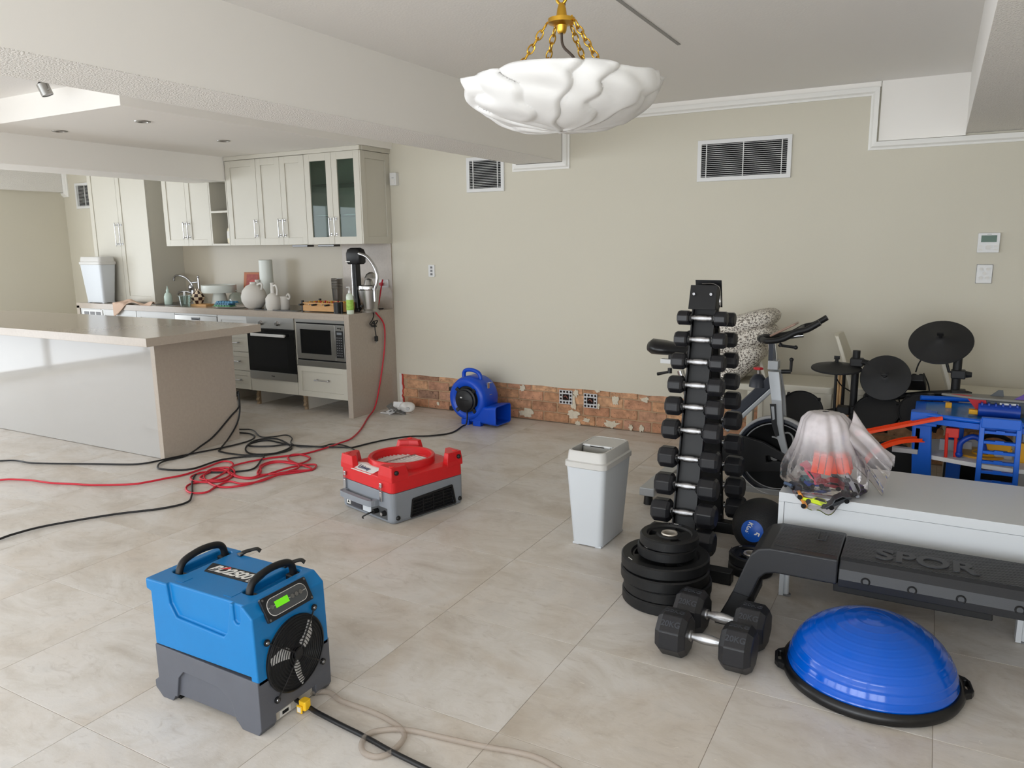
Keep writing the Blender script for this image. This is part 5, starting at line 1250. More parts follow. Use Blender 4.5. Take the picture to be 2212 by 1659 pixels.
for dx in (-.012, .014): MB().cyl((q.x+dx*1.6, -.03+dx, zw), (q.x+dx*1.6-.004, -.03+dx, zw+.125), .008, n=10).build('red_post', 'toy_red', dw)
MB().box(q.x-.030, q.x+.030, -.045, -.012, zw+.105, zw+.155).build('red_gate', 'toy_red', dw, bev=.004)
MB().box(q.x-.05, q.x+.03, .10, .12, zw, zw+.06).build('grey_wall', 'toy_grey', dw, bev=.003); MB().box(q.x+.03, q.x+.10, .14, .16, zw, zw+.05).build('grey_wall', 'toy_grey', dw, bev=.003)
q = g(2072, 970); MB().sphere((q.x, -.02, zw+.018), .018, 14, 8).build('arm_base', 'toy_blue_dark', dw, smooth=60); MB().tube(cat([(q.x, -.02, zw+.03), (q.x+.005, -.02, zw+.08), (q.x+.05, -.02, zw+.115), (q.x+.09, -.02, zw+.10), (q.x+.11, -.02, zw+.05)], 6), .014, 10).build('blue_arm', 'toy_blue_dark', dw, smooth=60)
q = g(2160, 965, .05); MB().box(q.x-.06, q.x+.05, .05, .08, zw+.04, zw+.085).build('yellow_sign', 'toy_yellow', dw, bev=.004); 
for dx in (-.045, .035): MB().box(q.x+dx, q.x+dx+.02, .055, .075, zw, zw+.05).build('yellow_post', 'toy_yellow', dw)
q = g(2205, 985); MB().box(q.x-.01, q.x+.03, .0, .03, zw, zw+.10).build('yellow_pump', 'toy_yellow', dw, bev=.004); MB().box(q.x-.11, q.x-.03, .04, .10, zw, zw+.03).build('grey_block', 'toy_grey', dw, bev=.004)
MB().box(q.x+.02, q.x+.08, .20, .26, 0, zt-.03).build('grey_tower', 'toy_grey', gt, bev=.004)
# side bracket near the pillar
q = g(1975, 955); MB().box(q.x-.10, q.x+.02, -.06, -.02, q.z-.05, q.z-.025).build('grey_bracket', 'toy_grey', gt, bev=.003); MB().box(q.x+.0, q.x+.025, -.05, -.03, q.z-.03, q.z+.09).build('grey_bracket_post', 'toy_grey', gt, bev=.003)
# ladder lift in front
Lt, Lb = g(2163, 908, -.16), g(2152, 1062, -.20)
zl = Lt.z; wl_ = .075
ld = MB()
def lp(t, s): return Vector((Lt.x+(Lb.x-Lt.x)*t+s*wl_*(1+.06*t), -.16+(-.04)*t, zl*(1-t)))
for s in (-1, 1):
    ld = MB(); ld.ribbon([lp(0, s), lp(1, s)], .022, .030, up=(0, 1, 0)); ld.build('ladder_rail', 'toy_blue', gt, bev=.003)
for i in range(12):
    t = .02+i*.075
    if t > .98: break
    MB().box(lp(t, -1).x, lp(t, 1).x, lp(t, 0).y-.012, lp(t, 0).y+.014, lp(t, 0).z-.007, lp(t, 0).z+.007).build('ladder_rung', 'toy_blue', gt, bev=.002)
    MB().box(lp(t, 0).x-.018, lp(t, 0).x+.018, lp(t, 0).y-.014, lp(t, 0).y+.0, lp(t, 0).z, lp(t, 0).z+.012).build('rung_notch', 'toy_blue', gt)
MB().box(lp(0, -1).x-.006, lp(0, 1).x+.006, -.185, -.150, zl-.040, zl+.010).build('ladder_head', 'toy_blue', gt, bev=.004)
t = .62; MB().box(lp(t, 0).x-.035, lp(t, 0).x+.035, lp(t, 0).y-.022, lp(t, 0).y-.012, lp(t, 0).z-.015, lp(t, 0).z+.012).build('white_sticker', 'toy_white', gt)
# orange tracks (three-groove upper run, curved lower run)
A = g(2036, 903, -.10); B_ = g(1852, 938, -.16); B2 = g(1826, 942, -.17)
for k in (-1, 0, 1):
    off = Vector((0, k*.026, 0)); P = [A+off, B_+off, B2+off]
    tr = MB(); tr.ribbon(P, .024, .004); tr = tr.build('track_strip', 'toy_orange', gt)
    for e in (-.0115, .0115): MB().ribbon([p+Vector((0, e, .006)) for p in P], .0022, .012).build('track_lip', 'toy_orange', tr)
MB().box(B2.x-.035, B2.x+.02, B2.y-.045, B2.y+.045, B2.z-.012, B2.z+.010).build('track_joint', 'toy_blue', gt, bev=.003); MB().cyl((B2.x, B2.y, 0), (B2.x, B2.y, B2.z), .012, n=10).build('track_support', 'toy_blue', gt)
P = cat([g(1992, 952, -.06), g(1955, 953, -.10), g(1915, 963, -.13), g(1885, 980, -.15), g(1868, 1000, -.16)], 8)
tr = MB().ribbon(P, .05, .005).build('lower_track', 'toy_orange', gt)
for e in (-.025, .025): MB().ribbon([p+Vector((0, e, .008)) for p in P], .003, .018).build('track_lip', 'toy_orange', tr)
# toy jet on the top deck
q = g(2130, 850, .12); jz = zt+.055
jt = thing('toy_jet', 'grey toy jet with red markings parked on the toy garage roof', 'toy plane', (gx+q.x, GY+.12, jz))
J = lambda pts, z0, z1: MB().prism(pts, z0, z1)
J([(-.20, 0), (-.05, -.055), (.30, -.06), (.30, .06), (-.05, .055)], .030, .042).build('wing_body', mat('jet_grey', (120, 118, 112), 0.5), jt, bev=.003)
J([(-.155, -.016), (-.085, -.042), (-.06, -.02), (-.12, 0.0)], .0422, .0432).build('red_chevron', mat('jet_red', (176, 36, 46), 0.45), jt)
MB().add([(-.08, -.05, .030), (.0, -.05, .030), (.0, .05, .030), (-.08, .05, .030), (-.02, -.04, -.05), (.02, -.04, -.055), (.02, .04, -.055), (-.02, .04, -.05)], [(0, 1, 2, 3), (7, 6, 5, 4), (0, 4, 5, 1), (1, 5, 6, 2), (2, 6, 7, 3), (3, 7, 4, 0)]).build('red_intake', 'jet_red', jt)
MB().box(.0, .28, -.045, .045, -.035, .029).build('fuselage', mat('jet_dark', (72, 76, 80), 0.5), jt, bev=.006)
J([(.06, -.0555), (.14, -.0555), (.14, -.0465), (.06, -.0465)], .0, .022).build('white_teeth', 'toy_white', jt)
MB().prism([(.02, .042), (.08, .042), (.075, .075), (.055, .075)], .02, .026, 'y').build('tail_fin', 'jet_dark', jt); MB().prism([(.12, .042), (.22, .042), (.20, .075), (.17, .078)], -.035, -.028, 'y').build('tail_fin', mat('jet_purple', (84, 52, 140), 0.4), jt)
for x in (.03, .2): MB().cyl((x, -.03, -.062), (x, .03, -.062), .016, n=12).build('wheel', 'black_plastic', jt)
MB().box(.0, .24, -.02, .02, -.066, -.03).build('undercarriage', 'jet_dark', jt)
# ---- plastic bag of toy cars on the cabinet
def bag_mat():
    m = bpy.data.materials.new('thin_plastic'); m.use_nodes = True; nt = m.node_tree; N = nt.nodes; L = nt.links
    N.remove(N['Principled BSDF']); out = N['Material Output']
    t = N.new('ShaderNodeBsdfTransparent'); t.inputs[0].default_value = lin((246, 243, 243)); df = N.new('ShaderNodeBsdfDiffuse'); df.inputs[0].default_value = lin((232, 224, 226))
    gl = N.new('ShaderNodeBsdfGlossy'); gl.inputs['Roughness'].default_value = .18
    tc = N.new('ShaderNodeTexCoord'); sp = N.new('ShaderNodeSeparateXYZ'); L.new(tc.outputs['Object'], sp.inputs[0])
    n = N.new('ShaderNodeTexNoise'); n.inputs['Scale'].default_value = 16; n.inputs['Detail'].default_value = 4; L.new(tc.outputs['Object'], n.inputs['Vector'])
    mr = N.new('ShaderNodeMapRange'); mr.inputs['From Min'].default_value = .10; mr.inputs['From Max'].default_value = .25; mr.inputs['To Min'].default_value = .03; mr.inputs['To Max'].default_value = .60; L.new(sp.outputs['Z'], mr.inputs['Value'])
    ml = N.new('ShaderNodeMath'); ml.operation = 'MULTIPLY'; L.new(mr.outputs['Result'], ml.inputs[0]); 
    n2 = N.new('ShaderNodeMapRange'); n2.inputs['From Min'].default_value = .3; n2.inputs['From Max'].default_value = .7; n2.inputs['To Min'].default_value = .85; n2.inputs['To Max'].default_value = 1.12; L.new(n.outputs['Fac'], n2.inputs['Value']); L.new(n2.outputs['Result'], ml.inputs[1])
    m1 = N.new('ShaderNodeMixShader'); L.new(ml.outputs[0], m1.inputs[0]); L.new(t.outputs[0], m1.inputs[1]); L.new(df.outputs[0], m1.inputs[2])
    m2 = N.new('ShaderNodeMixShader'); lw = N.new('ShaderNodeLayerWeight'); lw.inputs['Blend'].default_value = .25; L.new(lw.outputs['Fresnel'], m2.inputs[0]); L.new(m1.outputs[0], m2.inputs[1]); L.new(gl.outputs[0], m2.inputs[2])
    bp = N.new('ShaderNodeBump'); bp.inputs['Strength'].default_value = .8; bp.inputs['Distance'].default_value = .02; L.new(n.outputs['Fac'], bp.inputs['Height']); L.new(bp.outputs['Normal'], gl.inputs['Normal'])
    L.new(m2.outputs[0], out.inputs['Surface']); MATS['thin_plastic'] = m
bag_mat()
bc = Vector((-.345, 3.385, ct_))
bg = thing('plastic_bag', 'clear plastic bag of toy cars tied and slumped on the low cabinet', 'bag', tuple(bc))
rg = random.Random(5); fol = [(rg.choice((5, 7, 9, 11, 14)), rg.uniform(0, 6), rg.uniform(.3, 1)) for _ in range(6)]
def bagfn(u, v):
    a = 2*PI*u; k = v
    # v: 0 bottom .. 1 knot top
    rad = [.02, .135, .165, .160, .142, .122, .108, .098, .088, .062, .014]; hz = [0.003, 0.003, .03, .085, .135, .175, .215, .262, .305, .335, .340]
    f = k*10; i = min(9, int(f)); t = f-i; rr = rad[i]+(rad[i+1]-rad[i])*t; zz = hz[i]+(hz[i+1]-hz[i])*t
    fold = 1+sum(w_*math.sin(n_*a+p_+3*k)*.035 for n_, p_, w_ in fol)*min(1, k*3)
    x = rr*1.06*fold*math.cos(a)-.02*k; y = rr*.92*fold*math.sin(a)
    if y < -.100 and zz < .06: zz -= (-.100-y)*1.7
    return (x, y, zz)
MB().grid(bagfn, 110, 44, True).build('bag_skin', 'thin_plastic', bg, smooth=80)
def tailfn(u, v):
    a = 2*PI*u; k = v; rr = .062*(1-k)+.022+.052*k*k; c = Vector((.065+.170*k, .02, .240-.095*k-.06*k*k))
    f = 1+.22*math.sin(5*a+2+4*k)+.15*math.sin(8*a+1)
    return (c.x+rr*.25*math.cos(a), c.y+rr*f*.7*math.sin(a), c.z+rr*f*math.cos(a))
MB().grid(tailfn, 60, 22, True).build('bag_tail', 'thin_plastic', bg, smooth=80)
mb = MB()
MB().grid(lump(.075, .06, .055, 12, .10), 24, 14, True).build('crumpled_white_top', mat('bag_white', (226, 222, 226), 0.6, bump=.5, bscale=40), bg, smooth=80, loc=(-.03, 0, .205))
def toycar(label, c, rot, col, col2=None, L=.09):
    R = thing('toy_car', label, 'toy car', tuple(bc+(c-bc)*1.18)); R.rotation_euler = rot; R.scale = (1.2, 1.2, 1.2); R['group'] = 'toy cars in the plastic bag'
    m_ = mat('car_%d_%d_%d' % col, col, .35)
    b0 = MB().prism([(-L/2, .006), (-L/2, .016), (-L*.2, .019), (-L*.05, .030), (L*.25, .030), (L*.38, .020), (L/2, .017), (L/2, .006)], -.016, .016, 'y'); b0.build('car_body', m_, R, bev=.002)
    MB().prism([(-L*.14, .020), (-L*.04, .0285), (L*.24, .0285), (L*.33, .020)], -.0165, .0165, 'y').build('car_windows', 'black_glass', R)
    for x in (-L*.3, L*.3):
        for s in (-1, 1): MB().cyl((x, s*.012, .007), (x, s*.018, .007), .0085, n=14).build('wheel', 'black_plastic', R, smooth=40)
V = Vector
toycar('lime green toy car at the front of the plastic bag', bc+V((-.02, -.118, -.028)), (-.35, .25, .2), (200, 222, 30))
toycar('small orange toy car beside the lime green car', bc+V((-.075, -.108, -.020)), (.2, 1.15, .5), (226, 150, 70), L=.06)
toycar('dark blue toy car at the left of the plastic bag', bc+V((-.105, -.075, .004)), (.1, .5, 1.2), (60, 76, 100))
toycar('black and silver toy car at the lower right of the bag', bc+V((.055, -.108, -.012)), (.2, -.5, .3), (60, 62, 66))
toycar('pink red toy car leaning inside the plastic bag', bc+V((-.055, -.03, .060)), (.4, .8, -.3), (190, 60, 84), L=.09)
toycar('dark grey toy car in the middle of the bag', bc+V((.04, -.02, .030)), (.2, .9, .2), (64, 66, 74))
toycar('purple toy car at the right edge of the bag', bc+V((.095, .01, .004)), (.2, .2, 1.0), (96, 60, 140), L=.06)
toycar('teal toy car at the back left of the bag', bc+V((-.07, .03, .004)), (.1, .3, 2.0), (50, 110, 120))
toycar('small blue toy car near the bag bottom', bc+V((-.03, .0, .006)), (.1, .1, .6), (40, 70, 150))
toycar('maroon toy car under the orange blocks', bc+V((.02, -.07, .035)), (.3, .1, .1), (120, 40, 50))
toycar('silver toy car at the right of the bag', bc+V((.08, -.05, .04)), (.2, 1.1, .3), (150, 152, 158))
for lab, cc, rt, nm in (('orange plastic track clip block inside the bag', (-.015, -.045, .075), (.2, .1, .1), 'a'), ('orange red track clip block at the right inside the bag', (.055, -.035, .080), (.2, -.15, -.2), 'b')):
    R = thing('track_block', lab, 'toy block', tuple(bc+V(cc)*1.15)); R.rotation_euler = rt; R.scale = (1.35, 1.35, 1.25); R['group'] = 'orange track blocks in the bag'
    for k in range(3): MB().box(-.030+k*.020, -.012+k*.020, -.01, .01, 0, .075).build('slat', 'toy_orange', R, bev=.002)
    MB().box(-.03, .03, .010, .016, .01, .06).build('spine', 'toy_red', R)
# ================================================================ FIXTURES
# ---- pendant bowl
PX, PY = -1.012, 2.15
pl = thing('pendant_light', 'white sculpted plaster bowl pendant hung on gold chains', 'pendant light', (PX, PY, 0))
zr, zb, R0 = 1.984, 1.856, .278
def saw(x): 
    f = x-math.floor(x); return f if f < .86 else (1-f)/.14*.86
def bowl(u, v):
    a = 2*PI*u; t = v
    ang = t*PI/2; r = R0*math.sin(ang)**.86; z = zr-(zr-zb)*math.cos(ang)**.95 if t < 1 else zr
    w_ = saw(u*11+.30*math.sin(5*t+2.0*math.sin(3*a))+.10*math.sin(19*t+a*2))
    k = 1+(.088*(w_-.45)+.012*math.sin(23*t+9*a)+.008*math.sin(a*17+11*t))*(.3+.7*math.sin(ang))
    z += .006*math.sin(7*t+3*a)*math.sin(ang)*(1-t)*2+.003*math.sin(a*4)*t-(.010*(w_-.45))*(1-t)
    return (r*k*math.cos(a), r*k*math.sin(a), z)
mb = MB().grid(bowl, 264, 40, True)
bw = mb.build('bowl', mat('plaster_white', (216, 215, 213), 0.55, bump=.03, bscale=60), pl, smooth=75, solid=.010)
hub = MB().lathe([(0, 2.118), (.010, 2.118), (.014, 2.125), (.016, 2.140), (.040, 2.146), (.040, 2.158), (.016, 2.164), (.013, 2.185), (.008, 2.20), (0, 2.20)], 24).build('hub', 'gold', pl, smooth=40)
def chain(p0, p1, name, parent, L=.030, wd=.0085, th=.0023):
    p0, p1 = Vector(p0), Vector(p1); n = max(2, int((p1-p0).length/(L*.72))); mb = MB(); dirv = (p1-p0).normalized(); s1 = dirv.orthogonal().normalized(); s2 = dirv.cross(s1)
    for i in range(n):
        c = p0+(p1-p0)*((i+.5)/n); sd = s1 if i % 2 else s2
        mb.tube([c+dirv*(L/2*math.cos(a))+sd*(wd*math.sin(a)) for a in [2*PI*k/14 for k in range(14)]], th, 6, closed=True)
    o = mb.build(name, 'gold', parent, smooth=60); o['kind'] = 'stuff'; return o
for a in (math.radians(200), math.radians(-10), math.radians(75), math.radians(140)):
    e = (math.cos(a), math.sin(a)); MB().tube([(e[0]*.036, e[1]*.036, 2.152+.010*math.sin(q)) for q in (0, 1.5, 3)]+[(e[0]*.046, e[1]*.046, 2.146)], .003, 6).build('chain_eye', 'gold', hub)
    chain((e[0]*.045, e[1]*.045, 2.145), (e[0]*.20, e[1]*.20, 1.92), 'chain', pl)
MB().tube([(.018*math.sin(a), 0, 2.228+.030*math.cos(a)) for a in [2*PI*k/24 for k in range(24)]], .0045, 8, closed=True).build('top_ring', 'gold', pl, smooth=60)
chain((0, 0, 2.25), (0, 0, 2.52), 'top_chain', pl, .045, .013, .0035)
MB().tube(cat([(0, 0, 2.118), (.01, -.01, 2.08), (.05, -.02, 2.04), (.08, -.01, 1.98), (.10, 0, 1.92)], 6), .004, 8).build('flex_cord', mat('flex_brown', (70, 58, 48), 0.6), pl, smooth=60)
MB().tube([(.006, .004, 2.12), (.008, .004, 2.32), (0, .004, 2.52)], .0035, 8).build('upper_cord', 'flex_brown', pl, smooth=60)
MB().lathe([(0, 2.50), (.045, 2.505), (.055, 2.524), (0, 2.5245)], 28).build('ceiling_rose', 'gold', pl, smooth=40)
# ---- downlights and spot
for px, py, lab in ((308, 262, 'nearest round downlight in the kitchen ceiling, facing the island'), (129, 283, 'leftmost round recessed downlight in the kitchen ceiling'), (483, 304, 'round recessed downlight closest to the upper cabinets')):
    p = onz(px, py, 2.365); o = thing('downlight', lab, 'downlight', (p.x, p.y, 2.365), 0, 'recessed kitchen downlights')
    MB().lathe([(.030, -.001), (.034, -.007), (.050, -.006), (.054, 0), (.030, 0)], 32).build('trim_ring', 'steel', o, smooth=40)
    MB().lathe([(0, -.0005), (.030, -.002), (.030, 0), (0, 0)], 24).build('lens', mat('lens_grey', (120, 120, 124), 0.15, 0.4), o, smooth=40)
p = onz(93, 174, CEIL); o = thing('gimbal_spot', 'small steel spotlight dangling from the ceiling by its bracket', 'spotlight', (p.x, p.y, CEIL)); o.rotation_euler = (0, 0, 0)
M_ = Matrix.Translation((.008, 0, -.052)) @ Matrix.Rotation(-.25, 4, 'Y') @ Matrix.Rotation(.25, 4, 'X')
mb = MB(); mb.M = M_; mb.lathe([(.028, -.036), (.034, -.036), (.034, .034), (.028, .034), (.026, .020), (0, .018)], 32); can = mb.build('can', 'steel', o, smooth=40)
mb = MB(); mb.M = M_; mb.cyl((0, 0, -.034), (0, 0, -.030), .027, n=24); mb.build('lamp_face', 'lens_grey', can)
mb = MB(); mb.M = M_; mb.sphere((0, 0, .034), (.026, .026, .016), 16, 8); mb.build('lamp_back', 'black_matte', can, smooth=60)
for s in (-1, 1): MB().tube([(.008+s*.037, 0, -.052), (.004+s*.038, 0, -.02), (s*.030, 0, 0)], .0025, 6).build('bracket_wire', 'steel', o, smooth=60); MB().sphere((.008+s*.038, 0, -.054), .007, 10, 6).build('pivot_screw', 'steel', o, smooth=60)
# ---- wall vents
def vent(label, x0, x1, z0, z1, cols, ns):
    R = thing('air_vent', label, 'air vent', ((x0+x1)/2, W, (z0+z1)/2), 0, 'white slatted wall vents')
    hx, hz = (x1-x0)/2, (z1-z0)/2; f = .030
    MB().box(-hx+f*.6, hx-f*.6, -.002, 0, -hz+f*.6, hz-f*.6).build('dark_cavity', 'dark', R)
    mb = MB(); y0 = -.016
    ring_o = [(-hx, -hz), (hx, -hz), (hx, hz), (-hx, hz)]; ring_i = [(-hx+f, -hz+f), (hx-f, -hz+f), (hx-f, hz-f), (-hx+f, hz-f)]
    vs = [(a, 0, b_) for a, b_ in ring_o]+[(a*.995, y0, b_*.99) for a, b_ in ring_o]+[(a, y0, b_) for a, b_ in ring_i]+[(a, -.002, b_) for a, b_ in ring_i]
    fs = []
    for i in range(4):
        j = (i+1) % 4
        for k in (0, 4, 8): fs.append((k+i, k+j, k+4+j, k+4+i))
    mb.add(vs, fs); mb.build('frame', 'white_plastic', R, bev=.001)
    first = None; H2 = 2*(hz-f); p = H2/ns
    for i in range(ns):
        z = -hz+f+p*(i+.5)
        if first is None:
            first = MB().add([(-hx+f, -.013, -.0016), (hx-f, -.013, -.0016), (hx-f, -.009, .0004), (-hx+f, -.009, .0004), (-hx+f, -.013, .0006), (hx-f, -.013, .0006), (hx-f, -.009, .0024), (-hx+f, -.009, .0024)], [(0, 1, 2, 3), (7, 6, 5, 4), (0, 4, 5, 1), (1, 5, 6, 2), (2, 6, 7, 3), (3, 7, 4, 0)]).build('slat', 'white_plastic', R, loc=(0, 0, z))
        else: inst(first, R, (0, 0, z))
    for c in cols: MB().box(-hx+2*hx*c-.003, -hx+2*hx*c+.003, -.0145, -.004, -hz+f, hz-f).build('divider', 'white_plastic', R)
vent('wide white wall vent high above the dumbbell rack', -1.605, -.945, 1.945, 2.238, (.10, .5, .90), 17)
vent('white wall vent partly hidden by the ceiling beam', -3.605, -3.235, 1.950, 2.240, (.18, .83), 17)
vent('white wall vent half hidden behind the tall cabinet', -9.165, -8.80, 1.985, 2.285, (.14, .5), 17)
# ---- small wall fittings
def fitting(name, label, cat_, x0, x1, z0, z1, d_, m='white_plastic', Y=W):
    R = thing(name, label, cat_, ((x0+x1)/2, Y, (z0+z1)/2))
    MB().prism(rrect(-(x1-x0)/2, (x1-x0)/2, -(z1-z0)/2, (z1-z0)/2, .005), -d_, 0, 'y').build('body', m, R, bev=.002)
    return R
R = fitting('motion_sensor', 'small white motion sensor on the wall beside the upper cabinets', 'sensor', -4.405, -4.335, 2.045, 2.155, .045)
MB().prism(rrect(-.022, .022, -.045, .0, .01), -.050, -.045, 'y').build('lens', 'white_matte', R, bev=.002); MB().box(-.012, .012, -.0465, -.045, .008, .012).build('indicator', 'grey_plastic', R)
R = fitting('wall_outlet', 'small white outlet plate alone on the middle of the wall', 'outlet', -4.036, -3.969, 1.227, 1.334, .009)
for z in (-.03, 0, .03): MB().box(-.012, .012, -.011, -.009, z-.010, z+.010).build('socket', 'grey_plastic', R, bev=.001)
R = fitting('thermostat', 'white thermostat with green screen on the right of the wall', 'thermostat', .211, .330, 1.425, 1.547, .022)
MB().box(-.042, .042, -.0235, -.022, .004, .046).build('screen', mat('lcd_dark_green', (46, 84, 60), 0.3), R)
MB().cyl((0, -.022, -.028), (0, -.026, -.028), .016, n=24).build('dial_button', 'white_matte', R, smooth=40)
for x in (-.042, .042):
    for z in (-.020, -.042): MB().box(x-.010, x+.010, -.0245, -.022, z-.005, z+.005).build('button', 'white_matte', R)
MB().box(-.012, .012, -.0226, -.022, .052, .055).build('brand_print', 'grey_plastic', R)
R = fitting('light_switch', 'white switch plate with five round buttons below the thermostat', 'switch', .221, .307, 1.233, 1.348, .010)
MB().box(-.045, .045, -.004, 0, -.060, .060).build('back_plate', 'grey_plastic', R)
for x, z in ((-.018, .030), (.018, .030), (0, .004), (-.018, -.024), (.018, -.024)): MB().cyl((x, -.010, z), (x, -.014, z), .0105, n=20).build('button', 'white_matte', R, smooth=40)
for k, (px, py) in enumerate(((1222, 858), (1275, 866))):
    p = ony(px, py, W); s = .060
    R = thing('outlet_bracket', 'perforated grey outlet bracket set in the bricks, %s one' % ('left' if k == 0 else 'right'), 'bracket', (p.x, W+.010, p.z), 0, 'two outlet brackets in the bricks')
    pl_ = MB().box(-s, s, -.010, 0, -s, s).build('plate', mat('bracket_grey', (196, 196, 198), 0.5), R)
    cut(pl_, MB().box(-.030, .030, -.05, .05, -.026, .026))
    MB().box(-.032, .032, .0, .004, -.028, .028).build('cavity', mat('hole_brown', (30, 16, 12), .95), R)
    for i in range(4):
        for j in range(4):
            u, v_ = -.045+.03*i, -.045+.03*j
            if abs(u) < .03 and abs(v_) < .03: continue
            MB().cyl((u, -.0104, v_), (u, -.0098, v_), .0095, n=14).build('punched_hole', 'hole_brown', R)
    MB().tube(cat([(-.02, -.004, .0), (0, -.012, .012), (.018, -.008, -.01)], 5), .004, 6).build('loose_wire', mat('wire_pink', (150, 96, 84), 0.6), R)
# ================================================================ CABLES
def fl_path(pts, z=.006): return [onz(x, y, z) for x, y in pts]
Z7 = lambda l: [(x/2.9105, 900+y/2.9105) for x, y in l]
def cable(name, label, pts, r, m, cat_='cable', seg=7, lift=True):
    P = cat(pts, seg)
    if lift:
        P = [Vector((p.x, p.y, p.z+.005*abs(math.sin(i*.09)))) if p.z < .02 else p for i, p in enumerate(P)]
    return tag(MB().tube(P, r, 8).build(name, m, smooth=60), label, cat_)
mat('cord_black', (20, 20, 22), 0.45); mat('cord_red', (190, 28, 48), 0.4)
r_ = .0065
cable('extension_cord', 'black cord running from the left edge round behind the island', fl_path(Z7([(-60, 278), (0, 280), (100, 280), (230, 297), (600, 300), (870, 298), (1050, 268), (1200, 238), (1380, 203), (1540, 163), (1600, 132), (1580, 112), (1520, 106), (1440, 104)]), r_), r_, 'cord_black')
ic = Vector((IX+.012, 4.155, 0))
hang = lambda px, py: onx(px, py, IX+.010)
cable('extension_cord', 'black cord draped off the island corner and snaking to the lower left edge', [Vector((IX-.02, 4.165, .34)), Vector((IX+.006, 4.160, .36)), hang(516, 878), hang(498, 900), hang(462, 942), Vector((IX+.02, hang(430, 965).y, .03))]+fl_path(Z7([(1170, 248), (1030, 285), (992, 315), (1020, 333), (1200, 330), (1400, 272), (1640, 250), (1640, 280), (1580, 335), (1400, 350), (1260, 355), (1212, 400), (1205, 500), (1168, 545), (1000, 580), (700, 620), (300, 690), (100, 740), (0, 772), (-80, 800)]), r_), r_, 'cord_black')
bl = Vector((-3.40, 5.30, .06))
cable('extension_cord', 'black cord coiled beside the island and plugged into the blue blower', [Vector((IX-.02, 4.170, .36)), Vector((IX+.008, 4.164, .375)), hang(518, 885), hang(512, 915), Vector((IX+.03, hang(490, 960).y, .03))]+fl_path(Z7([(1385, 203), (1385, 222), (1500, 243), (1650, 246), (1790, 222), (1832, 190), (1740, 142), (1610, 152), (1545, 200), (1580, 236), (1720, 232), (1818, 200), (1815, 178), (1700, 190), (1585, 188), (1565, 172), (1680, 152), (1820, 180), (2000, 193), (2180, 195), (2225, 192)])+[(800, 958), (840, 950), (885, 944), (930, 942), (975, 935), (998, 922)], r_)+[Vector((-3.375, 5.285, .02)), Vector((-3.365, 5.290, .09)), Vector((-3.385, 5.318, .13))], r_, 'cord_black')
cable('power_cord', 'thin black cord looping over the coil beside the island', fl_path(Z7([(1440, 80), (1520, 82), (1590, 88), (1640, 130), (1720, 128), (1800, 116), (1836, 138), (1830, 168), (1880, 190), (2020, 190), (2090, 172), (2180, 188), (2240, 220)]), r_), .005, 'cord_black')
pw = lambda px, py: onx(px, py, -4.430)
red = [Vector((-4.54, W-.035, 1.195)), Vector((-4.535, W-.06, 1.15)), Vector((-4.50, 5.60, 1.0)), Vector((-4.455, 5.50, .945)), Vector((-4.428, 5.46, .915)), pw(829, 700), pw(831, 742), pw(825, 800), pw(815, 860), pw(805, 886)+Vector((.01, 0, .0))]
red += fl_path([(795, 902), (778, 930), (758, 949), (735, 958), (705, 968)]+Z7([(1900, 236), (1700, 262), (1500, 303), (1440, 335), (1460, 370), (1560, 390), (1660, 372), (1800, 330), (1900, 310), (1985, 305), (1960, 335), (1850, 345), (1700, 385), (1560, 430), (1420, 446), (1330, 425), (1282, 380), (1330, 335), (1440, 325), (1475, 355), (1420, 400), (1300, 415), (1215, 408), (1205, 380), (1290, 350), (1420, 345), (1440, 375), (1360, 405), (1260, 395), (1300, 360), (1400, 330),
     (1500, 380), (1600, 385), (1640, 350), (1640, 310), (1720, 282), (1830, 290), (1880, 320), (1800, 352), (1690, 365), (1620, 360), (1660, 310), (1760, 290), (1880, 300), (1950, 265), (1900, 240), (1830, 244), (1812, 270), (1860, 296), (1960, 330), (1870, 350), (1750, 370), (1640, 410), (1520, 425), (1440, 410), (1360, 440), (1300, 478), (1210, 485), (1170, 460), (1200, 425), (1330, 395), (1450, 330), (1460, 295), (1400, 286), (1300, 320), (1150, 368), (1050, 390), (930, 415), (820, 430), (600, 432), (480, 425), (320, 420), (200, 405), (70, 398), (0, 400), (-60, 402)]), r_+.001)
cable('extension_cord', 'bright red cord tangled on the tiles and plugged in above the worktop', red, r_+.0005, 'cord_red')
Z6 = lambda l: [(560+x/3.16, 1400+y/3.16) for x, y in l]
thin_glass('clear_hose', (216, 206, 196), .10, .12)
def hose_mat():
    m = bpy.data.materials.new('hose_pvc'); m.use_nodes = True; nt = m.node_tree; N = nt.nodes; L = nt.links; b_ = N['Principled BSDF']
    b_.inputs['Base Color'].default_value = lin((206, 196, 186)); b_.inputs['Roughness'].default_value = .25
    t = N.new('ShaderNodeBsdfTransparent'); t.inputs[0].default_value = lin((238, 234, 230)); mx = N.new('ShaderNodeMixShader'); mx.inputs[0].default_value = .26
    L.new(t.outputs[0], mx.inputs[1]); L.new(b_.outputs[0], mx.inputs[2]); L.new(mx.outputs[0], N['Material Output'].inputs['Surface']); MATS['hose_pvc'] = m
hose_mat()
cable('drain_hose', 'clear plastic drain hose looping over the black cable in the foreground', [Vector((-1.77, 1.74, .012))]+fl_path(Z6([(470, 300), (560, 360), (700, 410), (800, 448), (900, 500), (975, 560), (985, 620), (900, 710), (800, 742), (712, 710), (702, 640), (760, 580), (900, 555), (1050, 565), (1250, 610), (1500, 665), (1750, 710), (1900, 750), (2030, 818), (2100, 880)]), .010), .009, 'hose_pvc', lift=False)
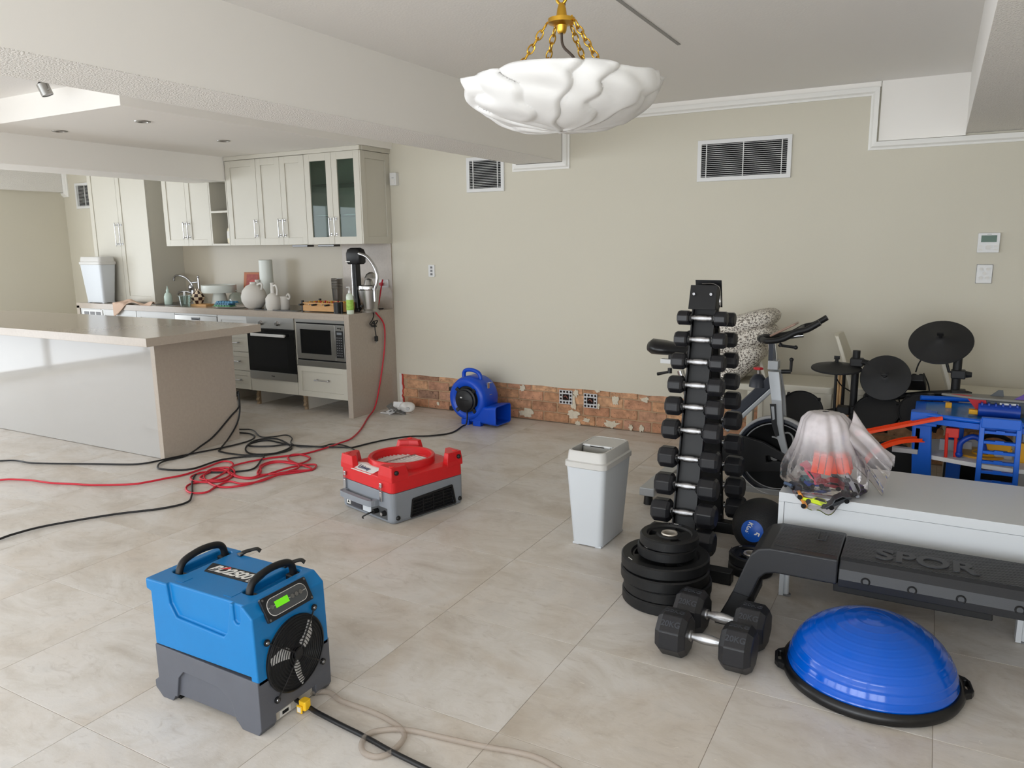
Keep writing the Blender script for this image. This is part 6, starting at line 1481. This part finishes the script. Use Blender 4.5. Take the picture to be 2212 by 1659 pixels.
cable('power_cord', 'black power cable trailing from the dehumidifier to the bottom edge', [Vector((-1.766, 1.668, .030)), Vector((-1.735, 1.664, .028))]+fl_path(Z6([(345, 415), (400, 450), (560, 530), (730, 610), (900, 710), (1110, 818), (1220, 870)]), .008), .008, 'cord_black')
# ---- pile of removed outlet covers and the dust mask
rg = random.Random(11); c0 = onz(850, 893)
names = ['flat at the bottom of the pile', 'leaning at the left of the pile', 'tilted in the middle of the pile', 'lying at the right of the pile', 'standing upright at the back of the pile', 'grey-backed piece on top of the pile']
for i, (dx, dy, dz, rx, ry_, rz) in enumerate(((-.05, -.02, .004, 0, .03, .2), (-.03, .03, .03, .5, .9, .3), (0, .0, .025, .25, -.35, 1.0), (.07, .0, .018, .1, .35, .6), (.03, .05, .065, 1.35, 0, .15), (.02, -.01, .045, .4, .1, 2.0))):
    R = thing('outlet_cover', 'loose white outlet cover plate, %s' % names[i], 'outlet cover', (c0.x+dx, c0.y+dy, dz), 0, 'pile of loose outlet covers on the floor'); R.rotation_euler = (rx, ry_, rz)
    MB().prism(rrect(-.058, .058, -.036, .036, .004), 0, .008).build('plate', 'white_plastic' if i in (0, 2, 4) else mat('cover_grey', (110, 108, 104), 0.6), R, bev=.0015)
    for s in (-1, 1): MB().box(s*.028-.012, s*.028+.012, -.010, .010, .008, .0095).build('socket', 'grey_plastic' if i != 4 else 'white_matte', R)
p = onz(880, 893); R = thing('dust_mask', 'white moulded dust mask lying beside the outlet covers', 'mask', (p.x, p.y, 0), .5)
def cup(u, v): 
    a = 2*PI*u; t = v*PI/2; r = .065*math.sin(t)*(1+.10*math.cos(2*a)+.05*math.cos(3*a)); return (r*math.cos(a), -.005-.05*math.cos(t)+.02*math.sin(2*a)*math.sin(t), .060+r*math.sin(a)*.85)
MB().grid(cup, 40, 12, True).build('mask_cup', 'white_matte', R, smooth=70, solid=.002)
MB().cyl((.012, -.054, .055), (.012, -.062, .055), .018, .015, n=20).build('valve', mat('valve_grey', (180, 180, 180), .5), R, smooth=40)
MB().tube(cat([(-.06, 0, .05), (-.05, .01, .015), (0, -.03, .004), (.05, .01, .010), (.065, 0, .05)], 6), .002, 6).build('elastic', 'white_matte', R)
# ================================================================ THINGS ON THE WORKTOP
def onct(px, py, Y=5.4): p = ony(px, py, Y); return (p.x, Y, CT)
mat('ceramic', (208, 204, 197), 0.65, bump=.10, bscale=120); mat('mint', (196, 214, 204), 0.4); mat('stand_white', (214, 218, 212), 0.35)
def vase(label, loc, prof, m='ceramic', name='vase', cat_='vase', handles=()):
    R = thing(name, label, cat_, loc)
    MB().lathe(prof, 36).build('body', m, R, smooth=50)
    for h in handles: MB().tube(cat(h, 6), .010, 10).build('handle', m, R, smooth=60)
    return R
# soap bottle
R = vase('mint green soap bottle by the sink tap', onct(364, 650, 5.29), [(0, 0), (.036, 0), (.040, .01), (.040, .085), (.030, .115), (.014, .128), (0, .13)], 'mint', 'soap_bottle', 'bottle')
MB().lathe([(.014, .128), (.016, .150), (.006, .175), (.003, .195), (0, .196)], 16).build('nozzle', 'mint', R, smooth=40)
# sink (dark basin under the tap)
p = onct(385, 655, 5.40); tag(MB().prism(rrect(p[0]-.20, p[0]+.22, 5.22, 5.58, .04), CT, CT+.003).build('sink_basin', 'steel_dark', bev=.001), 'dark undermount sink beneath the kitchen tap', 'sink')
# tap
bx, by = onct(418, 640, 5.64)[0], 5.64
R = thing('kitchen_tap', 'tall chrome kitchen tap with curved spout and side sprayer', 'tap', (bx, by, CT))
MB().cyl((0, 0, 0), (0, 0, .13), .020, n=18).build('base', 'chrome', R, smooth=40)
MB().tube(cat([(0, 0, .12), (0, -.01, .20), (-.06, -.03, .265), (-.14, -.05, .29), (-.20, -.06, .28), (-.215, -.062, .235)], 8), .011, 12).build('spout', 'chrome', R, smooth=60)
MB().tube(cat([(0, 0, .09), (-.06, -.03, .115), (-.15, -.05, .11), (-.18, -.055, .085)], 6), .011, 12).build('lower_spout', 'chrome', R, smooth=60)
MB().sphere((-.02, -.01, .16), (.03, .025, .04), 16, 10).build('mixer_body', 'chrome', R, smooth=60)
MB().tube([(-.01, -.01, .21), (.10, .0, .22), (.105, 0, .27)], .008, 8).build('cross_arm', 'chrome', R, smooth=60); MB().tube([(.10, 0, .02), (.10, 0, .26)], .010, 10).build('side_pillar', 'chrome', R, smooth=60)
MB().sphere((.10, 0, .275), .014, 12, 8).build('knob', 'chrome', R, smooth=60)
# clear tub
R = thing('clear_tub', 'small clear ribbed plastic tub near the sink', 'tub', onct(400, 657, 5.20))
MB().lathe([(0, .002), (.048, .002), (.062, .105), (.070, .108), (.070, .112), (.058, .11), (.045, .006), (0, .006)], 16).build('tub', 'glass', R, smooth=30)
for k in range(2): MB().box(-.012+.018*k, -.004+.018*k, -.004, .004, .02, .155).build('utensil', 'white_plastic', R, bev=.001)
# checkered vase
def checker():
    m = bpy.data.materials.new('checker'); m.use_nodes = True; nt = m.node_tree; N = nt.nodes; L = nt.links; b_ = N['Principled BSDF']; b_.inputs['Roughness'].default_value = .4
    tc = N.new('ShaderNodeTexCoord'); sp = N.new('ShaderNodeSeparateXYZ'); L.new(tc.outputs['Object'], sp.inputs[0])
    at = N.new('ShaderNodeMath'); at.operation = 'ARCTAN2'; L.new(sp.outputs['Y'], at.inputs[0]); L.new(sp.outputs['X'], at.inputs[1])
    k = N.new('ShaderNodeMath'); k.operation = 'MULTIPLY'; k.inputs[1].default_value = 10/(2*PI); L.new(at.outputs[0], k.inputs[0])
    k2 = N.new('ShaderNodeMath'); k2.operation = 'ADD'; k2.inputs[1].default_value = 20.0; L.new(k.outputs[0], k2.inputs[0])
    kz = N.new('ShaderNodeMath'); kz.operation = 'MULTIPLY'; kz.inputs[1].default_value = 1/.033; L.new(sp.outputs['Z'], kz.inputs[0])
    f1 = N.new('ShaderNodeMath'); f1.operation = 'FLOOR'; L.new(k2.outputs[0], f1.inputs[0]); f2 = N.new('ShaderNodeMath'); f2.operation = 'FLOOR'; L.new(kz.outputs[0], f2.inputs[0])
    s_ = N.new('ShaderNodeMath'); s_.operation = 'ADD'; L.new(f1.outputs[0], s_.inputs[0]); L.new(f2.outputs[0], s_.inputs[1]); md_ = N.new('ShaderNodeMath'); md_.operation = 'MODULO'; md_.inputs[1].default_value = 2; L.new(s_.outputs[0], md_.inputs[0])
    mx = N.new('ShaderNodeMix'); mx.data_type = 'RGBA'; L.new(md_.outputs[0], mx.inputs[0]); mx.inputs[6].default_value = lin((58, 34, 30)); mx.inputs[7].default_value = lin((226, 206, 178)); L.new(mx.outputs[2], b_.inputs['Base Color']); MATS['checker'] = m
checker()
vase('brown and cream checkered vase between the tap and cake stand', tuple(Vector(onct(428, 650, 5.33))+Vector((0, 0, .022))), [(0, 0), (.045, 0), (.072, .06), (.040, .115), (.020, .132), (.020, .15), (.015, .15), (.015, .12), (0, .11)], 'checker')
# boards and trays
p = onct(432, 656, 5.31); R = thing('wooden_board', 'small wooden board under the checkered vase', 'board', (p[0]+.06, p[1]-.0, CT)); MB().prism(rrect(-.13, .10, -.06, .06, .01), 0, .022).build('board', 'wood', R, bev=.002); MB().cyl((-.115, 0, .0221), (-.115, 0, .0225), .010, n=14).build('hanging_hole', 'dark', R)
p = onct(495, 661, 5.25); R = thing('oval_plate', 'white oval serving plate under the ice trays', 'plate', (p[0], p[1]+.04, CT)); MB().lathe([(0, .004), (.15, .004), (.20, .012), (.205, .010), (.15, 0), (0, 0)], 40).build('plate', 'ceramic', R, smooth=50).scale = (1, .62, 1)
q = onct(478, 657, 5.22)
for i, (cl, dx, rz) in enumerate((((90, 150, 110), -.01, .1), ((60, 110, 140), .0, -.06), ((70, 130, 165), .03, .12))):
    R = thing('ice_tray', ('green', 'dark blue', 'light blue')[i]+' silicone ice tray in the stack by the cake stand', 'ice tray', (q[0]+dx+.02, q[1]+.03, CT+.012+.018*i), rz, 'stack of ice trays')
    m_ = mat('tray_%d' % i, cl, .5); MB().prism(rrect(-.115, .115, -.05, .05, .012), 0, .004).build('tray_base', m_, R)
    for a in range(6):
        for c_ in range(2): MB().frust((-.10+.035*a, -.072+.035*a, -.042+.044*c_, -.004+.044*c_), (-.098+.035*a, -.074+.035*a, -.040+.044*c_, -.006+.044*c_), .004, .017).build('cube_cup', m_, R)
# cake stand and cloche
R = vase('pale green pedestal cake stand with deep bowl', onct(475, 648, 5.47), [(0, 0), (.085, 0), (.088, .006), (.062, .115), (.06, .125), (.165, .128), (.172, .140), (.172, .205), (.166, .208), (.160, .200), (.158, .150), (0, .148)], 'stand_white', 'cake_stand', 'cake stand')
p = onct(512, 648, 5.50); R = thing('glass_cloche', 'clear glass cake dome between the cake stand and round vase', 'cloche', p); MB().lathe([(.085, .01), (.085, .06), (.070, .105), (.040, .130), (.0, .138)], 36).build('dome', 'glass', R, smooth=60); MB().sphere((0, 0, .150), .013, 12, 8).build('knob', 'glass', R, smooth=60); MB().cyl((0, 0, 0), (0, 0, .012), .095, n=32).build('base_plate', 'ceramic', R)
# framed picture leaning on splash
a, c_ = ony(526, 590, W-.05), ony(565, 585, W-.05)
R = thing('cook_book', 'upright brown cookbook with red cover picture behind the vases', 'book', (a.x+.10, W-.075, CT)); R.rotation_euler = (math.radians(-8), 0, 0); hb = a.z-CT+.01
MB().box(-.10, .12, -.012, .012, 0, hb).build('cover', mat('book_brown', (168, 96, 54), .5), R, bev=.002); MB().box(-.06, .11, -.0135, -.012, .02, hb-.02).build('cover_picture', mat('book_red', (150, 58, 44), .5, var=.3, vscale=30), R)
MB().cyl((.03, -.0135, hb*.62), (.03, -.0145, hb*.62), .05, n=24).build('picture_bowl', mat('book_bowl', (176, 50, 40), .5), R)
# vases
vase('large round white vase with narrow mouth and loop handle', onct(550, 660, 5.26), [(0, 0), (.055, 0), (.085, .02), (.116, .075), (.120, .12), (.105, .175), (.070, .218), (.030, .238), (.030, .255), (.024, .255), (.024, .235), (0, .2)], handles=([(.055, 0, .228), (.10, 0, .245), (.118, 0, .225), (.105, 0, .185)],))
vase('tall white cylinder vase behind the round vase', onct(579, 649, 5.56), [(0, 0), (.065, 0), (.066, .02), (.066, .455), (.060, .46), (.056, .455), (.056, .03), (0, .03)], 'stand_white')
vase('white jug vase with slim neck in front of the cooktop', onct(591, 660, 5.24), [(0, 0), (.060, 0), (.072, .03), (.070, .11), (.045, .145), (.020, .158), (.017, .235), (.021, .255), (.016, .255), (.013, .15), (0, .12)], handles=([(.018, -.005, .225), (.050, -.005, .23), (.066, -.005, .19), (.060, -.005, .14)],))
vase('small white pot with ring handle on top right', onct(613, 657, 5.32), [(0, 0), (.050, 0), (.058, .03), (.056, .10), (.048, .125), (.044, .125), (.05, .1), (0, .02)], handles=([(.050, 0, .105), (.075, 0, .100), (.082, 0, .125), (.066, 0, .145), (.045, 0, .128)],))
vase('small white bottle vase peeking over the round vase', onct(559, 650, 5.48), [(0, 0), (.045, 0), (.05, .04), (.045, .16), (.022, .20), (.025, .265), (.020, .265), (.018, .2), (0, .18)])
# mini foosball table
p0, p1 = ony(652, 672, 5.19), ony(736, 676, 5.19); R = thing('mini_football_table', 'small wooden table football game with black handles', 'table football', ((p0.x+p1.x)/2, 5.32, CT), 0)
hx = (p1.x-p0.x)/2; hy = .115
for s in (-1, 1): MB().box(-hx, hx, s*hy-.008, s*hy+.008, .008, .085).build('side_board', 'wood', R, bev=.002); MB().box(s*hx-.008, s*hx+.008, -hy+.008, hy-.008, .008, .085).build('end_board', 'wood', R, bev=.002)
MB().box(-hx+.008, hx-.008, -hy+.008, hy-.008, .03, .036).build('pitch', mat('pitch_green', (70, 120, 80), .6), R)
for s in (-1, 1):
    for t in (-1, 1): MB().cyl((s*hx, t*hy, 0), (s*hx, t*hy, .102), .013, n=12).build('corner_post', 'black_plastic', R, smooth=40)
for k in range(6):
    x = -hx+.04+(2*hx-.08)*k/5; s = 1 if k % 2 else -1
    rd = MB().cyl((x, -hy-.045, .070), (x, hy+.045, .070), .0035, n=8).build('rod', 'chrome', R, smooth=40); MB().cyl((x, s*(hy+.03), .070), (x, s*(hy+.085), .070), .009, n=10).build('rod_handle', 'black_plastic', rd, smooth=40)
    for j in (-.06, 0, .06): MB().box(x-.005, x+.005, j-.008, j+.008, .045, .090).build('player', 'mark_red' if k % 2 else 'toy_yellow', rd, bev=.001)
MB().cyl((hx-.03, -hy-.02, 0), (hx-.03, -hy-.02, .095), .034, n=24).build('ball_cup', 'black_plastic', R, smooth=40)
# tumblers
q = onct(730, 652, 5.58)
for i in range(4):
    R = thing('steel_tumbler', 'ridged steel tumbler, %s in the nested stack' % ('lowest', 'second', 'third', 'topmost')[i], 'tumbler', (q[0], q[1], CT+.025*i), 0, 'nested steel tumblers')
    MB().lathe([(0, .001), (.038, .001), (.040, .01), (.052, .205), (.054, .21), (.050, .21), (.037, .012), (0, .010)], 28).build('cup', 'steel', R, smooth=40); MB().lathe([(.0515, .188), (.0555, .193), (.0522, .198)], 28).build('rib', 'steel', R, smooth=60)
# sanitiser bottle
R = vase('clear pump bottle with green label near the worktop edge', onct(757, 677, 5.165), [(0, 0), (.030, 0), (.032, .006), (.032, .15), (.026, .172), (.013, .182), (0, .184)], mat('gel_clear', (206, 216, 200), .12), 'pump_bottle', 'bottle')
MB().lathe([(.0325, .035), (.0328, .036), (.0328, .125), (.0325, .126)], 28).build('green_label', mat('label_green', (150, 190, 80), .5, var=.3, vscale=40), R, smooth=60); MB().cyl((0, 0, .18), (0, 0, .205), .012, n=14).build('pump_collar', 'white_plastic', R, smooth=40); MB().tube([(0, 0, .2), (0, 0, .235), (-.03, 0, .232)], .005, 8).build('pump_head', 'white_plastic', R)
# citrus press
q = onct(799, 668, 5.41); R = thing('citrus_press', 'tall black and steel lever citrus press at the worktop end', 'juicer', (q[0], q[1], CT))
MB().lathe([(0, 0), (.088, 0), (.090, .01), (.082, .02), (.072, .03), (.092, .15), (.098, .20), (.090, .205), (.085, .19), (0, .17)], 40).build('bowl_body', 'steel', R, smooth=40)
MB().lathe([(.098, .195), (.102, .205), (.096, .235), (.080, .242), (0, .22)], 40).build('steel_collar', 'chrome', R, smooth=40)
MB().box(-.155, -.085, -.045, .045, 0, .03).build('rear_base', 'black_plastic', R, bev=.008)
MB().prism([(-.150, .02), (-.105, .02), (-.115, .47), (-.160, .47)], -.035, .035, 'y').build('column', 'black_plastic', R, bev=.010)
mb = MB(); mb.M = Matrix.Translation((-.125, -.01, .50)); loft(mb, [[(x, y, z) for x, y in rrect(-.085*k, .085*k, -.055*k, .055*k, .035*k)] for z, k in ((-.075, .80), (-.06, .98), (.02, 1), (.055, .85), (.07, .5))]); hd = mb.build('motor_head', 'black_plastic', R, smooth=50); MB().box(-.20, -.15, -.066, -.064, .445, .452).build('head_print', 'white_matte', hd)
MB().tube([(-.145, -.05, .43), (-.145, -.05, .12)], .005, 8).build('guide_rod', 'chrome', R)
MB().tube(cat([(-.06, -.045, .52), (.03, -.045, .49), (.10, -.045, .42), (.135, -.045, .34), (.130, -.045, .26), (.105, -.045, .20), (.10, -.045, .10)], 8), [.016]*49, 12).build('lever_arm', 'chrome', R, smooth=60)
MB().lathe([(0, 0), (.06, .0), (.045, .035), (.015, .055), (0, .056)], 28, c=(.03, 0, .30)).build('press_cone', 'steel', R, smooth=40); MB().lathe([(0, .06), (.03, .05), (.045, .0), (.02, -.005), (0, 0)], 24, c=(0, 0, .24)).build('reamer', 'steel', R, smooth=40)
MB().cyl((-.02, -.083, .055), (-.02, -.094, .058), .012, n=14).build('switch_knob', 'black_plastic', R, smooth=40)
# outlet with plugs on splashback
a, c_ = ony(822, 603, W-.012), ony(838, 622, W-.012)
R = thing('splash_outlet', 'white double outlet on the stone splashback with red plug', 'outlet', ((a.x+c_.x)/2, W-.012, (a.z+c_.z)/2)); MB().prism(rrect(-.055, .055, -.038, .038, .005), -.010, 0, 'y').build('plate', 'white_plastic', R, bev=.002)
MB().box(-.035, -.002, -.035, -.010, -.020, .010).build('red_plug', 'cord_red', R, bev=.004); MB().box(.008, .038, -.016, -.010, -.018, .014).build('socket', 'white_matte', R, bev=.002)
cable('appliance_cord', 'knotted black appliance cord hanging over the worktop end', [Vector((q[0]+.06, q[1]+.12, CT+.02)), Vector((-4.50, 5.50, CT+.012)), Vector((-4.455, 5.45, CT+.015)), Vector((-4.430, 5.43, .89)), Vector((-4.425, 5.40, .85)), Vector((-4.42, 5.36, .82)), Vector((-4.42, 5.42, .80)), Vector((-4.42, 5.47, .84)), Vector((-4.42, 5.40, .83)), Vector((-4.42, 5.45, .79)), Vector((-4.42, 5.38, .80)), Vector((-4.42, 5.42, .84)), Vector((-4.42, 5.43, .76)), Vector((-4.42, 5.44, .70))], .005, 'cord_black', lift=False)
p = Vector((-4.42, 5.44, .69)); R = thing('black_plug', 'loose black plug dangling on the cord at the worktop end', 'plug', tuple(p)); MB().box(-.010, .012, -.016, .016, -.035, .012).build('plug_body', 'black_plastic', R, bev=.004); MB().box(-.004, .004, .003, .010, -.05, -.035).build('pin', 'chrome', R); MB().box(-.004, .004, -.010, -.003, -.05, -.035).build('pin', 'chrome', R)
# towel hanging over the worktop
def towel():
    A, B_ = ony(243, 655, KF), ony(332, 655, KF)
    def fn(u, v):
        x = A.x+.02+(B_.x-A.x)*u*.9; w_ = .18-.12*u
        y = KF-.008+w_*v*1.2; z = CT+.012+.022*math.sin(9*u+3)*math.sin(5*v+1)+.030*math.sin(PI*min(1, v*1.2))*(.5+.5*math.sin(7*u))
        if v < .42 and u < .35:
            t = (.42-v)/.42*(1-u/.35); z -= .15*t; y = KF-.014-.004*math.sin(12*u) if t > .05 else y
        return (x-(A.x+B_.x)/2, y-KF, max(z, CT+.004 if not (v < .42 and u < .35) else 0)-CT)
    R = thing('dish_towel', 'crumpled pink beige towel hanging over the worktop edge', 'towel', ((A.x+B_.x)/2, KF, CT))
    MB().grid(fn, 40, 24).build('cloth', mat('towel_pink', (206, 178, 158), .95, bump=.3, bscale=120), R, smooth=80, solid=.004)
towel()
# glassware in the glazed cabinet
def glassy(label, x, y, z, prof):
    R = thing('drinking_glass', label, 'glass', (x, y, z), 0, 'glassware in the glazed cabinet'); MB().lathe(prof, 18).build('bowl', 'glass', R, smooth=50)
wg = [(0, .002), (.03, .002), (.004, .012), (.004, .07), (.03, .10), (.036, .14), (.030, .175), (.0285, .175), (.034, .14), (.028, .102), (0, .085)]; tb = [(0, .003), (.03, .003), (.035, .10), (.033, .10), (.028, .008), (0, .008)]
sh = {'bottom': 1.546, 'middle': 1.789, 'top': 2.059}
spots = {'bottom': [(-4.95, tb), (-4.62, tb), (-4.55, tb)], 'middle': [(-4.97, wg), (-4.66, wg), (-4.60, wg), (-4.54, wg)], 'top': [(-4.90, tb), (-4.60, tb)]}
for nm in spots:
    for k, (x, pf) in enumerate(spots[nm]): glassy('%s on the %s shelf of the glazed cabinet, %s' % ('wine glass' if pf is wg else 'clear tumbler', nm, ('first from the left', 'second from the left', 'third from the left', 'fourth from the left')[k]), x, 5.53+.03*(k % 2), sh[nm], pf)
